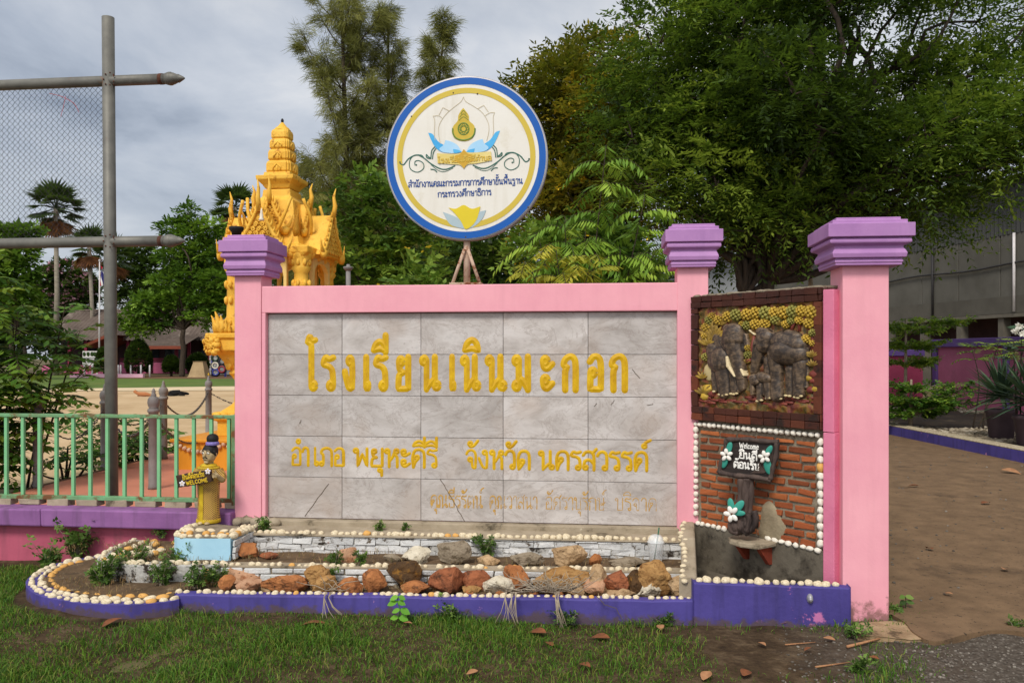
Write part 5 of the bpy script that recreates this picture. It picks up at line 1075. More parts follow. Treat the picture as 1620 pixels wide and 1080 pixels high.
def stick(pts, r, lab):
    q = [G(*p) for p in pts]; q = [Vector((p[0], p[1], gz(p[0], p[1])+r+.006)) for p in q]; m = MB(); m.tube([np.array(p)-np.array(q[0]) for p in q], r, 6); o = single(m, 'wood_stick', LITTERB, lab, 'stick', q[0]); o.data.transform(Matrix.Translation(Vector((0, 0, 0)))); return o
def raw_stick(pts, r, lab):
    q = [G(*p) for p in pts]; q = [Vector((p[0], p[1], gz(p[0], p[1])+r+.006)) for p in q]; m = MB(); m.tube([np.array(p) for p in q], [r]*(len(q)-1)+[r*.6], 6); return single(m, 'wood_stick', LITTERB, lab, 'stick', tuple(q[0]))
for a in ((1600, 748, .22, 'yellow leaf on the driveway next to the kerb'), (1560, 800, .12, 'brown leaf in the middle of the driveway'), (1470, 870, .09, 'small brown leaf on the driveway right of the big pillar'), (1590, 900, .08, 'tan leaf on the near part of the driveway at the right edge'), (1500, 945, .06, 'tiny tan leaf near the driveway edge'), (1445, 770, .12, 'dark leaf on the far part of the driveway beside the pillar')): dry_leaf(*a, LITTERB if 'tan' in a[3] or 'yellow' in a[3] else LITTER); bpy.context.scene.collection.objects[-1].location.z = .055
raw_stick([(1340, 1029), (1405, 1016)], .008, 'pale wood stick on the soil in front of the big pillar'); raw_stick([(1290, 1056), (1345, 1047)], .005, 'thin stick on the dark soil near the bottom edge'); raw_stick([(1242, 1022), (1290, 1018)], .004, 'thin twig on the bare soil before the trough')
BS = mat('broken_slab', srgb(176, 150, 116), srgb(140, 114, 84), sc=6, rough=.9, bump=.8, bsc=30, dirt=srgb(92, 74, 52), dsc=7, dthr=.55)
ps = [(1350, 1000), (1362, 988), (1410, 982), (1450, 984), (1470, 998), (1474, 1008), (1440, 1012), (1390, 1010), (1355, 1006)]; q = [G(u, v, .03) for u, v in ps]; m = MB(); n = len(q)
m.add([(p[0]+(random.uniform(-.01, .01)), p[1], -.03) for p in q]+[(p[0], p[1], .035+random.uniform(-.008, .008)) for p in q], [tuple(range(n, 2*n))[::-1]]+[(i, (i+1) % n, n+(i+1) % n, n+i) for i in range(n)]); single(m, 'broken_slab', BS, 'broken flat piece of weathered cement at the foot of the big pillar', 'slab', tuple(q[0]), bev=.006)
rg = np.random.RandomState(8); m = MB()
for i in range(1100):
    u, v = rg.uniform(1230, 1640), rg.uniform(990, 1078)
    if u < 1400 and rg.rand() < .6: continue
    p = G(u, v, 0); s = rg.uniform(.003, .011); m.add(v0*np.array((s, s*.8, s*.6))@rotz(rg.uniform(0, 3)).T+np.array((p[0], p[1], gz(p[0], p[1])+.003)), f0, rg.rand())
mat('grey_gravel', srgb(116, 108, 98), srgb(84, 76, 68), sc=9, rough=.9, tint=[(0, srgb(70, 62, 54)), (.7, srgb(110, 102, 92)), (1, srgb(150, 142, 130))])
struct(m, 'loose_gravel', 'grey_gravel', 'stuff')
m = MB(); rg = np.random.RandomState(18)
for i in range(1500):
    y = 4.9+24*rg.rand()**2.2; x = rg.uniform(2.1, 7.0); p = Vector((x*1.2, y*.8, 6))
    if mnoise.noise(p) < rg.uniform(-.3, .35): continue
    s = rg.uniform(.004, .014)*(1+y*.03); m.add(v0*np.array((s, s*.8, s*.6))@rotz(rg.uniform(0, 3)).T+np.array((x, y, .043)), f0, rg.rand())
struct(m, 'driveway_grit', 'grey_gravel', 'stuff')
# dry twigs hanging over the kerb
TW = mat('dry_twig', srgb(170, 156, 136), srgb(132, 118, 100), sc=10, rough=.9)
def twigs(u0, u1, v0, v1, n, lab, down):
    rg = np.random.RandomState(int(u0)); m = MB(); yl = -.9; c0 = WL((u0+u1)/2, v1, yl)
    for i in range(n):
        u = rg.uniform(u0, u1); p = np.array(WL(u, v1-rg.uniform(2, 8), -.84-rg.uniform(0, .1))); p[2] = max(p[2], .1); a = rg.uniform(0, 6.28); L = rg.uniform(.08, .26); pts = [p]
        for s in range(4): a += rg.normal(0, .5); pts.append(pts[-1]+np.array((math.cos(a)*L/4, math.sin(a)*L/8, rg.uniform(-.008, .035))))
        m.tube(pts, [.003, .0028, .0024, .002, .0012], 4, False)
    for u, vb in down:
        a = np.array(WL(u, 938, -.98)); b = np.array(WL(u+rg.uniform(-14, 14), vb, -1.1)); 
        for j in range(3): e_ = b+np.array((rg.uniform(-.05, .05), 0, rg.uniform(-.01, .02))); m.tube([a+np.array((rg.uniform(-.01, .01), -.04, .02)), a+np.array((0, -.085, .0)), (a+e_)/2+np.array((rg.uniform(-.02, .02), -.06, 0)), e_], [.003, .003, .0025, .0015], 4, False)
    wsingle(m, 'dry_twigs', TW, lab, 'dry weeds', tuple(c0))
twigs(812, 905, 895, 938, 70, 'heap of dry grey twigs hanging over the kerb below the long layered rock', [(802, 985), (812, 990), (818, 985), (880, 990), (884, 985)])
twigs(514, 540, 900, 936, 8, 'few dry reddish stems hanging over the kerb left of the seedling', [(527, 975), (520, 985)])
# ================================================================ steel frame with chain-link (wall frame, y=.4)
PIPE = mat('grey_pipe', srgb(124, 121, 112), srgb(98, 96, 90), sc=5, rough=.55, metal=.25, bump=.1, bsc=30, dirt=srgb(124, 88, 60), dsc=5, dthr=.63, dw=.08, dirt2=srgb(96, 80, 66), d2sc=18, d2thr=.72)
YP = .4; t_ = WL(171, 28, YP); b_ = WL(178, 790, YP)
gf = wthing('steel_net_frame', 'tall grey steel pipe frame with pointed cross bars and chain link netting', 'net frame', (b_[0], YP, .1)); org = (b_[0], YP, .1)
m = MB(); m.tube([(b_[0], YP, .0), (b_[0]+(t_[0]-b_[0])*.5, YP, (t_[2])*.5), t_], .047, 20); m.build('pole', PIPE, gf, org)
RST = mat('pipe_rust', srgb(98, 60, 44), srgb(74, 48, 38), sc=14, rough=.9)
ZS = []
for v in (128.5, 382.5):
    z = WL(171, v, YP)[2]; x1 = WL(262, v, YP)[0]; ZS.append(z)
    m = MB(); m.tube([(-4.6, YP, z-.004), (b_[0], YP, z), (x1, YP, z)], .042, 18); br = m.build('cross_bar', PIPE, gf, org)
    m = MB(); m.lathe([(.042, 0), (.047, .012), (.052, .03), (.052, .05), (.044, .06), (.046, .068), (.03, .105), (.034, .108), (.012, .15), (.002, .162)], 18, (x1, YP, z), axis=(1, 0, 0)); m.build('bar_tip', PIPE, br, org)
    m = MB(); m.lathe([(.0435, 0), (.0435, .03)], 18, (x1-.05, YP, z), axis=(1, 0, 0)); m.build('rust_ring', RST, br, org)
    m = MB()
    for i in range(14): a = i*.45; m.ball((b_[0]+.045*math.cos(a), YP-.03-.02*(i % 2), z+.05*math.sin(a)), .007, 1)
    m.build('weld', RST, br, org)
WIRE = mat('dark_wire', srgb(62, 60, 62), srgb(46, 44, 44), sc=20, rough=.6, metal=.3)
m = MB(); x0, x1 = -4.4, b_[0]-.05; z0, z1 = ZS[1]+.045, ZS[0]-.045; px = .0238
pz = px*2.04; nr = int((z1-z0)/pz); i = 0; x = x1
while x > x0:                                                  # each wire zigzags from top to bottom and hooks its neighbours
    pts = [(x-px/2+(px/2 if (j+i) % 2 else -px/2), YP+.004*(1 if j % 2 else -1), z0+(z1-z0)*j/(2*nr)) for j in range(2*nr+1)]
    m.tube(pts, .0021, 3, False); x -= px; i += 1
m.build('chain_link', WIRE, gf, org)
m = MB(); RS = mat('red_string', srgb(196, 96, 100), rough=.8)
for pts in ([(78, 148), (95, 152), (108, 158), (118, 165), (125, 178)], [(104, 152), (100, 170), (96, 185)]): m.tube(crom([(WL(u, v, YP-.01)[0], YP-.01, WL(u, v, YP-.01)[2]) for u, v in pts], 4), .0022, 4)
m.build('string', RS, gf, org)
# ================================================================ posts and chains of the shrine terrace
PG = mat('grey_post_paint', srgb(138, 132, 128), srgb(116, 110, 106), sc=5, rough=.6, bump=.15, bsc=40, dirt=srgb(108, 98, 90), dsc=6, dthr=.6)
proto = None; POSTS = []
PL_ = [(60, 8.95, 'grey chain post at the left edge half hidden by the leafy shrub'), (166, 10.3, 'grey chain post partly hidden behind the tall steel pole'), (243, 8.85, 'nearest grey chain post right of the tall steel pole'), (258.5, 11.4, 'grey chain post standing behind the nearest one'), (330, 14.2, 'farthest grey chain post with a gold tip beside the shrine')]
for u, Y, lab in PL_:
    p = P(u, HZ, Y); loc = (p[0], Y, TZ)
    if proto is None:
        proto = thing('chain_post', lab, 'post', loc, 0, 'grey posts round the shrine terrace')
        m = MB(); m.lathe([(.056, 0), (.056, .03), (.052, .035), (.051, .82), (.06, .825), (.064, .84), (.06, .858), (.054, .864)], 18); m.build('shaft', PG, proto)
        m = MB(); m.lathe([(.05, .864), (.046, .872), (.058, .9), (.063, .93), (.058, .965), (.044, .988), (.026, .995), (.03, 1.005), (.024, 1.02), (.018, 1.028), (.022, 1.045), (.012, 1.07), (.003, 1.085)], 18); m.build('finial', PG, proto)
        t0 = proto
    else: t0 = copy_tree(proto); t0.location = loc; t0['label'] = lab
    POSTS.append(np.array((p[0], Y, TZ+.8)))
m = MB(); m.ball((0, 0, 1.1), (.014, .014, .026), 2); m.build('gold_tip', GOLD, t0)
def chain(a, b, sag, lab):
    m = MB(); L = np.linalg.norm(b-a); n = max(8, int(L*1.12/.052)); last = None
    for i in range(n+1):
        t = i/n; p = a+(b-a)*t; p = p+np.array((0, 0, -sag*4*t*(1-t)))
        if last is not None:
            d = unit(p-last); c = (p+last)/2; side = unit(np.cross(d, (0, 0, 1) if i % 2 else (.3, .8, .5)))
            pts = [c+d*.036*math.cos(q)+side*.016*math.sin(q) for q in np.linspace(0, 2*math.pi, 9)]; m.tube(pts, .0055, 4, False)
        last = p
    single(m, 'post_chain', 'chain_metal', lab, 'chain', tuple(a), group='chains between the terrace posts')
mat('chain_metal', srgb(110, 104, 100), srgb(84, 78, 74), sc=20, rough=.5, metal=.4, dirt=srgb(120, 76, 50), dsc=12, dthr=.6)
chain(POSTS[0], POSTS[1], .34, 'rusty chain hanging from the leftmost chain post'); chain(POSTS[1], POSTS[2], .3, 'chain sagging behind the tall steel pole towards the nearest post')
chain(POSTS[1], POSTS[3], .28, 'chain crossing behind the nearest post'); chain(POSTS[3], POSTS[4], .3, 'chain sagging between the two far posts'); chain(POSTS[2], np.array((-3.95, 10.35, .45)), .12, 'chain running from the nearest post down to the shrine base'); chain(POSTS[4], POSTS[4]+np.array((1.5, .8, 0)), .3, 'chain leading behind the shrine from the gold tipped post')
# ================================================================ statue holding a welcome plank
STX, STZ = WL(330, 825, -.16)[0], .349
k_ = .00085
def T(cx, cz): return (cx-490)*k_, (790-cz)*k_
st = wthing('welcome_statue', 'small painted statue in a gold patterned robe with black top knot holding a plank', 'statue', (STX, -.16, STZ)); 
SKIN = mat('statue_face_paint', srgb(206, 184, 140), srgb(150, 124, 84), sc=26, rough=.5, dirt=srgb(72, 56, 38), dsc=22, dthr=.56, dw=.12)
def robe_mat():
    m, nt, b = newmat('patterned_robe')
    tc = N(nt, 'ShaderNodeTexCoord'); mp = N(nt, 'ShaderNodeMapping'); mp.inputs['Rotation'].default_value = (0, R(45), 0); LK(nt, tc.outputs['Object'], mp.inputs[0])
    outs = []
    for d in ('X', 'Z'):
        wv = N(nt, 'ShaderNodeTexWave', Scale=30); wv.bands_direction = d; LK(nt, mp.outputs[0], wv.inputs[0]); outs.append(wv.outputs['Fac'])
    mx = N(nt, 'ShaderNodeMath', _operation='MAXIMUM'); LK(nt, outs[0], mx.inputs[0]); LK(nt, outs[1], mx.inputs[1])
    r = ramp(nt, [(.6, srgb(96, 66, 26)), (.85, srgb(206, 164, 70))]); LK(nt, mx.outputs[0], r.inputs[0])
    n = N(nt, 'ShaderNodeTexNoise', Scale=14, Detail=6); LK(nt, tc.outputs['Object'], n.inputs[0]); rr = ramp(nt, [(.5, 0), (.7, .6)]); LK(nt, n.outputs[0], rr.inputs[0])
    LK(nt, mixc(nt, rr.outputs[0], r.outputs[0], srgb(120, 78, 40)), b.inputs['Base Color']); b.inputs['Roughness'].default_value = .5
    bp = N(nt, 'ShaderNodeBump', Strength=.6, Distance=.004); LK(nt, mx.outputs[0], bp.inputs['Height']); LK(nt, bp.outputs[0], b.inputs['Normal'])
robe_mat()
SASH = mat('sash_yellow', srgb(206, 176, 38), srgb(168, 136, 26), sc=20, rough=.5); HAIR = mat('black_hair_paint', srgb(34, 30, 28), srgb(20, 18, 18), sc=30, rough=.6, bump=.5, bsc=60); BAND = mat('violet_band_paint', srgb(138, 126, 190), srgb(110, 98, 160), sc=60, rough=.6, bump=.4, bsc=120)
# body: head, neck, torso and forearms run together in one surface (voxel remesh joins them)
m = MB(); hz = T(0, 218)[1]; hx = T(502, 0)[0]; RY = rotz(R(-10))
def H3(p): return np.array((hx, -.008, hz))+np.array(p)@RY.T
m.lathe([(.03, .18), (.06, .26), (.07, .34), (.055, .38), (.03, .40), (.026, .43)], 20, sy=.75); m.ball(H3((0, 0, 0)), (.046, .05, .062), 4, rot=RY); m.ball(H3((0, -.012, -.026)), (.036, .04, .034), 3, rot=RY)
m.ball(H3((0, -.054, -.004)), (.0085, .013, .014), 3); m.tube([H3((0, -.045, .018)), H3((0, -.055, -.004))], [.005, .008], 8)
for sx in (-1, 1): m.ball(H3((sx*.047, .006, -.002)), (.009, .013, .019), 3, rot=RY); m.ball(H3((sx*.019, -.041, .026)), (.016, .009, .006), 3, rot=RY)
m.ball(H3((0, -.047, -.026)), (.017, .008, .0045), 3, rot=RY); m.ball(H3((0, -.046, -.033)), (.014, .008, .005), 3, rot=RY); m.ball(H3((0, -.036, -.052)), (.016, .014, .012), 3, rot=RY)
aR = [(.078, 0, .375), (.112, -.01, .32), (.123, -.05, .315), (.108, -.1, .352)]; aL = [(-.074, 0, .375), (-.1, -.02, .315), (-.125, -.06, .29), (-.158, -.094, .31)]
for a in (aR, aL): m.tube(a[1:], [.022, .02, .014], 10)
for a, s in ((aR[-1], 1), (aL[-1], -1)):
    m.ball(a, (.015, .012, .017), 3)
    for i in range(4): z = a[2]+.015-.0095*i; L_ = (.028, .031, .03, .024)[i]; m.tube([(a[0], a[1]-.004, z), (a[0]-s*L_*.5, a[1]-.017, z), (a[0]-s*L_, a[1]-.016, z-.001)], [.0055, .005, .004], 7)
    m.tube([(a[0], a[1], a[2]+.012), (a[0]-s*.006, a[1]-.006, a[2]+.03), (a[0]-s*.012, a[1]-.01, a[2]+.036)], [.006, .0055, .004], 7)
bo = m.build('body', SKIN, st); rm = bo.modifiers.new('join', 'REMESH'); rm.mode = 'VOXEL'; rm.voxel_size = .0032; rm.use_smooth_shade = True
m = MB(); m.lathe([(.079, .0), (.086, .008), (.083, .03), (.077, .1), (.076, .18), (.08, .26), (.086, .31), (.09, .355), (.083, .383), (.058, .402), (.036, .408), (.034, .39)], 40, sy=.78)
for a in (aR, aL): m.tube(a[:3], [.03, .029, .026], 12)
rb = m.build('robe', 'patterned_robe', st); rm = rb.modifiers.new('join', 'REMESH'); rm.mode = 'VOXEL'; rm.voxel_size = .004; rm.use_smooth_shade = True
m = MB(); V = []
for t in np.linspace(0, 1, 12):
    z = .265*t; r0 = np.interp(z, [0, .01, .03, .1, .18, .27], [.084, .089, .086, .080, .079, .083])
    for a in (-.58, -.36, -.12): V.append((r0*math.sin(a)*1.0, -r0*math.cos(a)*.79-.001, z+.004))
m.add(V, [(3*i+k, 3*i+k+1, 3*i+k+4, 3*i+k+3) for i in range(11) for k in range(2)], 0, True); m.build('sash', SASH, st)
m = MB(); m.lathe([(.085, 0), (.0895, .006), (.087, .026), (.0845, .028)], 40, sy=.785); m.build('hem', SASH, st)
m = MB(); m.lathe([(.052, .395), (.062, .40), (.058, .412), (.04, .42)], 30, sy=.8); m.lathe([(.075, .383), (.082, .388), (.078, .397), (.066, .398)], 30, sy=.8); m.build('collar', SASH, st)
m = MB()
for sx in (-.03, .02): m.ball((sx, -.062, .004), (.02, .026, .012), 3)
m.build('foot', SKIN, st)
m = MB(); v, f = ico(4); v = v*np.array((.054, .056, .058)); v[:, 2] += .022; v[:, 1] += .012; keep = v.copy()
m.add(keep@RY.T+np.array((hx, -.008, hz)), f, 0, True)
for sx in (-1, 1): m.tube([H3((sx*.046, -.012, .03)), H3((sx*.049, .0, -.008))], .008, 8)
hr = m.build('hair', HAIR, st)
m = MB(); m.lathe([(.035, .068), (.036, .085), (.040, .098), (.042, .115), (.036, .132), (.02, .144), (.002, .148)], 24, c=(hx+.02, .0, hz)); m.build('top_knot', HAIR, hr)
m = MB(); m.lathe([(.042, .066), (.046, .07), (.046, .088), (.041, .092)], 30, c=(hx+.018, .002, hz-.002)); m.build('headband', BAND, hr)
EY = flat('statue_eye_white', srgb(222, 216, 200)); EB = flat('statue_dark_paint', srgb(38, 30, 26))
m = MB(); mp_ = MB()
for sx in (-1, 1):
    m.ball(H3((sx*.019, -.043, .013)), (.012, .007, .0085), 3, rot=RY); mp_.ball(H3((sx*.019-.002, -.049, .013)), (.0045, .003, .005), 2)
    mp_.tube([H3((sx*.008, -.05, .026)), H3((sx*.02, -.05, .031)), H3((sx*.033, -.041, .026))], .0026, 6)
mp_.tube([H3((-.018, -.05, -.02)), H3((0, -.056, -.016)), H3((.018, -.05, -.02))], .004, 6); mp_.tube([H3((-.01, -.054, -.03)), H3((.01, -.054, -.03))], .003, 6)
m.build('eye', EY, st); mp_.build('face_paint', EB, st)
# the plank
PK = np.array((T(440, 0)[0], -.118, T(0, 402)[1])); PR = roty(R(-10.5))
m = MB(); V = []; n = 15
for i in range(n):
    t = -1+2*i/(n-1); hw = .045*(1-.12*abs(t)**4)+.002*math.sin(i*2.1); 
    for dy, dz in ((-.011, -1), (-.011, 1), (.011, 1), (.011, -1)): V.append((.126*t, dy, dz*hw))
m.add(np.array(V)@PR.T+PK, [(4*i+k, 4*i+4+k, 4*i+4+(k+1) % 4, 4*i+(k+1) % 4) for i in range(n-1) for k in range(4)]+[(3, 2, 1, 0), (4*n-4, 4*n-3, 4*n-2, 4*n-1)]); pk = m.build('plank', mat('dark_plank', srgb(72, 50, 34), srgb(48, 34, 26), sc=30, rough=.6, bump=.5, bsc=80), st, (0, 0, 0), .004)
YL = flat('plank_letter_yellow', srgb(222, 186, 40), rough=.4); m = MB()
for txt, x0, x1, zb, hh, wd in (('ยินดีต้อนรับ', -.082, .078, .004, .026, .0052), ('WELCOME', -.062, .096, -.036, .026, .0056)):
    s_t, tw = set_text(txt, .14, True); draw(m, s_t, lambda x, y: (x0+(x1-x0)*x/tw, zb+hh*y), wd, lambda x, z, h: tuple(np.array((x, -.0125-h, z))@PR.T+PK), .35)
m.build('lettering', YL, pk)
for cx, cz in ((340, 443), (562, 340)):
    m = MB(); c = np.array((T(cx, 0)[0], -.134, T(0, cz)[1]))
    for i in range(5): a = i*1.2566+.3; m.ball(c+np.array((.012*math.cos(a), 0, .012*math.sin(a))), (.0105, .005, .008), 2, rot=roty(-a))
    m.build('flower', flat('plank_flower', srgb(228, 220, 224)), pk)
    m = MB(); m.ball(c+np.array((0, -.004, 0)), (.004, .003, .004), 2); m.build('flower_centre', YL, pk)
# ================================================================ golden shrine
SHG = mat('shrine_gold', srgb(238, 190, 76), srgb(222, 166, 50), sc=3, rough=.6, bump=.7, bsc=40, dirt=srgb(170, 112, 26), dsc=9, dthr=.56, dw=.1, dirt2=srgb(250, 216, 130), d2sc=18, d2thr=.66)
SHO = mat('shrine_orange', srgb(226, 156, 44), srgb(206, 134, 30), sc=2.5, rough=.6, bump=.15, bsc=30, dirt=srgb(180, 116, 40), dsc=3, dthr=.6)
SHC = mat('shrine_cream', srgb(236, 206, 130), srgb(222, 186, 104), sc=3, rough=.6)
SC_ = Vector((-3.13, 11.2, TZ)); sh = thing('golden_shrine', 'ornate golden yellow spirit shrine with flame gables and a tiered spire on a pedestal', 'shrine', SC_, R(-8))
def ZS_(v): return 1.55+(560-v)/116-TZ
def hx_(du): return du/116
def plus(m, prof, f=.74):                         # redented square: two crossed squares
    m.lathe(prof, sq=True, sx=1, sy=f); m.lathe(prof, sq=True, sx=f, sy=1); m.lathe([(r*.9, z) for r, z in prof], sq=True)
m = MB(); m.lathe([(1.0, -.02), (1.0, .34), (1.04, .345), (1.04, .385), (.66, .39)], sq=True); pb = m.build('base_block', SHO, sh, (0, 0, 0), .01)
m = MB(); GAR = mat('garland_cream', srgb(222, 196, 160), srgb(190, 140, 110), sc=30, rough=.7)
for k in range(4):
    q = rotz(k*math.pi/2)
    for i in range(3):
        x0 = -.96+.64*i; pts = [np.array((x0+.64*t, -1.02, .33-.1*4*t*(1-t)))@q.T for t in np.linspace(0, 1, 12)]
        for p in pts: m.ball(p, .028, 2, nz=.3, seed=i)
m.build('garland', GAR, sh)
m = MB(); m.lathe([(.62, .385), (.62, .58), (.67, .6), (.68, .64), (.60, .70), (.5, .78), (.47, .82), (.46, 1.1), (.49, 1.16), (.52, 1.2), (.50, 1.24), (.56, 1.34), (.62, 1.44), (.70, 1.5), (.70, 1.64), (.73, 1.66), (.73, 1.72), (.3, 1.74)], sq=True); m.build('pedestal', SHG, sh, (0, 0, 0), .012)
for k in range(4):
    q = rotz(k*math.pi/2)
    for sx in (-1, 1):
        m = MB()
        for i in range(12): a = i*.9; m.ball(np.array((sx*.60+.05*math.cos(a)*sx, -.74, 1.55+.07*math.sin(a)+.01*i-.06))@q.T, .03+.008*(i % 3), 2, nz=.4, seed=i)
        for i in range(3): m.tube([np.array((sx*(.62+.03*i)+sx*.06*(1-t/12)*math.cos(t*.7+i), -.765, 1.5+.06*i+.06*(1-t/12)*math.sin(t*.7+i)))@q.T for t in range(12)], .012, 5)
        m.build('corner_relief', SHG, sh)
    m = MB()
    for i in range(16): x = -.5+i/15; m.ball(np.array((x, -.53, 1.3+.06*abs(math.sin(i*1.3))))@q.T, (.05, .03, .06), 2, nz=.4, seed=i)
    for i in range(13): x = -.6+1.2*i/12; m.ball(np.array((x, -.655, .66))@q.T, (.055, .03, .04), 2, nz=.3, seed=i)
    m.build('carved_band', SHG, sh)
def flame(m, p, h, d=(0, 0, 1), bend=(0, 0, 0), r=.2):
    p = np.array(p, float); d = unit(d); b = np.array(bend, float); pts = [p+d*h*t+b*h*t*t for t in (0, .3, .6, .85, 1)]; m.tube(pts, [h*r*.75, h*r, h*r*.62, h*r*.3, h*.02], 7)
for k in range(4):                                # naga at the corners of the tray, columns of the hall
    q = rotz(k*math.pi/2); m = MB()
    for i in range(5): flame(m, np.array((-.60+.045*i, -.68, 1.72))@q.T, .28-.05*abs(i-1), (0, 0, 1), np.array((-.25+.08*i, -.1, 0))@q.T)
    m.ball(np.array((-.54, -.66, 1.8))@q.T, (.1, .07, .1), 3, nz=.4, seed=k); m.build('naga', SHG, sh)
    c = np.array((-.46, -.46, 0))@q.T; m = MB()
    m.lathe([(.15, 1.72), (.15, 1.8), (.115, 1.83), (.125, 1.9), (.10, 1.94), (.095, 2.3), (.12, 2.34), (.095, 2.38), (.09, 2.5), (.13, 2.56), (.105, 2.6), (.135, 2.7), (.14, 2.8)], 12, c=c)
    for z in (1.86, 2.15, 2.36, 2.64):
        for i in range(8): a = i*math.pi/4; m.ball(c+np.array((.11*math.cos(a), .11*math.sin(a), z)), (.03, .03, .06), 1)
    m.build('column', SHG, sh)
    m = MB()
    V = []; n = 9
    for i in range(n): a = math.pi*i/(n-1); V.append((-.26*math.cos(a), 2.45+.22*math.sin(a)**.7))
    out = [(-.30, 2.2), (-.30, 2.82), (.30, 2.82), (.30, 2.2), (.26, 2.2)]+V[::-1]+[(-.26, 2.2)]
    for y0, y1 in ((-.56, -.50),):
        pts = [(x, z) for x, z in out]; mm = MB(); mm.prism(pts[::-1], y0, y1); mm.xf(q); mm.build('porch_arch', SHC, sh)
m = MB(); m.lathe([(.56, 2.72), (.60, 2.76), (.60, 2.84), (.40, 2.9), (.34, 3.1), (.29, 3.3), (.255, 3.5), (.20, 3.56), (.19, 3.66)], sq=True); m.build('roof_core', SHG, sh, (0, 0, 0), .01)
m = MB()
for k in range(4):
    q = rotz(k*math.pi/2)
    for i in range(14): x = -.52+1.04*i/13; m.ball(np.array((x, -.55, 2.78+.03*math.sin(i*2.2)))@q.T, (.06, .05, .07), 2, nz=.4, seed=i)
m.build('eave_carving', SHG, sh)
def gable(nm, q, hw, z0, h, y, dep, horn, cup=.35, inner=True):
    def edge(t): return hw*(1-t)**1.0*(1-cup*math.sin(math.pi*t)*.55), z0+h*t           # from eave (t=0) to apex (1), curving in
    L_ = [edge(t) for t in np.linspace(0, 1, 9)]
    m = MB(); out = [(-a, b) for a, b in L_]+[(a, b) for a, b in L_[::-1][1:]]; m.prism(out[::-1], y, y+dep); m.xf(q); g = m.build(nm, SHG, sh)
    m = MB()
    for sx in (-1, 1):
        pts = [np.array((sx*a*1.06, y-.02, b+.02)) for a, b in L_]; m.tube(pts, [.03, .029, .028, .026, .025, .024, .022, .02, .018], 8)
        for i, (a, b) in enumerate(L_[1:-1]): flame(m, (sx*a*1.06, y-.02, b+.03), .075+.02*(i % 2), (sx*.9, 0, 1), (-sx*.35, 0, .3), .22)
        flame(m, (sx*hw*1.05, y-.02, z0+.02), .13, (sx, 0, .35), (-sx*.2, 0, 1.1), .2)
        m.ball((sx*hw*.98, y-.02, z0), (.07, .05, .07), 2, nz=.4, seed=3)
    pts = [np.array((0, y-.02, z0+h-.05)), np.array((0, y-.05, z0+h+horn*.35)), np.array((0, y-.03, z0+h+horn*.7)), np.array((0, y-.06, z0+h+horn))]; m.tube(pts, [.034, .032, .02, .005], 8)
    m.xf(q); m.build('bargeboard', SHG, g)
    m = MB()
    for i in range(7):
        for j in range(7-i):                          # carved curls
            x = (j-(6-i)/2)*hw*.25; z = z0+.05+h*.105*i; sg = 1 if (i+j) % 2 else -1
            m.tube([(x+sg*hw*.10*(1-q/13)*math.cos(q*.75), y-.012-.012*(q/12), z+hw*.11*(1-q/13)*math.sin(q*.75)) for q in range(13)], [.011*hw/.3]*12+[.004], 5)
    m.xf(q); m.build('gable_relief', SHG, g)
for k in range(4):
    q = rotz(k*math.pi/2)
    gable('lower_gable', q, .34, 2.76, .56, -.70, .34, .36); gable('upper_gable', q, .21, 3.08, .40, -.37, .22, .28)
    for sx in (-1, 1):
        m = MB(); flame(m, np.array((sx*.34, -.34, 3.0))@q.T, .34, (0, 0, 1), np.array((sx*.15, -.15, 0))@q.T, .16); m.tube([np.array(p)@q.T for p in crom([(sx*.3, -.42, 3.5), (sx*.24, -.5, 3.25), (sx*.12, -.46, 3.05), (0, -.44, 3.0)], 4)], .022, 6); m.build('corner_flame', SHG, sh)
m = MB(); m.lathe([(.17, ZS_(302)), (.20, ZS_(296)), (.26, ZS_(289)), (.265, ZS_(283)), (.19, ZS_(282)), (.18, ZS_(276))], sq=True); sp_ = m.build('spire_base', SHG, sh, (0, 0, 0), .008)
m = MB()
TR = [(276, 257, .176), (256.5, 239, .156), (238.5, 222.5, .14), (222, 207, .122)]
for v0_, v1_, r in TR: z0, z1 = ZS_(v0_), ZS_(v1_); plus(m, [(r*.9, z0), (r, z0+.02), (r, z1-.045), (r*.93, z1-.012), (r*.8, z1)])
m.lathe([(.12, ZS_(208)), (.095, ZS_(204)), (.06, ZS_(201)), (.035, ZS_(197)), (.012, ZS_(194))], 16)
spz = m.build('spire', SHG, sh, (0, 0, 0), .008)
m = MB(); m.ball((0, 0, ZS_(193)+.01), (.02, .02, .035), 2); m.build('spire_tip', HAIR, spz)
for v0_, v1_, r in TR[:3]:
    z0, z1 = ZS_(v0_), ZS_(v1_)
    for k in range(4):
        q = rotz(k*math.pi/2); m = MB(); h = (z1-z0)*.62
        for sx in (-1, 1): m.tube([np.array(p)@q.T for p in ((sx*.05, -r-.004, z0+.02), (sx*.052, -r-.004, z0+h*.6), (0, -r-.004, z0+h*1.05))], .011, 6)
        m.ball(np.array((0, -r, z0+h*.45))@q.T, (.02, .014, .045), 2); m.build('niche', SHG, spz)
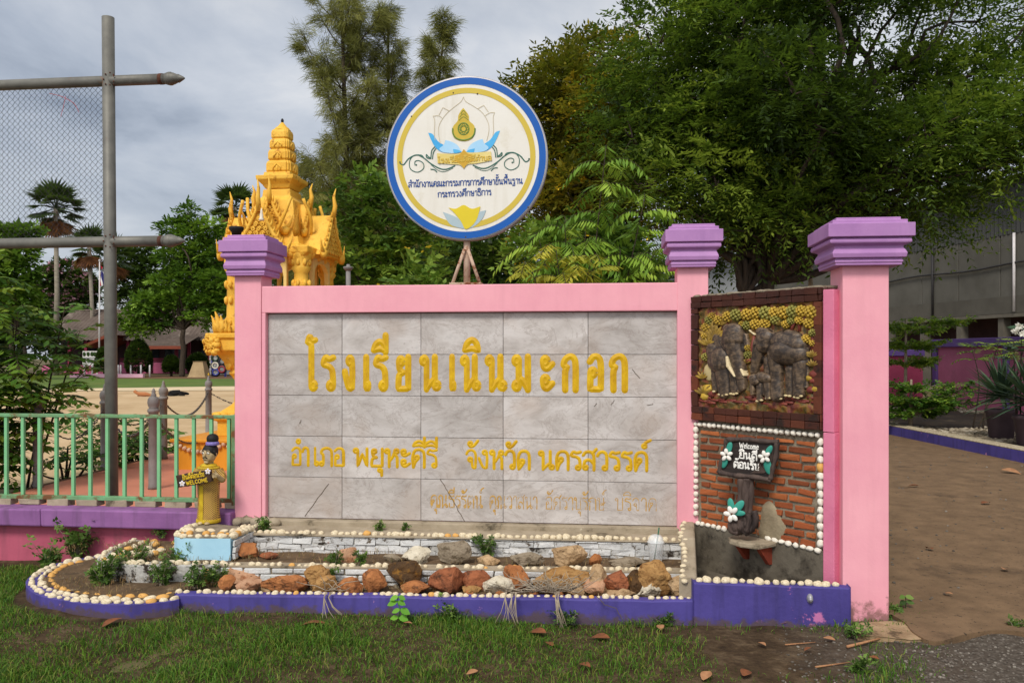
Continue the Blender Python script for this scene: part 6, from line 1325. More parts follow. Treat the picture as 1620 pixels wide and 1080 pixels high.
# little white figure and black lamp bowl on the front porch roof, grey pipe post beside the shrine
p = P(411, 350, 10.25); m = MB(); m.lathe([(.03, 0), (.035, .02), (.02, .04), (.024, .07), (.014, .1), (.016, .12), (.008, .14), (.0, .17)], 12); single(m, 'white_figurine', flat('figurine_white', srgb(226, 216, 196)), 'tiny whitish figurine at the foot of the shrine front gable', 'figurine', (0, 0, 0)).location = (p[0], 10.32, ZS_(366)+TZ)
p = P(374, 372, 9.6); lp_ = thing('lamp_post', 'thin post with a black bowl lamp beside the shrine gable', 'lamp', (p[0], 9.6, TZ)); zt = 1.55+(560-370)/1300*9.6
m = MB(); m.tube([(0, 0, 0), (0, 0, zt-TZ)], .02, 8); m.build('post', STEEL, lp_); m = MB(); m.lathe([(.05, zt-TZ-.02), (.06, zt-TZ+.02), (.085, zt-TZ+.05), (.085, zt-TZ+.08), (.03, zt-TZ+.085)], 14); m.build('lamp_bowl', HAIR, lp_)
p = P(551, 448, 9.0); gp2 = thing('pipe_post', 'thin grey pipe post with a flat cap behind the sign wall', 'post', (p[0], 9.0, TZ)); zt = 1.55+(560-424)/1300*9.0-TZ
m = MB(); m.tube([(0, 0, 0), (0, 0, zt)], .026, 10); m.build('pipe', PG, gp2); m = MB(); m.lathe([(.03, zt-.03), (.055, zt), (.055, zt+.012), (.02, zt+.02), (.02, zt+.04)], 12); m.build('pipe_cap', PG, gp2)
# ================================================================ foliage
def leafquads(base, dirs, side, L, W_):
    """diamond leaves: base point, direction, width direction"""
    L = np.asarray(L)[:, None] if np.ndim(L) else L; W_ = np.asarray(W_)[:, None] if np.ndim(W_) else W_
    mid = base+dirs*L*.45; tip = base+dirs*L
    return np.stack([base, mid+side*W_*.5, tip, mid-side*W_*.5], 1)
def nrm(a): return a/(np.linalg.norm(a, axis=-1, keepdims=True)+1e-9)
def sprays(m, P0, D, nl, Ls, l, w_, rg, droop=.3, tb=None, tvar=.35, ang=.9, flat=.6):
    """a twig at each point with leaflets in pairs along it"""
    n = len(P0); D = nrm(D); up = np.array((0, 0, 1.0))
    S1 = nrm(np.cross(D, up)+rg.normal(0, .35, (n, 3))); U = nrm(np.cross(S1, D))
    Q = []; T_ = []
    tb = rg.rand(n) if tb is None else tb
    Lv = Ls*rg.uniform(.6, 1.25, n)
    for j in range(nl):
        t = (j//2+.6)/(nl/2+.2); sg = 1 if j % 2 else -1
        p = P0+D*(Lv*t)[:, None]; p[:, 2] -= droop*Lv*t*t
        d = nrm(D*math.cos(ang)+S1*(sg*math.sin(ang))+rg.normal(0, .22, (n, 3))-up*droop*.6*t)
        sd = nrm(np.cross(d, U*flat+rg.normal(0, .5, (n, 3))*(1-flat)+up*.2))
        k = rg.uniform(.7, 1.2, n)
        Q.append(leafquads(p, d, sd, l*k, w_*k)); T_.append(np.clip(tb+rg.normal(0, tvar*.3, n), 0, 1))
    m.quads(np.concatenate(Q), np.concatenate(T_)); return m
def cloud(rg, c, r, n, inner=.55):
    u = nrm(rg.normal(size=(n, 3))); k = rg.uniform(inner**3, 1, n)**(1/3)
    return np.asarray(c)+u*k[:, None]*np.asarray(r), u
BARK = mat('dark_bark', srgb(74, 62, 50), srgb(50, 42, 36), sc=6, rough=.95, bump=.9, bsc=20, stretch=(3, 3, .6))
BARKP = mat('pale_bark', srgb(176, 160, 136), srgb(136, 120, 98), sc=6, rough=.9, bump=.6, bsc=20, dirt=srgb(96, 86, 68), dsc=5, dthr=.58)
BARKG = mat('palm_bark', srgb(152, 142, 126), srgb(122, 112, 98), sc=3, rough=.9, bump=.6, bsc=14, stretch=(1, 1, 4))
def limb(m, a, b, r0, r1, rg, wob=.12, k=5, n=7):
    a, b = np.asarray(a, float), np.asarray(b, float); L = np.linalg.norm(b-a); pts = [a]
    for i in range(1, k): t = i/k; pts.append(a+(b-a)*t+rg.normal(0, wob*L/k, 3)+np.array((0, 0, .1*L*math.sin(math.pi*t))))
    pts.append(b); pts = crom(pts, 3); m.tube(pts, list(np.linspace(r0, r1, len(pts))), n)
def tree(name, label, cat, base, clumps, lm, bark, tr, fork, seed, per=260, nl=8, Ls=.5, l=.14, w_=.06, droop=.25, group=None, inner=.5, blossom=None, upb=.25, limbs=True, tclump=.35):
    """tapered trunk to the fork, a limb to every clump, leaf sprays through each clump"""
    rg = np.random.RandomState(seed); base = np.array(base, float); o = thing(name, label, cat, tuple(base), 0, group)
    m = MB(); fk = base+np.array(fork); limb(m, base-np.array((0, 0, .1)), fk, tr, tr*.72, rg, .05, 4, 10)
    if limbs:
        for c, r in clumps:
            c = np.array(c); st_ = fk if c[2] > fk[2] else base+(fk-base)*max(.3, (c[2]-base[2])/max(.1, fk[2]-base[2])*.8)
            limb(m, st_, c+np.array((0, 0, -.2*r[2])), tr*.42, tr*.08, rg, .3)
            for _ in range(4): e_, _u = cloud(rg, c, r, 1, .5); limb(m, c+np.array((0, 0, -.2*r[2])), e_[0], tr*.1, tr*.03, rg, .3, 3, 5)
    m.build('trunk', bark, o, base)
    m = MB(); vt = sum((r[0]*r[1]*r[2])**(2/3) for c, r in clumps)
    for c, r in clumps:
        n = max(12, int(per*len(clumps)*(r[0]*r[1]*r[2])**(2/3)/vt)); p, u = cloud(rg, c, r, n, inner)
        d = u+rg.normal(0, .45, (n, 3)); d[:, 2] = d[:, 2]*.7+upb
        tb = np.clip(rg.uniform(.5-tclump, .5+tclump)+rg.normal(0, .16, n), 0, 1)
        sprays(m, p, d, nl, Ls, l, w_, rg, droop, tb)
    m.build('crown', lm, o, base)
    if blossom:
        m = MB()
        for c, r in clumps:
            n = int(per*blossom[1]); p, u = cloud(rg, c, np.array(r)*1.06, n, .9); p = p[u[:, 2] > -.3]; u = u[u[:, 2] > -.3]; sprays(m, p, u+rg.normal(0, .3, u.shape), 6, .3, blossom[2], blossom[2]*.6, rg, .1)
        m.build('blossom', blossom[0], o, base)
    return o
def envelope(c, r, n, cr, seed, flat=.75, shell=.55, zmin=None):
    rg = np.random.RandomState(seed); out = []
    for _ in range(n):
        p, u = cloud(rg, c, r, 1, shell); p = p[0]
        if zmin is not None: p[2] = max(p[2], zmin+rg.uniform(0, .4))
        k = rg.uniform(.75, 1.25); out.append((tuple(p), (cr*k, cr*k, cr*k*flat)))
    return out
leafmat('tamarind_leaf', [srgb(34, 50, 16), srgb(60, 82, 26), srgb(92, 116, 36), srgb(140, 158, 56)], .42)
leafmat('olive_leaf', [srgb(64, 68, 18), srgb(94, 96, 24), srgb(132, 124, 32), srgb(176, 150, 38)])
leafmat('bush_leaf', [srgb(46, 70, 22), srgb(70, 98, 32), srgb(98, 128, 44), srgb(134, 158, 60)])
leafmat('leucaena_leaf', [srgb(84, 116, 38), srgb(112, 146, 48), srgb(140, 168, 58), srgb(172, 190, 72)])
leafmat('yellow_leaf', [srgb(120, 128, 36), srgb(150, 150, 44), srgb(176, 170, 56), srgb(196, 186, 70)])
leafmat('dark_leaf', [srgb(28, 42, 16), srgb(42, 60, 22), srgb(58, 80, 28), srgb(78, 100, 36)])
leafmat('casuarina_needle', [srgb(78, 80, 36), srgb(104, 106, 48), srgb(126, 126, 60), srgb(150, 146, 76)], .2)
leafmat('bright_leaf', [srgb(54, 82, 24), srgb(78, 110, 32), srgb(104, 136, 42), srgb(134, 162, 58)])
leafmat('shrub_leaf', [srgb(46, 78, 24), srgb(70, 108, 34), srgb(98, 136, 46), srgb(148, 170, 62)])
leafmat('palm_leaf', [srgb(34, 48, 22), srgb(50, 68, 28), srgb(66, 84, 36), srgb(86, 100, 46)])
leafmat('dead_palm_leaf', [srgb(96, 56, 34), srgb(120, 74, 44), srgb(140, 90, 56), srgb(150, 106, 70)])
leafmat('agave_leaf', [srgb(40, 58, 46), srgb(58, 80, 60), srgb(78, 102, 74), srgb(110, 130, 90)], .1)
leafmat('pink_blossom', [srgb(170, 112, 130), srgb(204, 144, 164), srgb(220, 170, 184), srgb(228, 190, 198)], .3)
leafmat('yellow_blossom', [srgb(206, 166, 30), srgb(226, 190, 40), srgb(236, 204, 60)], .3)
leafmat('white_blossom', [srgb(226, 222, 210), srgb(240, 236, 226)], .3)
leafmat('weed_leaf', [srgb(52, 74, 34), srgb(70, 98, 42), srgb(92, 122, 52), srgb(120, 146, 66)])
leafmat('seedling_leaf', [srgb(84, 140, 34), srgb(104, 162, 46), srgb(126, 180, 60)], .3)
# ---- big dark tree over the driveway
cl = envelope((5.9, 15.4, 6.9), (3.9, 2.6, 3.3), 62, .95, 11, .62, .5, 3.6)+[((8.6, 14.2, 5.0), (.7, .6, .35)), ((7.6, 14.0, 4.8), (.6, .5, .35)), ((9.4, 14.4, 5.2), (.7, .6, .4)), ((2.4, 14.6, 4.6), (.8, .6, .5)), ((3.3, 14.4, 4.0), (.7, .6, .4)), ((4.2, 14.4, 3.7), (.7, .6, .35)), ((5.2, 14.5, 3.9), (.6, .6, .35)), ((2.2, 15, 5.6), (.8, .7, .6)), ((2.6, 15, 7.2), (.9, .8, .7)), ((9.3, 15, 6.2), (.8, .7, .6)), ((10.2, 15, 5.4), (.7, .7, .4)), ((9.6, 15, 8.0), (.8, .8, .6)), ((7.3, 13.8, 5.2), (.7, .5, .45)), ((8.1, 13.9, 5.2), (.7, .5, .45)), ((8.8, 14, 5.2), (.7, .5, .45)), ((8.0, 13.6, 4.75), (.4, .4, .3)), ((7.7, 14, 5.3), (.8, .6, .6)), ((9.3, 14, 5.6), (.8, .6, .6))]
tree('tamarind_tree', 'huge dark feathery tree spreading over the driveway behind the big pillar', 'tree', (4.65, 15.2, 0), cl, 'tamarind_leaf', BARK, .2, (.05, 0, 2.9), 21, per=185, nl=14, Ls=.6, l=.125, w_=.042, droop=.4, inner=.35, tclump=.45)
tree('tamarind_tree', 'leaning dark trunked tree right behind the inner purple cap', 'tree', (3.5, 14.8, 0), envelope((4.3, 15.6, 5.2), (1.9, 1.2, 1.6), 14, .8, 12, .6, .4, 3.4), 'tamarind_leaf', BARK, .13, (.7, .1, 2.6), 22, per=150, nl=14, Ls=.55, l=.125, w_=.042, droop=.4, inner=.35, tclump=.45)
tree('slim_tree', 'slim tree with a pale mottled trunk beyond the elephant relief', 'tree', (6.5, 18, 0), envelope((6.5, 18, 5.0), (1.2, 1, .9), 7, .6, 13, .6), 'tamarind_leaf', BARKP, .06, (.05, 0, 4), 23, per=110, nl=10, Ls=.5, l=.14, w_=.05)
# ---- olive tree beside the round sign
tree('cassia_tree', 'tall olive tree with yellowish leaf tips rising right of the round sign', 'tree', (2.0, 18.5, 0), envelope((2.0, 18.5, 6.2), (2.3, 1.6, 2.3), 30, .75, 14, .62, .4)+[((.9, 18, 6.9), (.5, .5, .5)), ((1.2, 18.3, 7.7), (.55, .5, .5)), ((1.0, 18.2, 5.6), (.7, .6, .5)), ((.25, 18, 6.5), (.25, .25, .5))], 'olive_leaf', BARK, .14, (.0, 0, 3.4), 24, per=150, nl=10, Ls=.5, l=.16, w_=.06, droop=.2, inner=.3, blossom=('yellow_blossom', .02, .12))
# ---- dark mass of trees beyond the sign wall, each with its own trunk
for x, y, r, h, lab in ((-6.5, 30, 2.4, 6.5, 'dark broad tree behind the golden shrine'), (-3.2, 22, 1.6, 4.4, 'dark low tree behind the bush left of the sign stand'), (-.8, 21, 1.8, 4.6, 'dark tree filling the gap under the round sign'), (1.8, 22.5, 1.9, 5.0, 'dark tree behind the feathery yellow green shrub'), (-1.6, 32, 2.6, 7.4, 'farther dark tree standing above the round sign stand'), (3.8, 26, 2.0, 5.4, 'dark tree between the sign wall and the leaning trunk')):
    tree('broad_tree', lab, 'tree', (x, y, 0), envelope((x, y, h*.58), (r, r*.7, h*.34), 16, r*.42, int(abs(x*10)+y), .7, .4), 'dark_leaf', BARK, .13, (0, 0, h*.35), int(y*3+abs(x)), per=120, nl=8, Ls=.55, l=.2, w_=.09, inner=.35, group='dark trees beyond the sign wall')
# ---- casuarinas
def casuarina(label, base, H, lean, rb, seed, z0=1.5, dens=1.0):
    rg = np.random.RandomState(seed); base = np.array(base, float); o = thing('casuarina_tree', label, 'tree', tuple(base), 0, 'feathery casuarina trees'); m = MB(); cr = MB()
    tip = base+np.array((lean, 0, H)); ax = lambda t: base+(tip-base)*t+np.array((.12*math.sin(t*5), 0, 0))
    m.tube([ax(t) for t in np.linspace(0, 1, 12)], list(np.linspace(.17, .02, 12)), 8)
    nb = int(6.5*H*dens); PP = []; DD = []
    for i in range(nb):
        t = z0/H+(1-z0/H)*(i+rg.rand())/nb; L = rb*(1-t)**.7*rg.choice([.45, .8, 1.0, 1.25])*rg.uniform(.8, 1.15)+.3; a = rg.uniform(0, 2*math.pi); el = R(rg.uniform(0, 34))+t*.7
        d = np.array((math.cos(a)*math.cos(el), math.sin(a)*math.cos(el), math.sin(el))); p = ax(t); pts = [p, p+d*L*.4+np.array((0, 0, -.02*L)), p+d*L*.75+np.array((0, 0, .04*L)), p+d*L+np.array((0, 0, .16*L))]
        m.tube(pts, [.03*(1-t)+.012, .02, .012, .004], 5, False)
        for _ in range(int(4+7*L)):                      # side twigs with hanging tufts
            s0 = rg.uniform(.22, 1); q0 = p+d*L*s0+np.array((0, 0, .12*L*s0*s0)); td = unit(d*.7+rg.normal(0, .6, 3)+np.array((0, 0, .1))); tl = rg.uniform(.2, .5)*(1.1-.5*s0)*min(1.3, L+.3); m.tube([q0, q0+td*tl], [.008, .003], 3, False)
            n = int(6+11*tl); q = q0+td*tl*rg.uniform(.1, 1.1, n)[:, None]+rg.normal(0, .045, (n, 3)); PP.append(q); DD.append(td*.7+rg.normal(0, .25, (n, 3))+np.array((0, 0, -.1)))
    PP = np.concatenate(PP); DD = nrm(np.concatenate(DD)); tb = np.clip(.5+.5*np.array([mnoise.noise(Vector(p)*.8) for p in PP])+rg.normal(0, .15, len(PP)), 0, 1)
    for k in range(6):
        d = nrm(DD+rg.normal(0, .28, DD.shape)); d[:, 2] -= .6; d = nrm(d); sd = nrm(np.cross(d, rg.normal(size=d.shape))); cr.quads(leafquads(PP+rg.normal(0, .05, PP.shape), d, sd, rg.uniform(.2, .42, len(PP)), .013), tb)
    m.build('trunk', BARK, o, base); cr.build('crown', 'casuarina_needle', o, base)
casuarina('tallest casuarina with a straight stem reaching past the top of the photo', (-5.35, 26, 0), 14.6, .1, 3.0, 31)
casuarina('middle casuarina with a feathery double top left of the round sign', (-4.1, 26.5, 0), 12.6, .25, 1.7, 32)
casuarina('thin leaning casuarina just left of the round sign', (-3.75, 27, 0), 12.4, 1.7, 2.1, 33, 2, 1.1)
casuarina('shorter casuarina filling the gap between the two taller stems', (-4.75, 27.6, 0), 9.6, -.2, 2.2, 35)
casuarina('small casuarina low behind the shrine spire', (-6.6, 27, 0), 7.2, .0, 1.9, 34)
# ---- broad leaved bush left of the sign stand, low bushes along the wall top
K_ = 12.7/10.2; BC = [((x*K_, 12.7+(y-10.2), 1.55+(z-1.55)*K_), tuple(q*K_ for q in r)) for (x, y, z), r in [((-1.75, 10.2, 2.6), (.5, .45, .5)), ((-1.5, 10.1, 3.2), (.45, .4, .4)), ((-2.0, 10.2, 2.3), (.4, .4, .4)), ((-1.95, 10.3, 3.35), (.35, .3, .3)), ((-1.25, 10.2, 2.7), (.4, .35, .4)), ((-1.3, 10.3, 2.2), (.5, .4, .35)), ((-1.85, 10.2, 3.65), (.2, .2, .16)), ((-1.6, 10.2, 1.5), (.5, .5, .6))]]
tree('leafy_bush', 'fresh green broad leaved bush between the shrine and the round sign', 'bush', (-2.1, 12.7, 0), BC, 'bush_leaf', BARK, .06, (0, 0, 1.2), 41, per=190, nl=8, Ls=.26, l=.12, w_=.06, droop=.3, inner=.45)
tree('leafy_bush', 'dense green bush behind the feathery shrub right of the round sign', 'bush', (.8, 11.4, 0), envelope((.85, 11.4, 2.6), (.75, .5, .75), 12, .38, 19, .8, .4)+[((1.7, 11.6, 2.5), (.4, .3, .35)), ((1.5, 11.5, 1.8), (.5, .4, .5)), ((.6, 11.4, 1.6), (.8, .4, .6))], 'bush_leaf', BARK, .05, (0, 0, 1.1), 44, per=150, nl=8, Ls=.24, l=.11, w_=.05, droop=.3, inner=.4, blossom=('yellow_blossom', .03, .06))
tree('leafy_bush', 'low green bush right at the wall top left of the rusty stand', 'bush', (-.95, 8.0, 0), [((-.95, 8.0, 2.15), (.28, .25, .3)), ((-.7, 8.0, 1.9), (.3, .25, .25)), ((-.95, 8.0, 1.4), (.35, .3, .4))], 'bush_leaf', BARK, .03, (0, 0, .9), 42, per=120, nl=8, Ls=.18, l=.085, w_=.045, inner=.4, blossom=('yellow_blossom', .08, .05))
tree('leafy_bush', 'small pinnate bush at the wall top right of the rusty stand', 'bush', (-.42, 8.2, 0), [((-.38, 8.2, 2.0), (.2, .2, .22)), ((-.25, 8.2, 1.85), (.2, .2, .2))], 'bush_leaf', BARK, .02, (0, 0, 1.0), 43, per=90, nl=10, Ls=.2, l=.07, w_=.03, inner=.3)
# ---- pinnate fronds
def frond(m, p, d, L, npair, l, w_, rg, droop=.5, tint=.5, hang=.25, sub=0):
    d = unit(d); s = unit(np.cross(d, (0, 0, 1))+1e-6); pts = []
    for i in range(npair+1):
        t = i/npair; q = np.asarray(p)+d*L*t+np.array((0, 0, -droop*L*t*t)); pts.append(q)
    B_ = []; Dv = []; Sd = []; Ll = []
    for i in range(1, npair+1):
        ax = unit(pts[i]-pts[i-1])
        for sg in (-1, 1):
            ld = unit(ax*.45+s*sg*.9+np.array((0, 0, -hang))+rg.normal(0, .12, 3)); k = (.65+.5*math.sin(math.pi*i/npair)); nn_ = unit(np.cross(ld, ax)); wd = unit(np.cross(nn_, ld))
            if sub:
                for j in range(sub):
                    b = pts[i]+ld*l*k*(j+.7)/sub+np.array((0, 0, -.10*l*k*((j+.7)/sub)**2))
                    for s2 in (-1, 1): B_.append(b); l2 = unit(wd*s2+ld*.35+rg.normal(0, .08, 3)); Dv.append(l2); Sd.append(ld); Ll.append(w_)
            else: B_.append(pts[i]); Dv.append(ld); Sd.append(wd); Ll.append(l*k*rg.uniform(.85, 1.15))
    B_, Dv, Sd, Ll = map(np.array, (B_, Dv, Sd, Ll))
    m.quads(leafquads(B_, Dv, Sd, Ll, (w_ if not sub else w_*.34)), np.clip(tint+rg.normal(0, .1, len(B_)), 0, 1))
    return pts
def frond_shrub(name, label, base, stems, lm, seed, L, npair, l, w_, nf, droop=.5, sub=0, group=None, tints=(.15, .85), tmin=.35, up=.35, hang=.25, cat='shrub'):
    rg = np.random.RandomState(seed); base = np.array(base, float); o = thing(name, label, cat, tuple(base), 0, group); m = MB(); f = MB()
    for tip in stems:
        tip = np.array(tip, float); mid = (base+tip)/2+rg.normal(0, .08, 3)+np.array((0, 0, .1)); pts = crom([base+rg.normal(0, .05, 3)*np.array((1, 1, 0)), mid, tip], 6); m.tube(pts, list(np.linspace(.016, .004, len(pts))), 6)
        for k in range(nf):
            t = tmin+(1-tmin)*(k+.5)/nf; q = pts[min(len(pts)-1, int(t*(len(pts)-1)+.5))]; a = k*2.4+rg.uniform(-.4, .4)
            d = np.array((math.cos(a), math.sin(a), up+.5*t*rg.rand())); r_ = frond(f, q, d, L*rg.uniform(.7, 1.15), npair, l, w_, rg, droop*rg.uniform(.6, 1.3), rg.uniform(*tints), hang, sub); m.tube(r_[::2], .0035, 3, False)
    m.build('stem', BARK, o, base); f.build('foliage', lm, o, base); return o
frond_shrub('feathery_shrub', 'feathery light green shrub with arching fronds right of the round sign', (.75, 9.3, 0), [(1.05, 9.2, 3.85), (.6, 9.3, 3.1), (1.5, 9.3, 3.3), (.3, 9.4, 2.9), (1.2, 9.1, 2.7), (.85, 9.5, 3.0), (1.65, 9.3, 2.8), (.5, 9.2, 2.55)], 'leucaena_leaf', 51, .55, 11, .17, .032, 20, .75, 0, None, (.05, .85), .4, .5, .75)
frond_shrub('feathery_shrub', 'yellow green new shoots of a feathery shrub at the wall top', (.6, 8.4, 0), [(.45, 8.4, 2.62), (.8, 8.3, 2.5), (.2, 8.4, 2.42), (.62, 8.35, 2.35)], 'yellow_leaf', 52, .42, 10, .14, .03, 16, .7, 0, None, (.2, .9), .6, .5, .6)
# ---- shrubs behind the green railing
frond_shrub('leafy_shrub', 'big shrub with long pinnate leaves behind the railing at the left edge', (-5.75, 8.9, 0), [(-5.17, 8.6, 2.0), (-5.52, 8.5, 2.45), (-5.92, 8.6, 2.2), (-5.02, 8.8, 1.5), (-5.32, 8.4, 1.3), (-6.02, 8.4, 2.6), (-5.72, 8.3, 1.7), (-4.97, 8.9, 1.15), (-6.22, 8.5, 1.9), (-5.52, 8.3, 0.8), (-5.92, 8.3, 1.2), (-5.42, 8.9, 2.05), (-6.12, 8.4, 1.5), (-5.67, 8.6, 2.9)], 'shrub_leaf', 53, .52, 7, .15, .058, 27, .5, 0, None, (.05, .95), .25, .3, .35)
frond_shrub('leafy_shrub', 'thin leafy sprigs reaching right towards the tall steel pole', (-5.5, 9.4, 0), [(-4.75, 9.3, 1.45), (-4.95, 9.4, 1.8), (-5.0, 9.2, 2.1)], 'shrub_leaf', 54, .32, 6, .13, .05, 9, .4, 0, None, (.3, .95), .65, .3)
frond_shrub('leafy_shrub', 'low drooping shrub on the soil behind the railing', (-5.5, 11.2, .05), [(-5.2, 11, .7), (-5.6, 11.1, .6), (-5.0, 11.2, .5), (-5.3, 10.8, .4), (-5.9, 11, .75)], 'shrub_leaf', 55, .5, 6, .16, .06, 7, .6, 0, None, (.0, .6), .3, .3)
for u, v, s, lab in ((205, 735, .3, 'small weed clump on the soil left of the tall pole foot'), (265, 712, .22, 'small green weed on the soil edge behind the chain posts'), (225, 712, .28, 'leafy weed on the soil strip right of the tall pole'), (110, 762, .4, 'dark low weed on the soil near the left chain post'), (165, 748, .3, 'dark weed clump along the terrace edge')):
    p = G(u, v, .02); frond_shrub('weed', lab, p, [(p[0]+a, p[1]-.05, s*k) for a, k in ((0, 1), (-.15, .8), (.16, .7), (.3, .6), (-.3, .6))], 'shrub_leaf', int(u), .28, 5, .1, .045, 6, .5, 0, 'weeds along the terrace edge', (.0, .7), .2, .4, cat='weed')
# ---- trees far across the yard
def at(u, v, Y): p = P(u, v, Y); return (p[0], Y, p[2])
def cl_px(list_, Y, dy=.7): return [(at(u, v, Y+random.uniform(-1, 1)*.3*rx*Y/F), (rx*Y/F, rx*Y/F*dy, rz_*Y/F)) for u, v, rx, rz_ in list_]
tree('almond_tree', 'bright green tree with tiered foliage in front of the school building', 'tree', (at(288, 560, 56)[0], 56, 0), cl_px([(215, 500, 26, 10), (240, 478, 30, 12), (280, 470, 30, 12), (330, 480, 32, 13), (345, 445, 30, 13), (300, 435, 30, 12), (265, 445, 24, 10), (275, 405, 26, 11), (315, 398, 30, 12), (345, 410, 24, 12), (300, 370, 24, 10), (270, 360, 18, 8), (330, 360, 20, 10), (355, 380, 20, 12), (296, 335, 12, 9), (300, 350, 18, 8), (225, 520, 24, 9), (255, 505, 24, 9), (318, 505, 22, 9), (350, 470, 26, 14), (238, 490, 20, 9)], 56), 'bright_leaf', BARK, .2, (.1, 0, 3.2), 61, per=110, nl=8, Ls=.6, l=.34, w_=.17, droop=.15, inner=.2)
tree('rain_tree', 'bright green rounded tree at the far left behind the netting', 'tree', (at(20, 560, 48)[0], 48, 0), cl_px([(0, 375, 40, 16), (35, 370, 24, 12), (20, 400, 36, 18), (-10, 420, 40, 20), (30, 430, 24, 16), (15, 455, 30, 16), (35, 470, 20, 14), (-5, 480, 40, 20)], 48), 'bright_leaf', BARK, .2, (0, 0, 2.5), 62, per=240, nl=8, Ls=.6, l=.3, w_=.15, inner=.3)
tree('blossom_tree', 'dark tree covered in mauve blossom behind the school roof', 'tree', (at(100, 560, 78)[0], 78, 0), cl_px([(75, 440, 22, 14), (100, 430, 24, 14), (125, 445, 22, 14), (85, 465, 28, 16), (120, 475, 26, 16), (140, 465, 14, 14), (65, 465, 14, 14), (100, 490, 36, 14)], 78), 'dark_leaf', BARK, .25, (0, 0, 3), 63, per=220, nl=8, Ls=.7, l=.4, w_=.2, inner=.4, blossom=('pink_blossom', .55, .3))
for i, (lab, pts, Y) in enumerate((('dark tree mass behind the tall pole and school roof', [(200, 415, 26, 18), (225, 405, 26, 18), (245, 425, 26, 20), (210, 445, 34, 22), (240, 460, 34, 22), (185, 450, 16, 18), (200, 475, 30, 14)], 82), ('dark tree right behind the bright tiered tree', [(330, 430, 30, 24), (300, 420, 30, 26), (350, 460, 30, 26), (365, 420, 24, 26), (310, 470, 36, 22)], 80),
    ('dark round tree behind the bright tree at the far left', [(40, 480, 26, 18), (15, 490, 30, 20), (60, 500, 22, 12)], 74), ('dark tree beyond the shrine pedestal', [(380, 430, 34, 30), (420, 440, 34, 26), (460, 420, 34, 30), (500, 410, 36, 30), (540, 430, 30, 26), (400, 480, 40, 30), (480, 470, 50, 30)], 62), ('low dark tree at the left edge behind the railing shrub', [(0, 520, 40, 20), (50, 530, 30, 16), (90, 540, 24, 14), (-20, 560, 30, 20)], 60))):
    tree('broad_tree', lab, 'tree', (at(np.mean([p[0] for p in pts]), 560, Y)[0], Y, 0), cl_px(pts, Y), 'dark_leaf', BARK, .25, (0, 0, 2.6), 70+i, per=170, nl=8, Ls=.8, l=.45, w_=.22, inner=.3, group='dark trees across the yard')
def palm(label, u, vtop, vbase, Y, r, lean, seed, nl=20, dead=6):
    rg = np.random.RandomState(seed); b = at(u, 560, Y); b = np.array((b[0], Y, 0)); c = np.array(at(u+lean, vtop, Y)); o = thing('fan_palm', label, 'palm', tuple(b), 0, 'fan palms beyond the school')
    m = MB(); m.tube([b, (b+c)/2+np.array((.1, 0, 0)), c], [.24, .17, .15], 8); m.build('trunk', BARKG, o, b)
    for nm, cnt, e0, e1, lm in (('fronds', nl, -25, 75, 'palm_leaf'), ('dead_fronds', dead, -80, -50, 'dead_palm_leaf')):
        m = MB()
        for k in range(cnt):
            a = k*2.4+rg.uniform(-.2, .2); el = R(e0+(e1-e0)*k/max(1, cnt-1)+rg.uniform(-8, 8)); d = np.array((math.cos(a)*math.cos(el), math.sin(a)*math.cos(el), math.sin(el))); pr = r*.55; hub = c+d*pr; m.tube([c, hub], .03, 4, False)
            s = unit(np.cross(d, (0, 0, 1))); n = 15; an = np.linspace(-1.5, 1.5, n); dv = nrm(d*np.cos(an)[:, None]+s*np.sin(an)[:, None]+np.array((0, 0, -.25))); sd = nrm(np.cross(dv, np.cross(d, s)))
            m.quads(leafquads(np.repeat(hub[None], n, 0), dv, sd, r*.62*rg.uniform(.8, 1.1, n), r*.11), rg.rand(n)*.8)
        m.build(nm, lm, o, b)
palm('tall fan palm with a slim pale trunk seen through the netting', 88, 330, 500, 60, 2.1, 0, 81, 24, 7)
palm('fan palm with hanging brown fronds left of the tall pole', 147, 390, 500, 70, 2.0, -6, 82, 14, 6); palm('fan palm half hidden behind the tall pole', 178, 408, 500, 74, 2.1, 0, 83, 14, 6); palm('fan palm peeking over the bright tree beside the shrine', 372, 328, 500, 64, 1.9, 0, 84, 20, 3); palm('small fan palm left of the one beside the shrine', 352, 350, 500, 66, 1.3, 0, 85, 12, 2)
def clipped(name, label, u, v0, v1, hw, Y, seed, pw=.6):
    z1 = EYE+(560-v0)/F*Y; w_ = hw*Y/F; x = at(u, 560, Y)[0]; rg = np.random.RandomState(seed); b = np.array((x, Y, 0)); o = thing(name, label, 'bush', tuple(b)); m = MB(); m.tube([b, b+np.array((0, 0, z1*.3))], .09, 6); m.build('stem', BARK, o, b)
    z0 = .35; n = 900; th = rg.uniform(0, 2*math.pi, n); t = rg.rand(n); r = w_*np.sin(np.pi*np.clip(t*.8+.2, 0, 1))**pw; p = np.stack([x+r*np.cos(th), Y+r*np.sin(th), z0+(z1-z0)*t], 1); m = MB(); sprays(m, p, np.stack([np.cos(th), np.sin(th), t], 1), 6, .16, .2, .1, rg, .1); m.build('foliage', 'dark_leaf', o, b)
clipped('topiary_bush', 'tall clipped cone shaped bush before the school veranda', 219, 541, 590, 16, 56, 91); clipped('topiary_bush', 'small round clipped bush left of the tiered tree trunk', 271, 565, 592, 9, 57, 92, .8); clipped('topiary_bush', 'low clipped hedge bush beside the pedestal', 312, 561, 588, 14, 60, 93, .8); clipped('topiary_bush', 'dark clipped bush behind the tall steel pole', 165, 552, 590, 10, 58, 94)
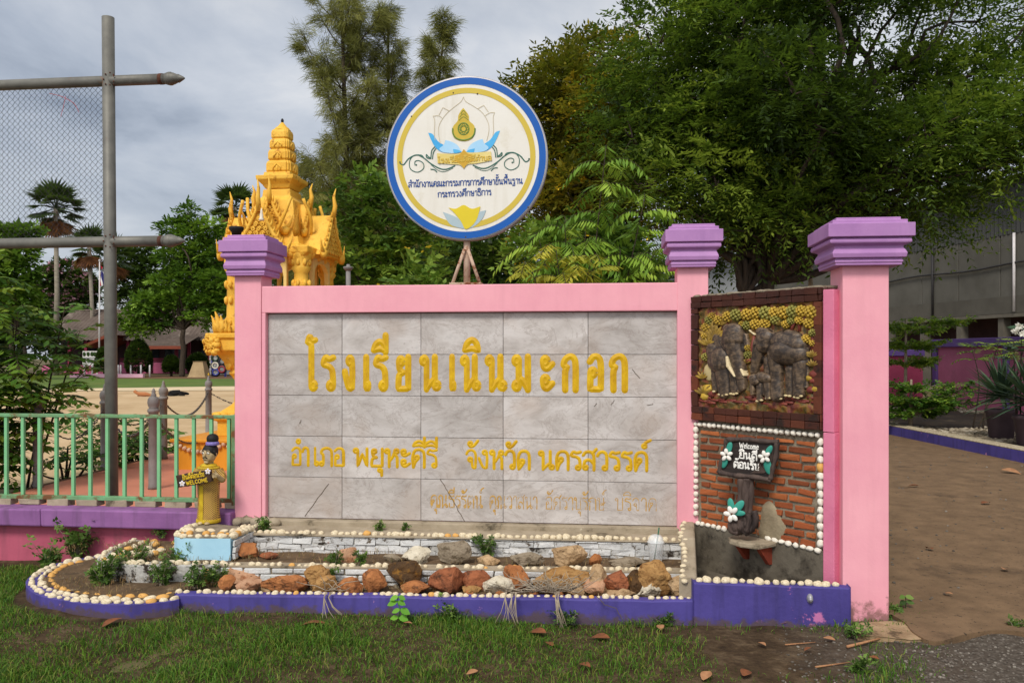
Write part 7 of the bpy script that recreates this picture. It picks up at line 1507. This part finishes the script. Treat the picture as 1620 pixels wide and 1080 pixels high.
# ================================================================ school building across the yard
YB_ = 66.0; pxm = F/YB_
def X_(u, Y=YB_): return (u-CX)/F*Y
def Zv(v, Y=YB_): return EYE+(HZ-v)/F*Y
ROOF = mat('old_roof_tile', srgb(112, 98, 88), srgb(88, 76, 68), sc=.8, rough=.95, dirt=srgb(140, 128, 116), dsc=.5, dthr=.56, dw=.12); MAR = mat('maroon_paint', srgb(136, 42, 70), srgb(112, 34, 58), sc=2, rough=.6); WALLD = mat('recess_shade_wall', srgb(86, 62, 66), srgb(66, 48, 52), sc=1, rough=.9); PINKB = mat('school_pink', srgb(206, 110, 146), srgb(186, 96, 130), sc=1, rough=.8); FAS = mat('red_brown_fascia', srgb(140, 70, 50), srgb(116, 58, 42), sc=1, rough=.8); WINB = mat('window_dark', srgb(30, 34, 52), srgb(20, 22, 34), rough=.2)  # dark wall tone holds the shade of veranda recess and open bays
sb = thing('school_building', 'long single storey school building with a corrugated brown roof and maroon veranda', 'building', (X_(215), YB_+3, 0)); so2 = (X_(215), YB_+3, 0)
def corr(m, x0, x1, ya, za, yb, zb, pitch=.33, amp=.045, th=.04):
    n = int((x1-x0)/pitch*4); V = []
    for i in range(n+1):
        x = x0+(x1-x0)*i/n; d = amp*math.sin(2*math.pi*i/4); V += [(x, ya, za+d), (x, yb, zb+d)]
    m.add(V, [(2*i, 2*i+2, 2*i+3, 2*i+1) for i in range(n)])
xl_, xr_ = X_(60), X_(352); m = MB(); zr, ze = Zv(492, YB_+5), Zv(538)
corr(m, xl_, xr_, YB_, ze, YB_+5, zr); corr(m, xl_, xr_, YB_+10, ze, YB_+5, zr); m.build('roof', ROOF, sb, so2)
m = MB(); m.tube([(xl_, YB_+5, zr+.06), (xr_, YB_+5, zr+.06)], .11, 6); m.build('ridge_cap', ROOF, sb, so2)
m = MB(); m.box(xl_+.4, xr_-.4, YB_+2.6, YB_+9.6, 0, ze); m.add([(xl_+.4, YB_+2.6, ze), (xl_+.4, YB_+9.6, ze), (xl_+.4, YB_+5, zr-.1), (xr_-.4, YB_+2.6, ze), (xr_-.4, YB_+9.6, ze), (xr_-.4, YB_+5, zr-.1)], [(0, 2, 1), (3, 4, 5)]); m.build('wall', WALLD, sb, so2)
m = MB(); corr(m, X_(206, 63), X_(292, 63), 62.6, Zv(548, 62.6), YB_+.4, Zv(529, YB_)); m.build('porch_roof', ROOF, sb, so2)
m = MB(); m.box(X_(204, 62.5), X_(294, 62.5), 62.5, 62.58, Zv(552, 62.5), Zv(547, 62.5)); m.build('fascia', FAS, sb, so2)
m = MB(); m.add([(X_(130, 63), 63, Zv(546, 63)), (X_(168, 63), 63, Zv(529, 63)), (X_(168, 63), 63, Zv(534, 63)), (X_(132, 63), 63, Zv(550, 63)), (X_(130, 63), YB_+2, Zv(546, 63)), (X_(168, 63), YB_+2, Zv(529, 63)), (X_(168, 63), YB_+2, Zv(534, 63)), (X_(132, 63), YB_+2, Zv(550, 63))], [(0, 3, 2, 1), (0, 1, 5, 4), (2, 3, 7, 6)]); m.build('gable_edge', FAS, sb, so2)
for u in (106, 132, 160, 199, 234, 276, 296, 330):
    m = MB(); m.box(X_(u)-.11, X_(u)+.11, YB_+.3, YB_+.5, 0, ze+.05); m.build('column', MAR, sb, so2)
m = MB(); m.box(X_(184), xr_, YB_+.55, YB_+.7, 0, Zv(573)); m.box(xl_, X_(184)-.01, YB_+.55, YB_+.7, 0, Zv(578)); m.build('veranda_wall', PINKB, sb, so2)
m = MB()
for v in (567.5, 570.5): m.box(X_(184), xr_, YB_+.56, YB_+.66, Zv(v)-.05, Zv(v)+.05)
m.build('veranda_rail', MAR, sb, so2)
for u0, u1 in ((112, 128), (140, 156), (206, 230), (240, 270), (300, 326)):
    m = MB(); m.box(X_(u0), X_(u1), YB_+2.5, YB_+2.58, 1.0, 2.3); m.build('window', WINB, sb, so2)
WB = mat('whitewashed_block', srgb(216, 214, 206), srgb(196, 194, 186), sc=.9, rough=.9, dirt=srgb(160, 156, 146), dsc=.8, dthr=.56)
wbk = thing('block_house', 'small whitewashed concrete block house at the end of the school building', 'building', (X_(346, 63), 64, 0)); wo2 = (X_(346, 63), 64, 0)
m = MB(); z = 0
for r in range(18):
    h = .27; m.box(X_(331, 62), X_(375, 62), 62, 66, z, z+h-.03); z += h
m.build('wall', WB, wbk, wo2, .02)
m = MB(); m.box(X_(330, 62)-.1, X_(376, 62), 61.8, 66.2, z, z+.12); m.build('roof_slab', ROOF, wbk, wo2)
WP = mat('white_post_paint', srgb(222, 216, 214), srgb(200, 194, 192), sc=3, rough=.6); PKW = mat('pale_pink_wall', srgb(226, 178, 192), srgb(208, 160, 176), sc=1, rough=.8)
m = MB(); a = X_(110, 54), X_(226, 54); m.box(a[0], a[1], 54, 54.3, 0, Zv(591.5, 54)); single(m, 'planter_wall', PKW, 'low pale pink wall along the far lawn before the school', 'wall', ((a[0]+a[1])/2, 54, 0), bev=.02)
pr = None
for u, v1 in ((134, 577), (146, 577), (187, 575), (191, 576), (207, 575), (223, 576), (237, 575)):
    lab = {134: 'thin white post left of the white notice board', 146: 'thin white post under the white notice board', 187: 'white post just right of the tall steel pole', 191: 'grey white post paired with the one beside the tall pole', 207: 'thin white post left of the clipped cone bush', 223: 'thin white post in front of the clipped cone bush', 237: 'thin white post right of the clipped cone bush'}[u]
    loc = (X_(u, 55.2), 55.2, 0); h = Zv(v1, 55.2)
    if pr is None: m = MB(); m.lathe([(.06, 0), (.06, h-.04), (.03, h)], 8); pr = m.build('white_post', WP); o = pr
    else: o = pr.copy(); COL.objects.link(o)
    o.location = loc; tag(o, lab, 'post', 'thin white posts before the school')
nb = thing('notice_board', 'white notice board on two posts before the school', 'notice board', (X_(141, 60), 60, 0)); no = (X_(141, 60), 60, 0)
m = MB(); m.box(X_(131, 60), X_(155, 60), 59.96, 60.02, Zv(578, 60), Zv(555, 60)); m.build('board', WP, nb, no)
m = MB(); rg = np.random.RandomState(3)
for v in (566, 569.5, 573): m.box(X_(133, 60), X_(151+rg.uniform(-3, 2), 60), 59.93, 59.955, Zv(v, 60)-.02, Zv(v, 60)+.02)
m.build('board_line', flat('print_grey', srgb(120, 120, 126)), nb, no)
m = MB()
for u in (134, 140, 146, 150): m.ball((X_(u, 60), 59.94, Zv(560, 60)), (.12, .02, .16), 2, nz=.3, seed=u)
m.build('board_picture', 'bush_leaf', nb, no)
for u in (133, 153): m = MB(); m.box(X_(u, 60)-.05, X_(u, 60)+.05, 60.03, 60.1, 0, Zv(560, 60)); m.build('leg', WP, nb, no)
fp = thing('flagpole', 'slim white flagpole with a drooping striped flag on a pink base', 'flagpole', (X_(157, 61), 61, 0)); fo = (X_(157, 61), 61, 0); zt = Zv(412, 61)
m = MB(); m.tube([(X_(157, 61), 61, 0), (X_(157.5, 61), 61, zt)], [.07, .04], 8); m.ball((X_(157.5, 61), 61, zt), .08, 2); m.build('pole', WP, fp, fo)
m = MB(); 
for dx in (-.5, 0, .5): m.box(X_(157, 61)+dx-.09, X_(157, 61)+dx+.09, 60.7, 61.3, 0, .9)
m.box(X_(157, 61)-.8, X_(157, 61)+.8, 60.4, 61.6, 0, .25); m.build('base', PINKB, fp, fo)
fc = [flat('flag_red', srgb(190, 34, 50)), flat('flag_white', srgb(230, 226, 226)), flat('flag_blue', srgb(50, 50, 120))]
V = []; rows_ = 12
for j in range(rows_+1):
    t = j/rows_
    for i in range(13): s = i/12; V.append((X_(157.8, 61)+.05+.62*s*(.5+.4*t)+.05*math.sin(6*t+7*s), 61+.12*math.sin(9*s+3*t), Zv(420, 61)-1.5*t-.6*s*(1-t)))
for nm, ran, mm in (('flag_band', (0, 2), 0), ('flag_band', (2, 4), 1), ('flag_band', (4, 8), 2), ('flag_band', (8, 10), 1), ('flag_band', (10, 12), 0)):
    m = MB(); Fs = [(j*13+i, j*13+i+1, (j+1)*13+i+1, (j+1)*13+i) for j in range(rows_) for i in range(*ran)]; m.add(V, Fs, 0, True); m.build(nm, fc[mm], fp, fo)
pd = MB(); x = X_(316, 55); pd.lathe([(.62, 0), (.62, .06), (.56, .08), (.32, Zv(571.5, 55)-.06), (.36, Zv(571.5, 55))], sq=True, c=(x, 55, .0)); single(pd, 'tapered_pedestal', mat('tan_cement', srgb(176, 150, 112), srgb(152, 128, 94), sc=2, rough=.9, bump=.3), 'tan tapered cement pedestal standing empty on the far lawn', 'pedestal', (x, 55, 0), bev=.02)
# rack of painted tyres
tk = thing('tyre_frame', 'blue painted frame holding the tyres behind the shrine', 'frame', (X_(344, 56), 56, 0)); to = (X_(344, 56), 56, 0); BP = flat('frame_blue', srgb(70, 76, 160))
for u in (335.5, 356): m = MB(); m.box(X_(u, 56)-.06, X_(u, 56)+.06, 56, 56.12, 0, Zv(556, 56)); m.build('upright', BP, tk, to)
m = MB(); m.box(X_(336, 56), X_(356, 56), 56.02, 56.1, Zv(558, 56)-.05, Zv(558, 56)+.05); m.build('crossbar', BP, tk, to)
TY = flat('tyre_black', srgb(34, 32, 32))
for u, v, col, lab in ((341, 578, (216, 206, 186), 'tyre with a white painted ring in the blue frame'), (341.5, 590, (70, 80, 160), 'blue painted tyre at the bottom left of the frame'), (351.5, 584, (150, 50, 60), 'dark red painted tyre right of the white one'), (341, 566, (40, 60, 40), 'dark green tyre at the top of the frame'), (352, 571, (50, 46, 60), 'dark tyre at the upper right of the frame')):
    c = (X_(u, 55.8), 55.8, max(.33, Zv(v, 55.8))); o = thing('painted_tyre', lab, 'tyre', c, 0, 'painted tyres in the blue frame'); n = 20
    m = MB(); pts = [(.24*math.cos(a), 0, .24*math.sin(a)) for a in np.linspace(0, 2*math.pi, n)]; m.tube(pts, .085, 8, False); m.build('tread', TY, o); m = MB(); m.tube([(.2*math.cos(a), -.07, .2*math.sin(a)) for a in np.linspace(0, 2*math.pi, n)], .05, 8, False); m.build('painted_ring', flat('ring_%d_%d' % (u, v), srgb(*col)), o)
# ---- two animals lying on the sand
def dog(label, p, L, head, mm, seed):
    me = bpy.data.meshes.new('lying_dog'); s = L/1.0
    J = [((-.38, 0, .13), .12), ((0, 0, .15), .14), ((.22, 0, .15), .12), ((.36, 0, .2 if head else .12), .075), ((.46, 0, .3 if head else .09), .085), ((.58, -.02, .27 if head else .07), .045), ((-.55, .05, .06), .03), ((-.75, .12, .04), .018), ((.2, -.14, .06), .045), ((.42, -.2, .04), .03), ((-.3, -.15, .08), .07), ((-.1, -.26, .04), .035), ((.44, .05, .38 if head else .15), .03), ((.44, -.06, .38 if head else .15), .03)]
    E_ = [(0, 1), (1, 2), (2, 3), (3, 4), (4, 5), (0, 6), (6, 7), (2, 8), (8, 9), (0, 10), (10, 11), (4, 12), (4, 13)]
    me.from_pydata([tuple(np.array(a)*s) for a, _ in J], E_, []); o = bpy.data.objects.new('lying_dog', me); COL.objects.link(o); k = o.modifiers.new('skin', 'SKIN'); lay = me.skin_vertices[0] if me.skin_vertices else None
    if lay is None:
        bpy.context.view_layer.update()
    if me.skin_vertices:
        for i, (_, r) in enumerate(J): me.skin_vertices[0].data[i].radius = (r*s, r*s)
        me.skin_vertices[0].data[1].use_root = True
    sd = o.modifiers.new('sub', 'SUBSURF'); sd.levels = 1; sd.render_levels = 2; me.materials.append(mm); o.location = p; tag(o, label, 'dog'); return o
p = G(226, 627, 0); dog('brown dog lying with raised head on the sand of the yard', p, .62, True, flat('dog_brown', srgb(176, 116, 76), rough=.9), 1).rotation_euler = (0, 0, R(180))
p = G(279, 626, 0); dog('black dog lying flat on the sand right of the far chain post', p, .8, False, flat('dog_black', srgb(22, 20, 20), rough=.9), 2).rotation_euler = (0, 0, R(10))
# ================================================================ warehouse on the right
WA = np.array((17.8, 38.0)); WD = np.array((.16, -.987)); WN = np.array((-.987, -.16))       # along the wall towards us; out of the wall
def wp(s, o_, z): q = WA+WD*s+WN*o_; return (q[0], q[1], z)
ws = thing('warehouse', 'large grey warehouse with cement wall panels and dark corrugated cladding', 'building', wp(0, 0, 0)); wso = wp(0, 0, 0)
GP = mat('cement_panel', srgb(98, 95, 87), srgb(82, 79, 71), sc=.6, rough=.95, dirt=srgb(80, 76, 67), dsc=.9, dthr=.56, dw=.2); CL = mat('grey_cladding', srgb(72, 72, 69), srgb(58, 58, 56), sc=.4, rough=.7); CLD = mat('pale_cladding', srgb(140, 142, 142), srgb(122, 124, 126), sc=.4, rough=.7); RF_ = mat('dark_roof_sheet', srgb(66, 64, 62), srgb(52, 50, 50), sc=.5, rough=.8); COLM = mat('cement_column', srgb(110, 104, 92), srgb(92, 86, 76), sc=1.5, rough=.95)
def wbox(m, s0, s1, o0, o1, z0, z1): q = [wp(s, o_, z) for z in (z0, z1) for o_ in (o0, o1) for s in (s0, s1)]; return m.add(q, [(0, 2, 3, 1), (4, 5, 7, 6), (0, 1, 5, 4), (2, 6, 7, 3), (0, 4, 6, 2), (1, 3, 7, 5)])
m = MB(); wbox(m, -40, 22, -10, -2.2, 0, 8.2); m.build('back_wall', WALLD, ws, wso)
sb_ = -40
for i in range(27):
    s0 = -40+2.32*i; m = MB(); wbox(m, s0+.02, s0+2.30, -.15, 0, 3.1, 6.1); m.build('wall_panel', GP, ws, wso, .02)
    m = MB(); wbox(m, s0-.14, s0+.14, -.35, -.02, 0, 3.02); m.build('column', COLM, ws, wso)
m = MB(); wbox(m, -40, 22.6, -.4, .06, 2.95, 3.085); m.build('beam', COLM, ws, wso)
m = MB(); wbox(m, -40, 22.6, -.03, .025, 3.1, 3.75); m.build('panel_band', mat('dark_panel_band', srgb(92, 88, 79), srgb(78, 74, 66), sc=.8, rough=.95), ws, wso)
def wcorr(m, s0, s1, z0, z1, o_, pitch=.22):
    n = int((s1-s0)/pitch*2); V = []
    for i in range(n+1): d = .03*(1 if (i//1) % 2 else -1); V += [wp(s0+(s1-s0)*i/n, o_+d, z0), wp(s0+(s1-s0)*i/n, o_+d, z1)]
    m.add(V, [(2*i, 2*i+2, 2*i+3, 2*i+1) for i in range(n)])
m = MB(); wcorr(m, -12, 22.6, 6.1, 8.3, .02); m.build('upper_cladding', CL, ws, wso); m = MB(); wcorr(m, -40, -12, 3.1, 8.3, .04); m.build('far_cladding', CLD, ws, wso)
m = MB(); q = [wp(s, o_, z) for s in (-40, 22.6) for o_, z in ((.7, 8.2), (.7, 8.38), (-9, 11.2), (-9, 11.0))]; m.add(q, [(0, 1, 5, 4), (1, 2, 6, 5), (3, 0, 4, 7), (0, 3, 2, 1), (4, 5, 6, 7)]); m.build('roof', RF_, ws, wso)
for s, mm in ((2.6, 'dark_wire'), (7.2, 'white_post_paint'), (-1.5, 'white_post_paint')): m = MB(); m.tube([wp(s, .09, 3.15), wp(s, .09, 6.1)], .05, 8); m.build('drain_pipe', mm, ws, wso)
m = MB(); m.tube([wp(s, .08, 4.95+.05*math.sin(s)) for s in np.linspace(-14, 22, 40)], .035, 6); m.build('cable', 'dark_wire', ws, wso)
m = MB(); wbox(m, -.3, -.1, .03, .3, 7.2, 8.1); wbox(m, -.3, .5, .03, .3, 7.1, 7.195); m.build('bracket', WP, ws, wso)
# ---- pink fence with purple frame, along the right and across the back
FP = mat('dusky_pink_panel', srgb(196, 112, 140), srgb(176, 98, 124), sc=.9, rough=.8, dirt=srgb(160, 96, 116), dsc=1.1, dthr=.55, dw=.2); FPD = mat('deep_rose_panel', srgb(176, 70, 100), srgb(150, 58, 86), sc=.9, rough=.8); FPU = mat('fence_purple', srgb(112, 84, 150), srgb(94, 70, 130), sc=1.2, rough=.7, dirt=srgb(140, 120, 150), dsc=2, dthr=.62)
fn = thing('boundary_fence', 'pink panelled boundary fence with purple posts and coping along the gravel bed', 'fence', (11.7, 16, 0)); fo = (11.7, 16, 0); ys_ = [22.7, 19.45, 16.2, 12.95, 9.7]
for a, b in zip(ys_[:-1], ys_[1:]): m = MB(); m.box(11.72, 11.84, b+.1, a-.1, 0, 1.74); m.build('panel', FP, fn, fo)
for y in ys_: m = MB(); m.box(11.66, 11.9, y-.1, y+.1, 0, 1.738); m.build('fence_post', FPU, fn, fo, .01)
m = MB(); m.box(11.63, 11.93, 9.6, 22.82, 1.74, 1.95); m.build('coping', FPU, fn, fo, .01)
f2 = thing('boundary_fence', 'deep rose fence with purple coping across the end of the driveway', 'fence', (9, 23.2, 0)); fo = (9, 23.2, 0)
m = MB(); m.box(5.0, 11.6, 23.2, 23.3, 0, 1.5); m.build('panel', FPD, f2, fo); m = MB(); m.box(5.0, 11.62, 23.12, 23.38, 1.5, 1.68); m.build('coping', FPU, f2, fo, .01)
for x in (5.2, 8.4): m = MB(); m.box(x-.1, x+.1, 23.14, 23.36, 0, 1.498); m.build('fence_post', FPU, f2, fo)
# ---- plants on the gravel bed
def px(u, Y): return (u-CX)/F*Y
def tiers(name, label, u, Y, tl, trunk_v, lm, seed, l=.07, w_=.04):
    rg = np.random.RandomState(seed); x = px(u, Y); b = np.array((x, Y, .14)); o = thing(name, label, 'small tree', tuple(b)); m = MB(); f = MB(); zt = Zv(trunk_v, Y); m.tube([b, np.array((x+.02, Y, zt))], [.045, .02], 7)
    for du, v, hw, n in tl:
        z = Zv(v, Y); w2 = hw*Y/F
        for k in range(n):
            a = rg.uniform(0, 2*math.pi); L = w2*rg.uniform(.5, 1.05); d = np.array((math.cos(a), .8*math.sin(a), rg.uniform(.05, .3))); p0 = np.array((x+du*Y/F*.3, Y, z-.1)); p1 = p0+d*L+np.array((du*Y/F*.7, 0, 0)); m.tube([p0, (p0+p1)/2+np.array((0, 0, .04)), p1], [.012, .007, .003], 4, False)
            s = rg.uniform(.3, 1.05, 16); q = p0+(p1-p0)*s[:, None]+rg.normal(0, .05, (16, 3))*np.array((1, 1, .4)); dd = np.tile(d, (16, 1))+rg.normal(0, .5, (16, 3)); dd[:, 2] *= .4; sprays(f, q, dd, 8, .16, l, w_, rg, .05, None, .3)
    m.build('trunk', BARKP, o, b); f.build('crown', lm, o, b)
tiers('almond_sapling', 'young tree with flat light green tiers right beside the big pillar', 1432, 17.5, [(0, 570, 45, 16), (10, 545, 60, 18), (20, 520, 60, 16), (55, 505, 50, 8)], 505, 'leucaena_leaf', 101)
tiers('almond_sapling', 'low spreading sapling with flat branches on the gravel bed', 1440, 15.6, [(0, 650, 70, 20), (10, 630, 75, 20), (30, 612, 65, 16), (40, 640, 75, 14)], 600, 'shrub_leaf', 102)
def agave(label, u, v, Y, r, n, seed, pot=True):
    rg = np.random.RandomState(seed); x = px(u, Y); b = np.array((x, Y, .15)); h = Zv(v, Y); o = thing('spiky_agave', label, 'agave', tuple(b), 0, 'spiky agaves on the gravel bed'); c = np.array((x, Y, h)); m = MB()
    for k in range(n):
        a = k*2.39996; el = R(-18+100*(k/n)+rg.uniform(-6, 6)); d = np.array((math.cos(a)*math.cos(el), math.sin(a)*math.cos(el), math.sin(el))); L = r*rg.uniform(.85, 1.1); s = unit(np.cross(d, (0, 0, 1))); up_ = np.cross(s, d); V = []
        for t, ww, dr in ((.02, .5, 0), (.3, .9, .0), (.65, .7, .02), (1, .03, .07)):
            q = c+d*L*t-np.array((0, 0, dr*L)); V += [q-s*.045*r*ww*1.1+up_*.012*ww, q, q+s*.045*r*ww*1.1+up_*.012*ww]
        m.add(V, [(3*i+j, 3*i+j+1, 3*i+j+4, 3*i+j+3) for i in range(3) for j in range(2)], float(rg.rand()*.8), True)
    m.build('leaves', 'agave_leaf', o, b)
    m = MB(); m.lathe([(r*.2, 0), (r*.25, .05), (r*.3, h-.42), (r*.33, h-.39), (r*.33, h-.34), (r*.26, h-.34)], 20, c=(x, Y, .14)); m.build('pot', mat('mauve_pot', srgb(78, 62, 66), srgb(60, 48, 52), sc=3, rough=.7), o, b)
agave('spiky green agave in a mauve pot against the pink fence', 1584, 628, 13.6, .74, 90, 111); agave('larger spiky agave cut by the right edge of the photo', 1634, 636, 12.4, .84, 90, 112)
p = P(1612, 520, 12.6); frond_shrub('frangipani', 'plant with white flowers at the right edge above the fence', (p[0]+.15, 12.8, .15), [(p[0]+.1, 12.7, 2.0), (p[0]+.3, 12.7, 2.15), (p[0]-.02, 12.7, 1.75), (p[0]+.5, 12.6, 1.9)], 'agave_leaf', 121, .26, 5, .16, .05, 4, .3, 0, None, (.2, .9), .6)
m = MB(); rg = np.random.RandomState(4)
for dx, dz in ((-.05, .35), (.0, .42), (.06, .3), (.12, .4)): q = np.array((p[0]+dx, 12.6, p[2]-.38+dz)); u_ = nrm(rg.normal(size=(14, 3))); m.quads(leafquads(np.repeat(q[None], 14, 0), u_, nrm(np.cross(u_, rg.normal(size=(14, 3)))), .07, .05), rg.rand(14))
fb = m.build('blossom', 'white_blossom', bpy.data.objects['frangipani'], (p[0]+.15, 12.8, .15))
frond_shrub('feathery_shrub', 'thin feathery shrub in front of the pink fence behind the agaves', (px(1560, 15), 15.2, .15), [(px(1535, 15), 15, 1.75), (px(1580, 15), 15, 1.8), (px(1610, 15), 15.1, 1.75)], 'leucaena_leaf', 122, .4, 8, .12, .026, 9, .4, 0, None, (.2, .9), .7)
# ================================================================ weeds in the beds and at the kerbs
def weed(label, x, y, z, h, n, lm, seed, l=.03, w_=.016, spread=.5, frame=True, name='weed', group='weeds in the rockery'):
    rg = np.random.RandomState(seed); p = np.array(W2(x, y, z)) if frame else np.array((x, y, z)); o = thing(name, label, 'weed', tuple(p), 0, group); m = MB(); f = MB()
    for k in range(n):
        a = rg.uniform(0, 6.28); L = h*rg.uniform(.5, 1.1); e_ = p+np.array((math.cos(a)*L*spread, math.sin(a)*L*spread*.7, L*rg.uniform(.5, 1))); pts = crom([p+rg.normal(0, .012, 3)*np.array((1, 1, 0)), (p+e_)/2+np.array((0, 0, .1*L)), e_], 4); m.tube(pts, [.0022]*(len(pts)-1)+[.001], 3, False)
        q = np.array([pts[int(t)] for t in rg.uniform(2, len(pts)-.01, 7)]); sprays(f, q, rg.normal(0, 1, (7, 3))+np.array((0, 0, .3)), 6, l*1.6, l, w_, rg, .2)
    m.build('stem', 'dry_twig' if lm == 'weed_leaf' else lm, o, p); f.build('foliage', lm, o, p)
for i, (u, v, z, h, n, l, lab) in enumerate(((160, 925, .08, .2, 30, .026, 'dark green weed sprawling in the left curved bed'), (205, 915, .08, .22, 28, .026, 'bushy weed in the left curved bed before the white step'), (255, 925, .08, .17, 20, .022, 'small weed at the open end of the left curved bed'), (285, 900, .12, .2, 24, .026, 'weed below the light blue plinth'), (310, 930, .08, .17, 18, .024, 'weed at the left end of the front rockery'), (345, 925, .08, .16, 16, .022, 'weed among the pinkish rocks at the rockery left end'),
    (435, 928, .08, .08, 6, .02, 'bright weed before the wide flat orange rock'), (515, 925, .09, .13, 9, .022, 'weed growing before the squat ochre rock'), (530, 893, .19, .09, 8, .02, 'weed on the middle pebble row above the ochre rocks'), (572, 893, .19, .08, 8, .02, 'grey green weed on the middle pebble row left of the dark boulder'), (768, 878, .2, .17, 12, .026, 'green weed climbing the white brick step under the word gap'), (418, 838, .31, .09, 8, .022, 'weed at the foot of the marble panel left corner'), (600, 838, .31, .06, 6, .02, 'little weed on the ledge under the marble panel'), (640, 838, .31, .05, 4, .018, 'tiny weed on the ledge right of the little weed'), (120, 885, .03, .3, 16, .04, 'leafy weed climbing the pink wall at the left'), (75, 900, .0, .2, 12, .036, 'weed at the foot of the pink wall left of the curved bed'), (255, 850, .2, .16, 8, .022, 'dry dark weed hanging on the purple coping behind the plinth'))):
    x, y, _ = WG(u, v, z); weed(lab, x, y, z, h, n, 'weed_leaf' if i not in (6,) else 'seedling_leaf', 200+i, l, l*.55)
for i, (u, v, h, n, l, lab) in enumerate(((1290, 985, .09, 9, .022, 'low weed at the foot of the trough front'), (1322, 985, .08, 8, .022, 'weed between the trough and the big pillar'), (1352, 1012, .1, 8, .022, 'weed before the broken cement slab'), (1605, 1000, .06, 6, .02, 'tiny weed at the driveway edge on the right'), (1420, 975, .07, 6, .022, 'weed at the right foot of the big pillar'), (1050, 985, .09, 9, .02, 'weed under the crack of the indigo kerb'), (895, 985, .1, 8, .024, 'weed below the hanging twigs'), (712, 978, .14, 8, .024, 'thin weed right of the bright seedling'), (1360, 1060, .07, 5, .03, 'broad leaved weed on the dark soil at the bottom'))):
    p = G(u, v, 0); weed(lab, p[0], p[1], gz(p[0], p[1]), h, n, 'weed_leaf', 240+i, l, l*.5, .7, False, group='weeds on the verge')
def seedling(label, u, v, hs, L, frame_pts, seed, lm='seedling_leaf'):
    p = np.array(G(u, v, 0)); p[2] = gz(p[0], p[1]); rg = np.random.RandomState(seed); o = thing('seedling', label, 'seedling', tuple(p)); m = MB(); f = MB(); pts = [p+np.array((dx, dy, h)) for dx, dy, h in frame_pts]; m.tube(crom(pts, 4), .003, 5)
    for k, q in enumerate(pts[1:]):
        for s in (-1, 1):
            a = R(0 if s > 0 else 180)+rg.uniform(-.5, .5)-.6*k*0; d = np.array((math.cos(a), -.35, rg.uniform(-.15, .25))); d = unit(d); sd = unit(np.cross(d, (0, -.75, .65))); Lk = L*rg.uniform(.75, 1.1); V = []
            for t, ww in ((0, .1), (.25, .85), (.55, 1), (.8, .6), (1, .03)): c = q+d*Lk*t-np.array((0, 0, .25*Lk*t*t)); nn_ = np.cross(sd, d); V += [c-sd*.32*Lk*ww+nn_*.0, c-nn_*.06*Lk*ww, c+sd*.32*Lk*ww]
            f.add(V, [(3*i+j, 3*i+j+1, 3*i+j+4, 3*i+j+3) for i in range(4) for j in range(2)], float(rg.rand()), True)
    m.build('stem', lm, o, p); f.build('foliage', lm, o, p)
seedling('bright green seedling with broad leaves growing in front of the kerb', 634, 982, 0, .062, [(0, 0, 0), (-.01, -.02, .04), (.0, -.03, .09), (-.015, -.03, .135), (-.01, -.03, .165)], 5)
seedling('small two leaved seedling at the driveway side of the big pillar', 1432, 972, 0, .05, [(0, 0, 0), (.005, 0, .07), (.0, 0, .1)], 6, 'weed_leaf')
# sprig of white bougainvillea-like leaves left on the far right kerb, wires over the roofs
m = MB(); 
for a, b in (((1540, 130, 30), (1640, 95, 20)), ((1540, 160, 30), (1640, 120, 20))):
    q = [np.array(P(*a[:2], a[2])), np.array(P(*b[:2], b[2]))]; m = MB(); d = q[1]-q[0]; m.tube([q[0]-d*.6, q[0], q[1], q[1]+d*.6], .02, 4); single(m, 'overhead_wire', 'dark_wire', 'upper thin overhead wire at the right edge of the sky' if a[1] == 130 else 'lower thin overhead wire at the right edge of the sky', 'wire', tuple(q[0]))
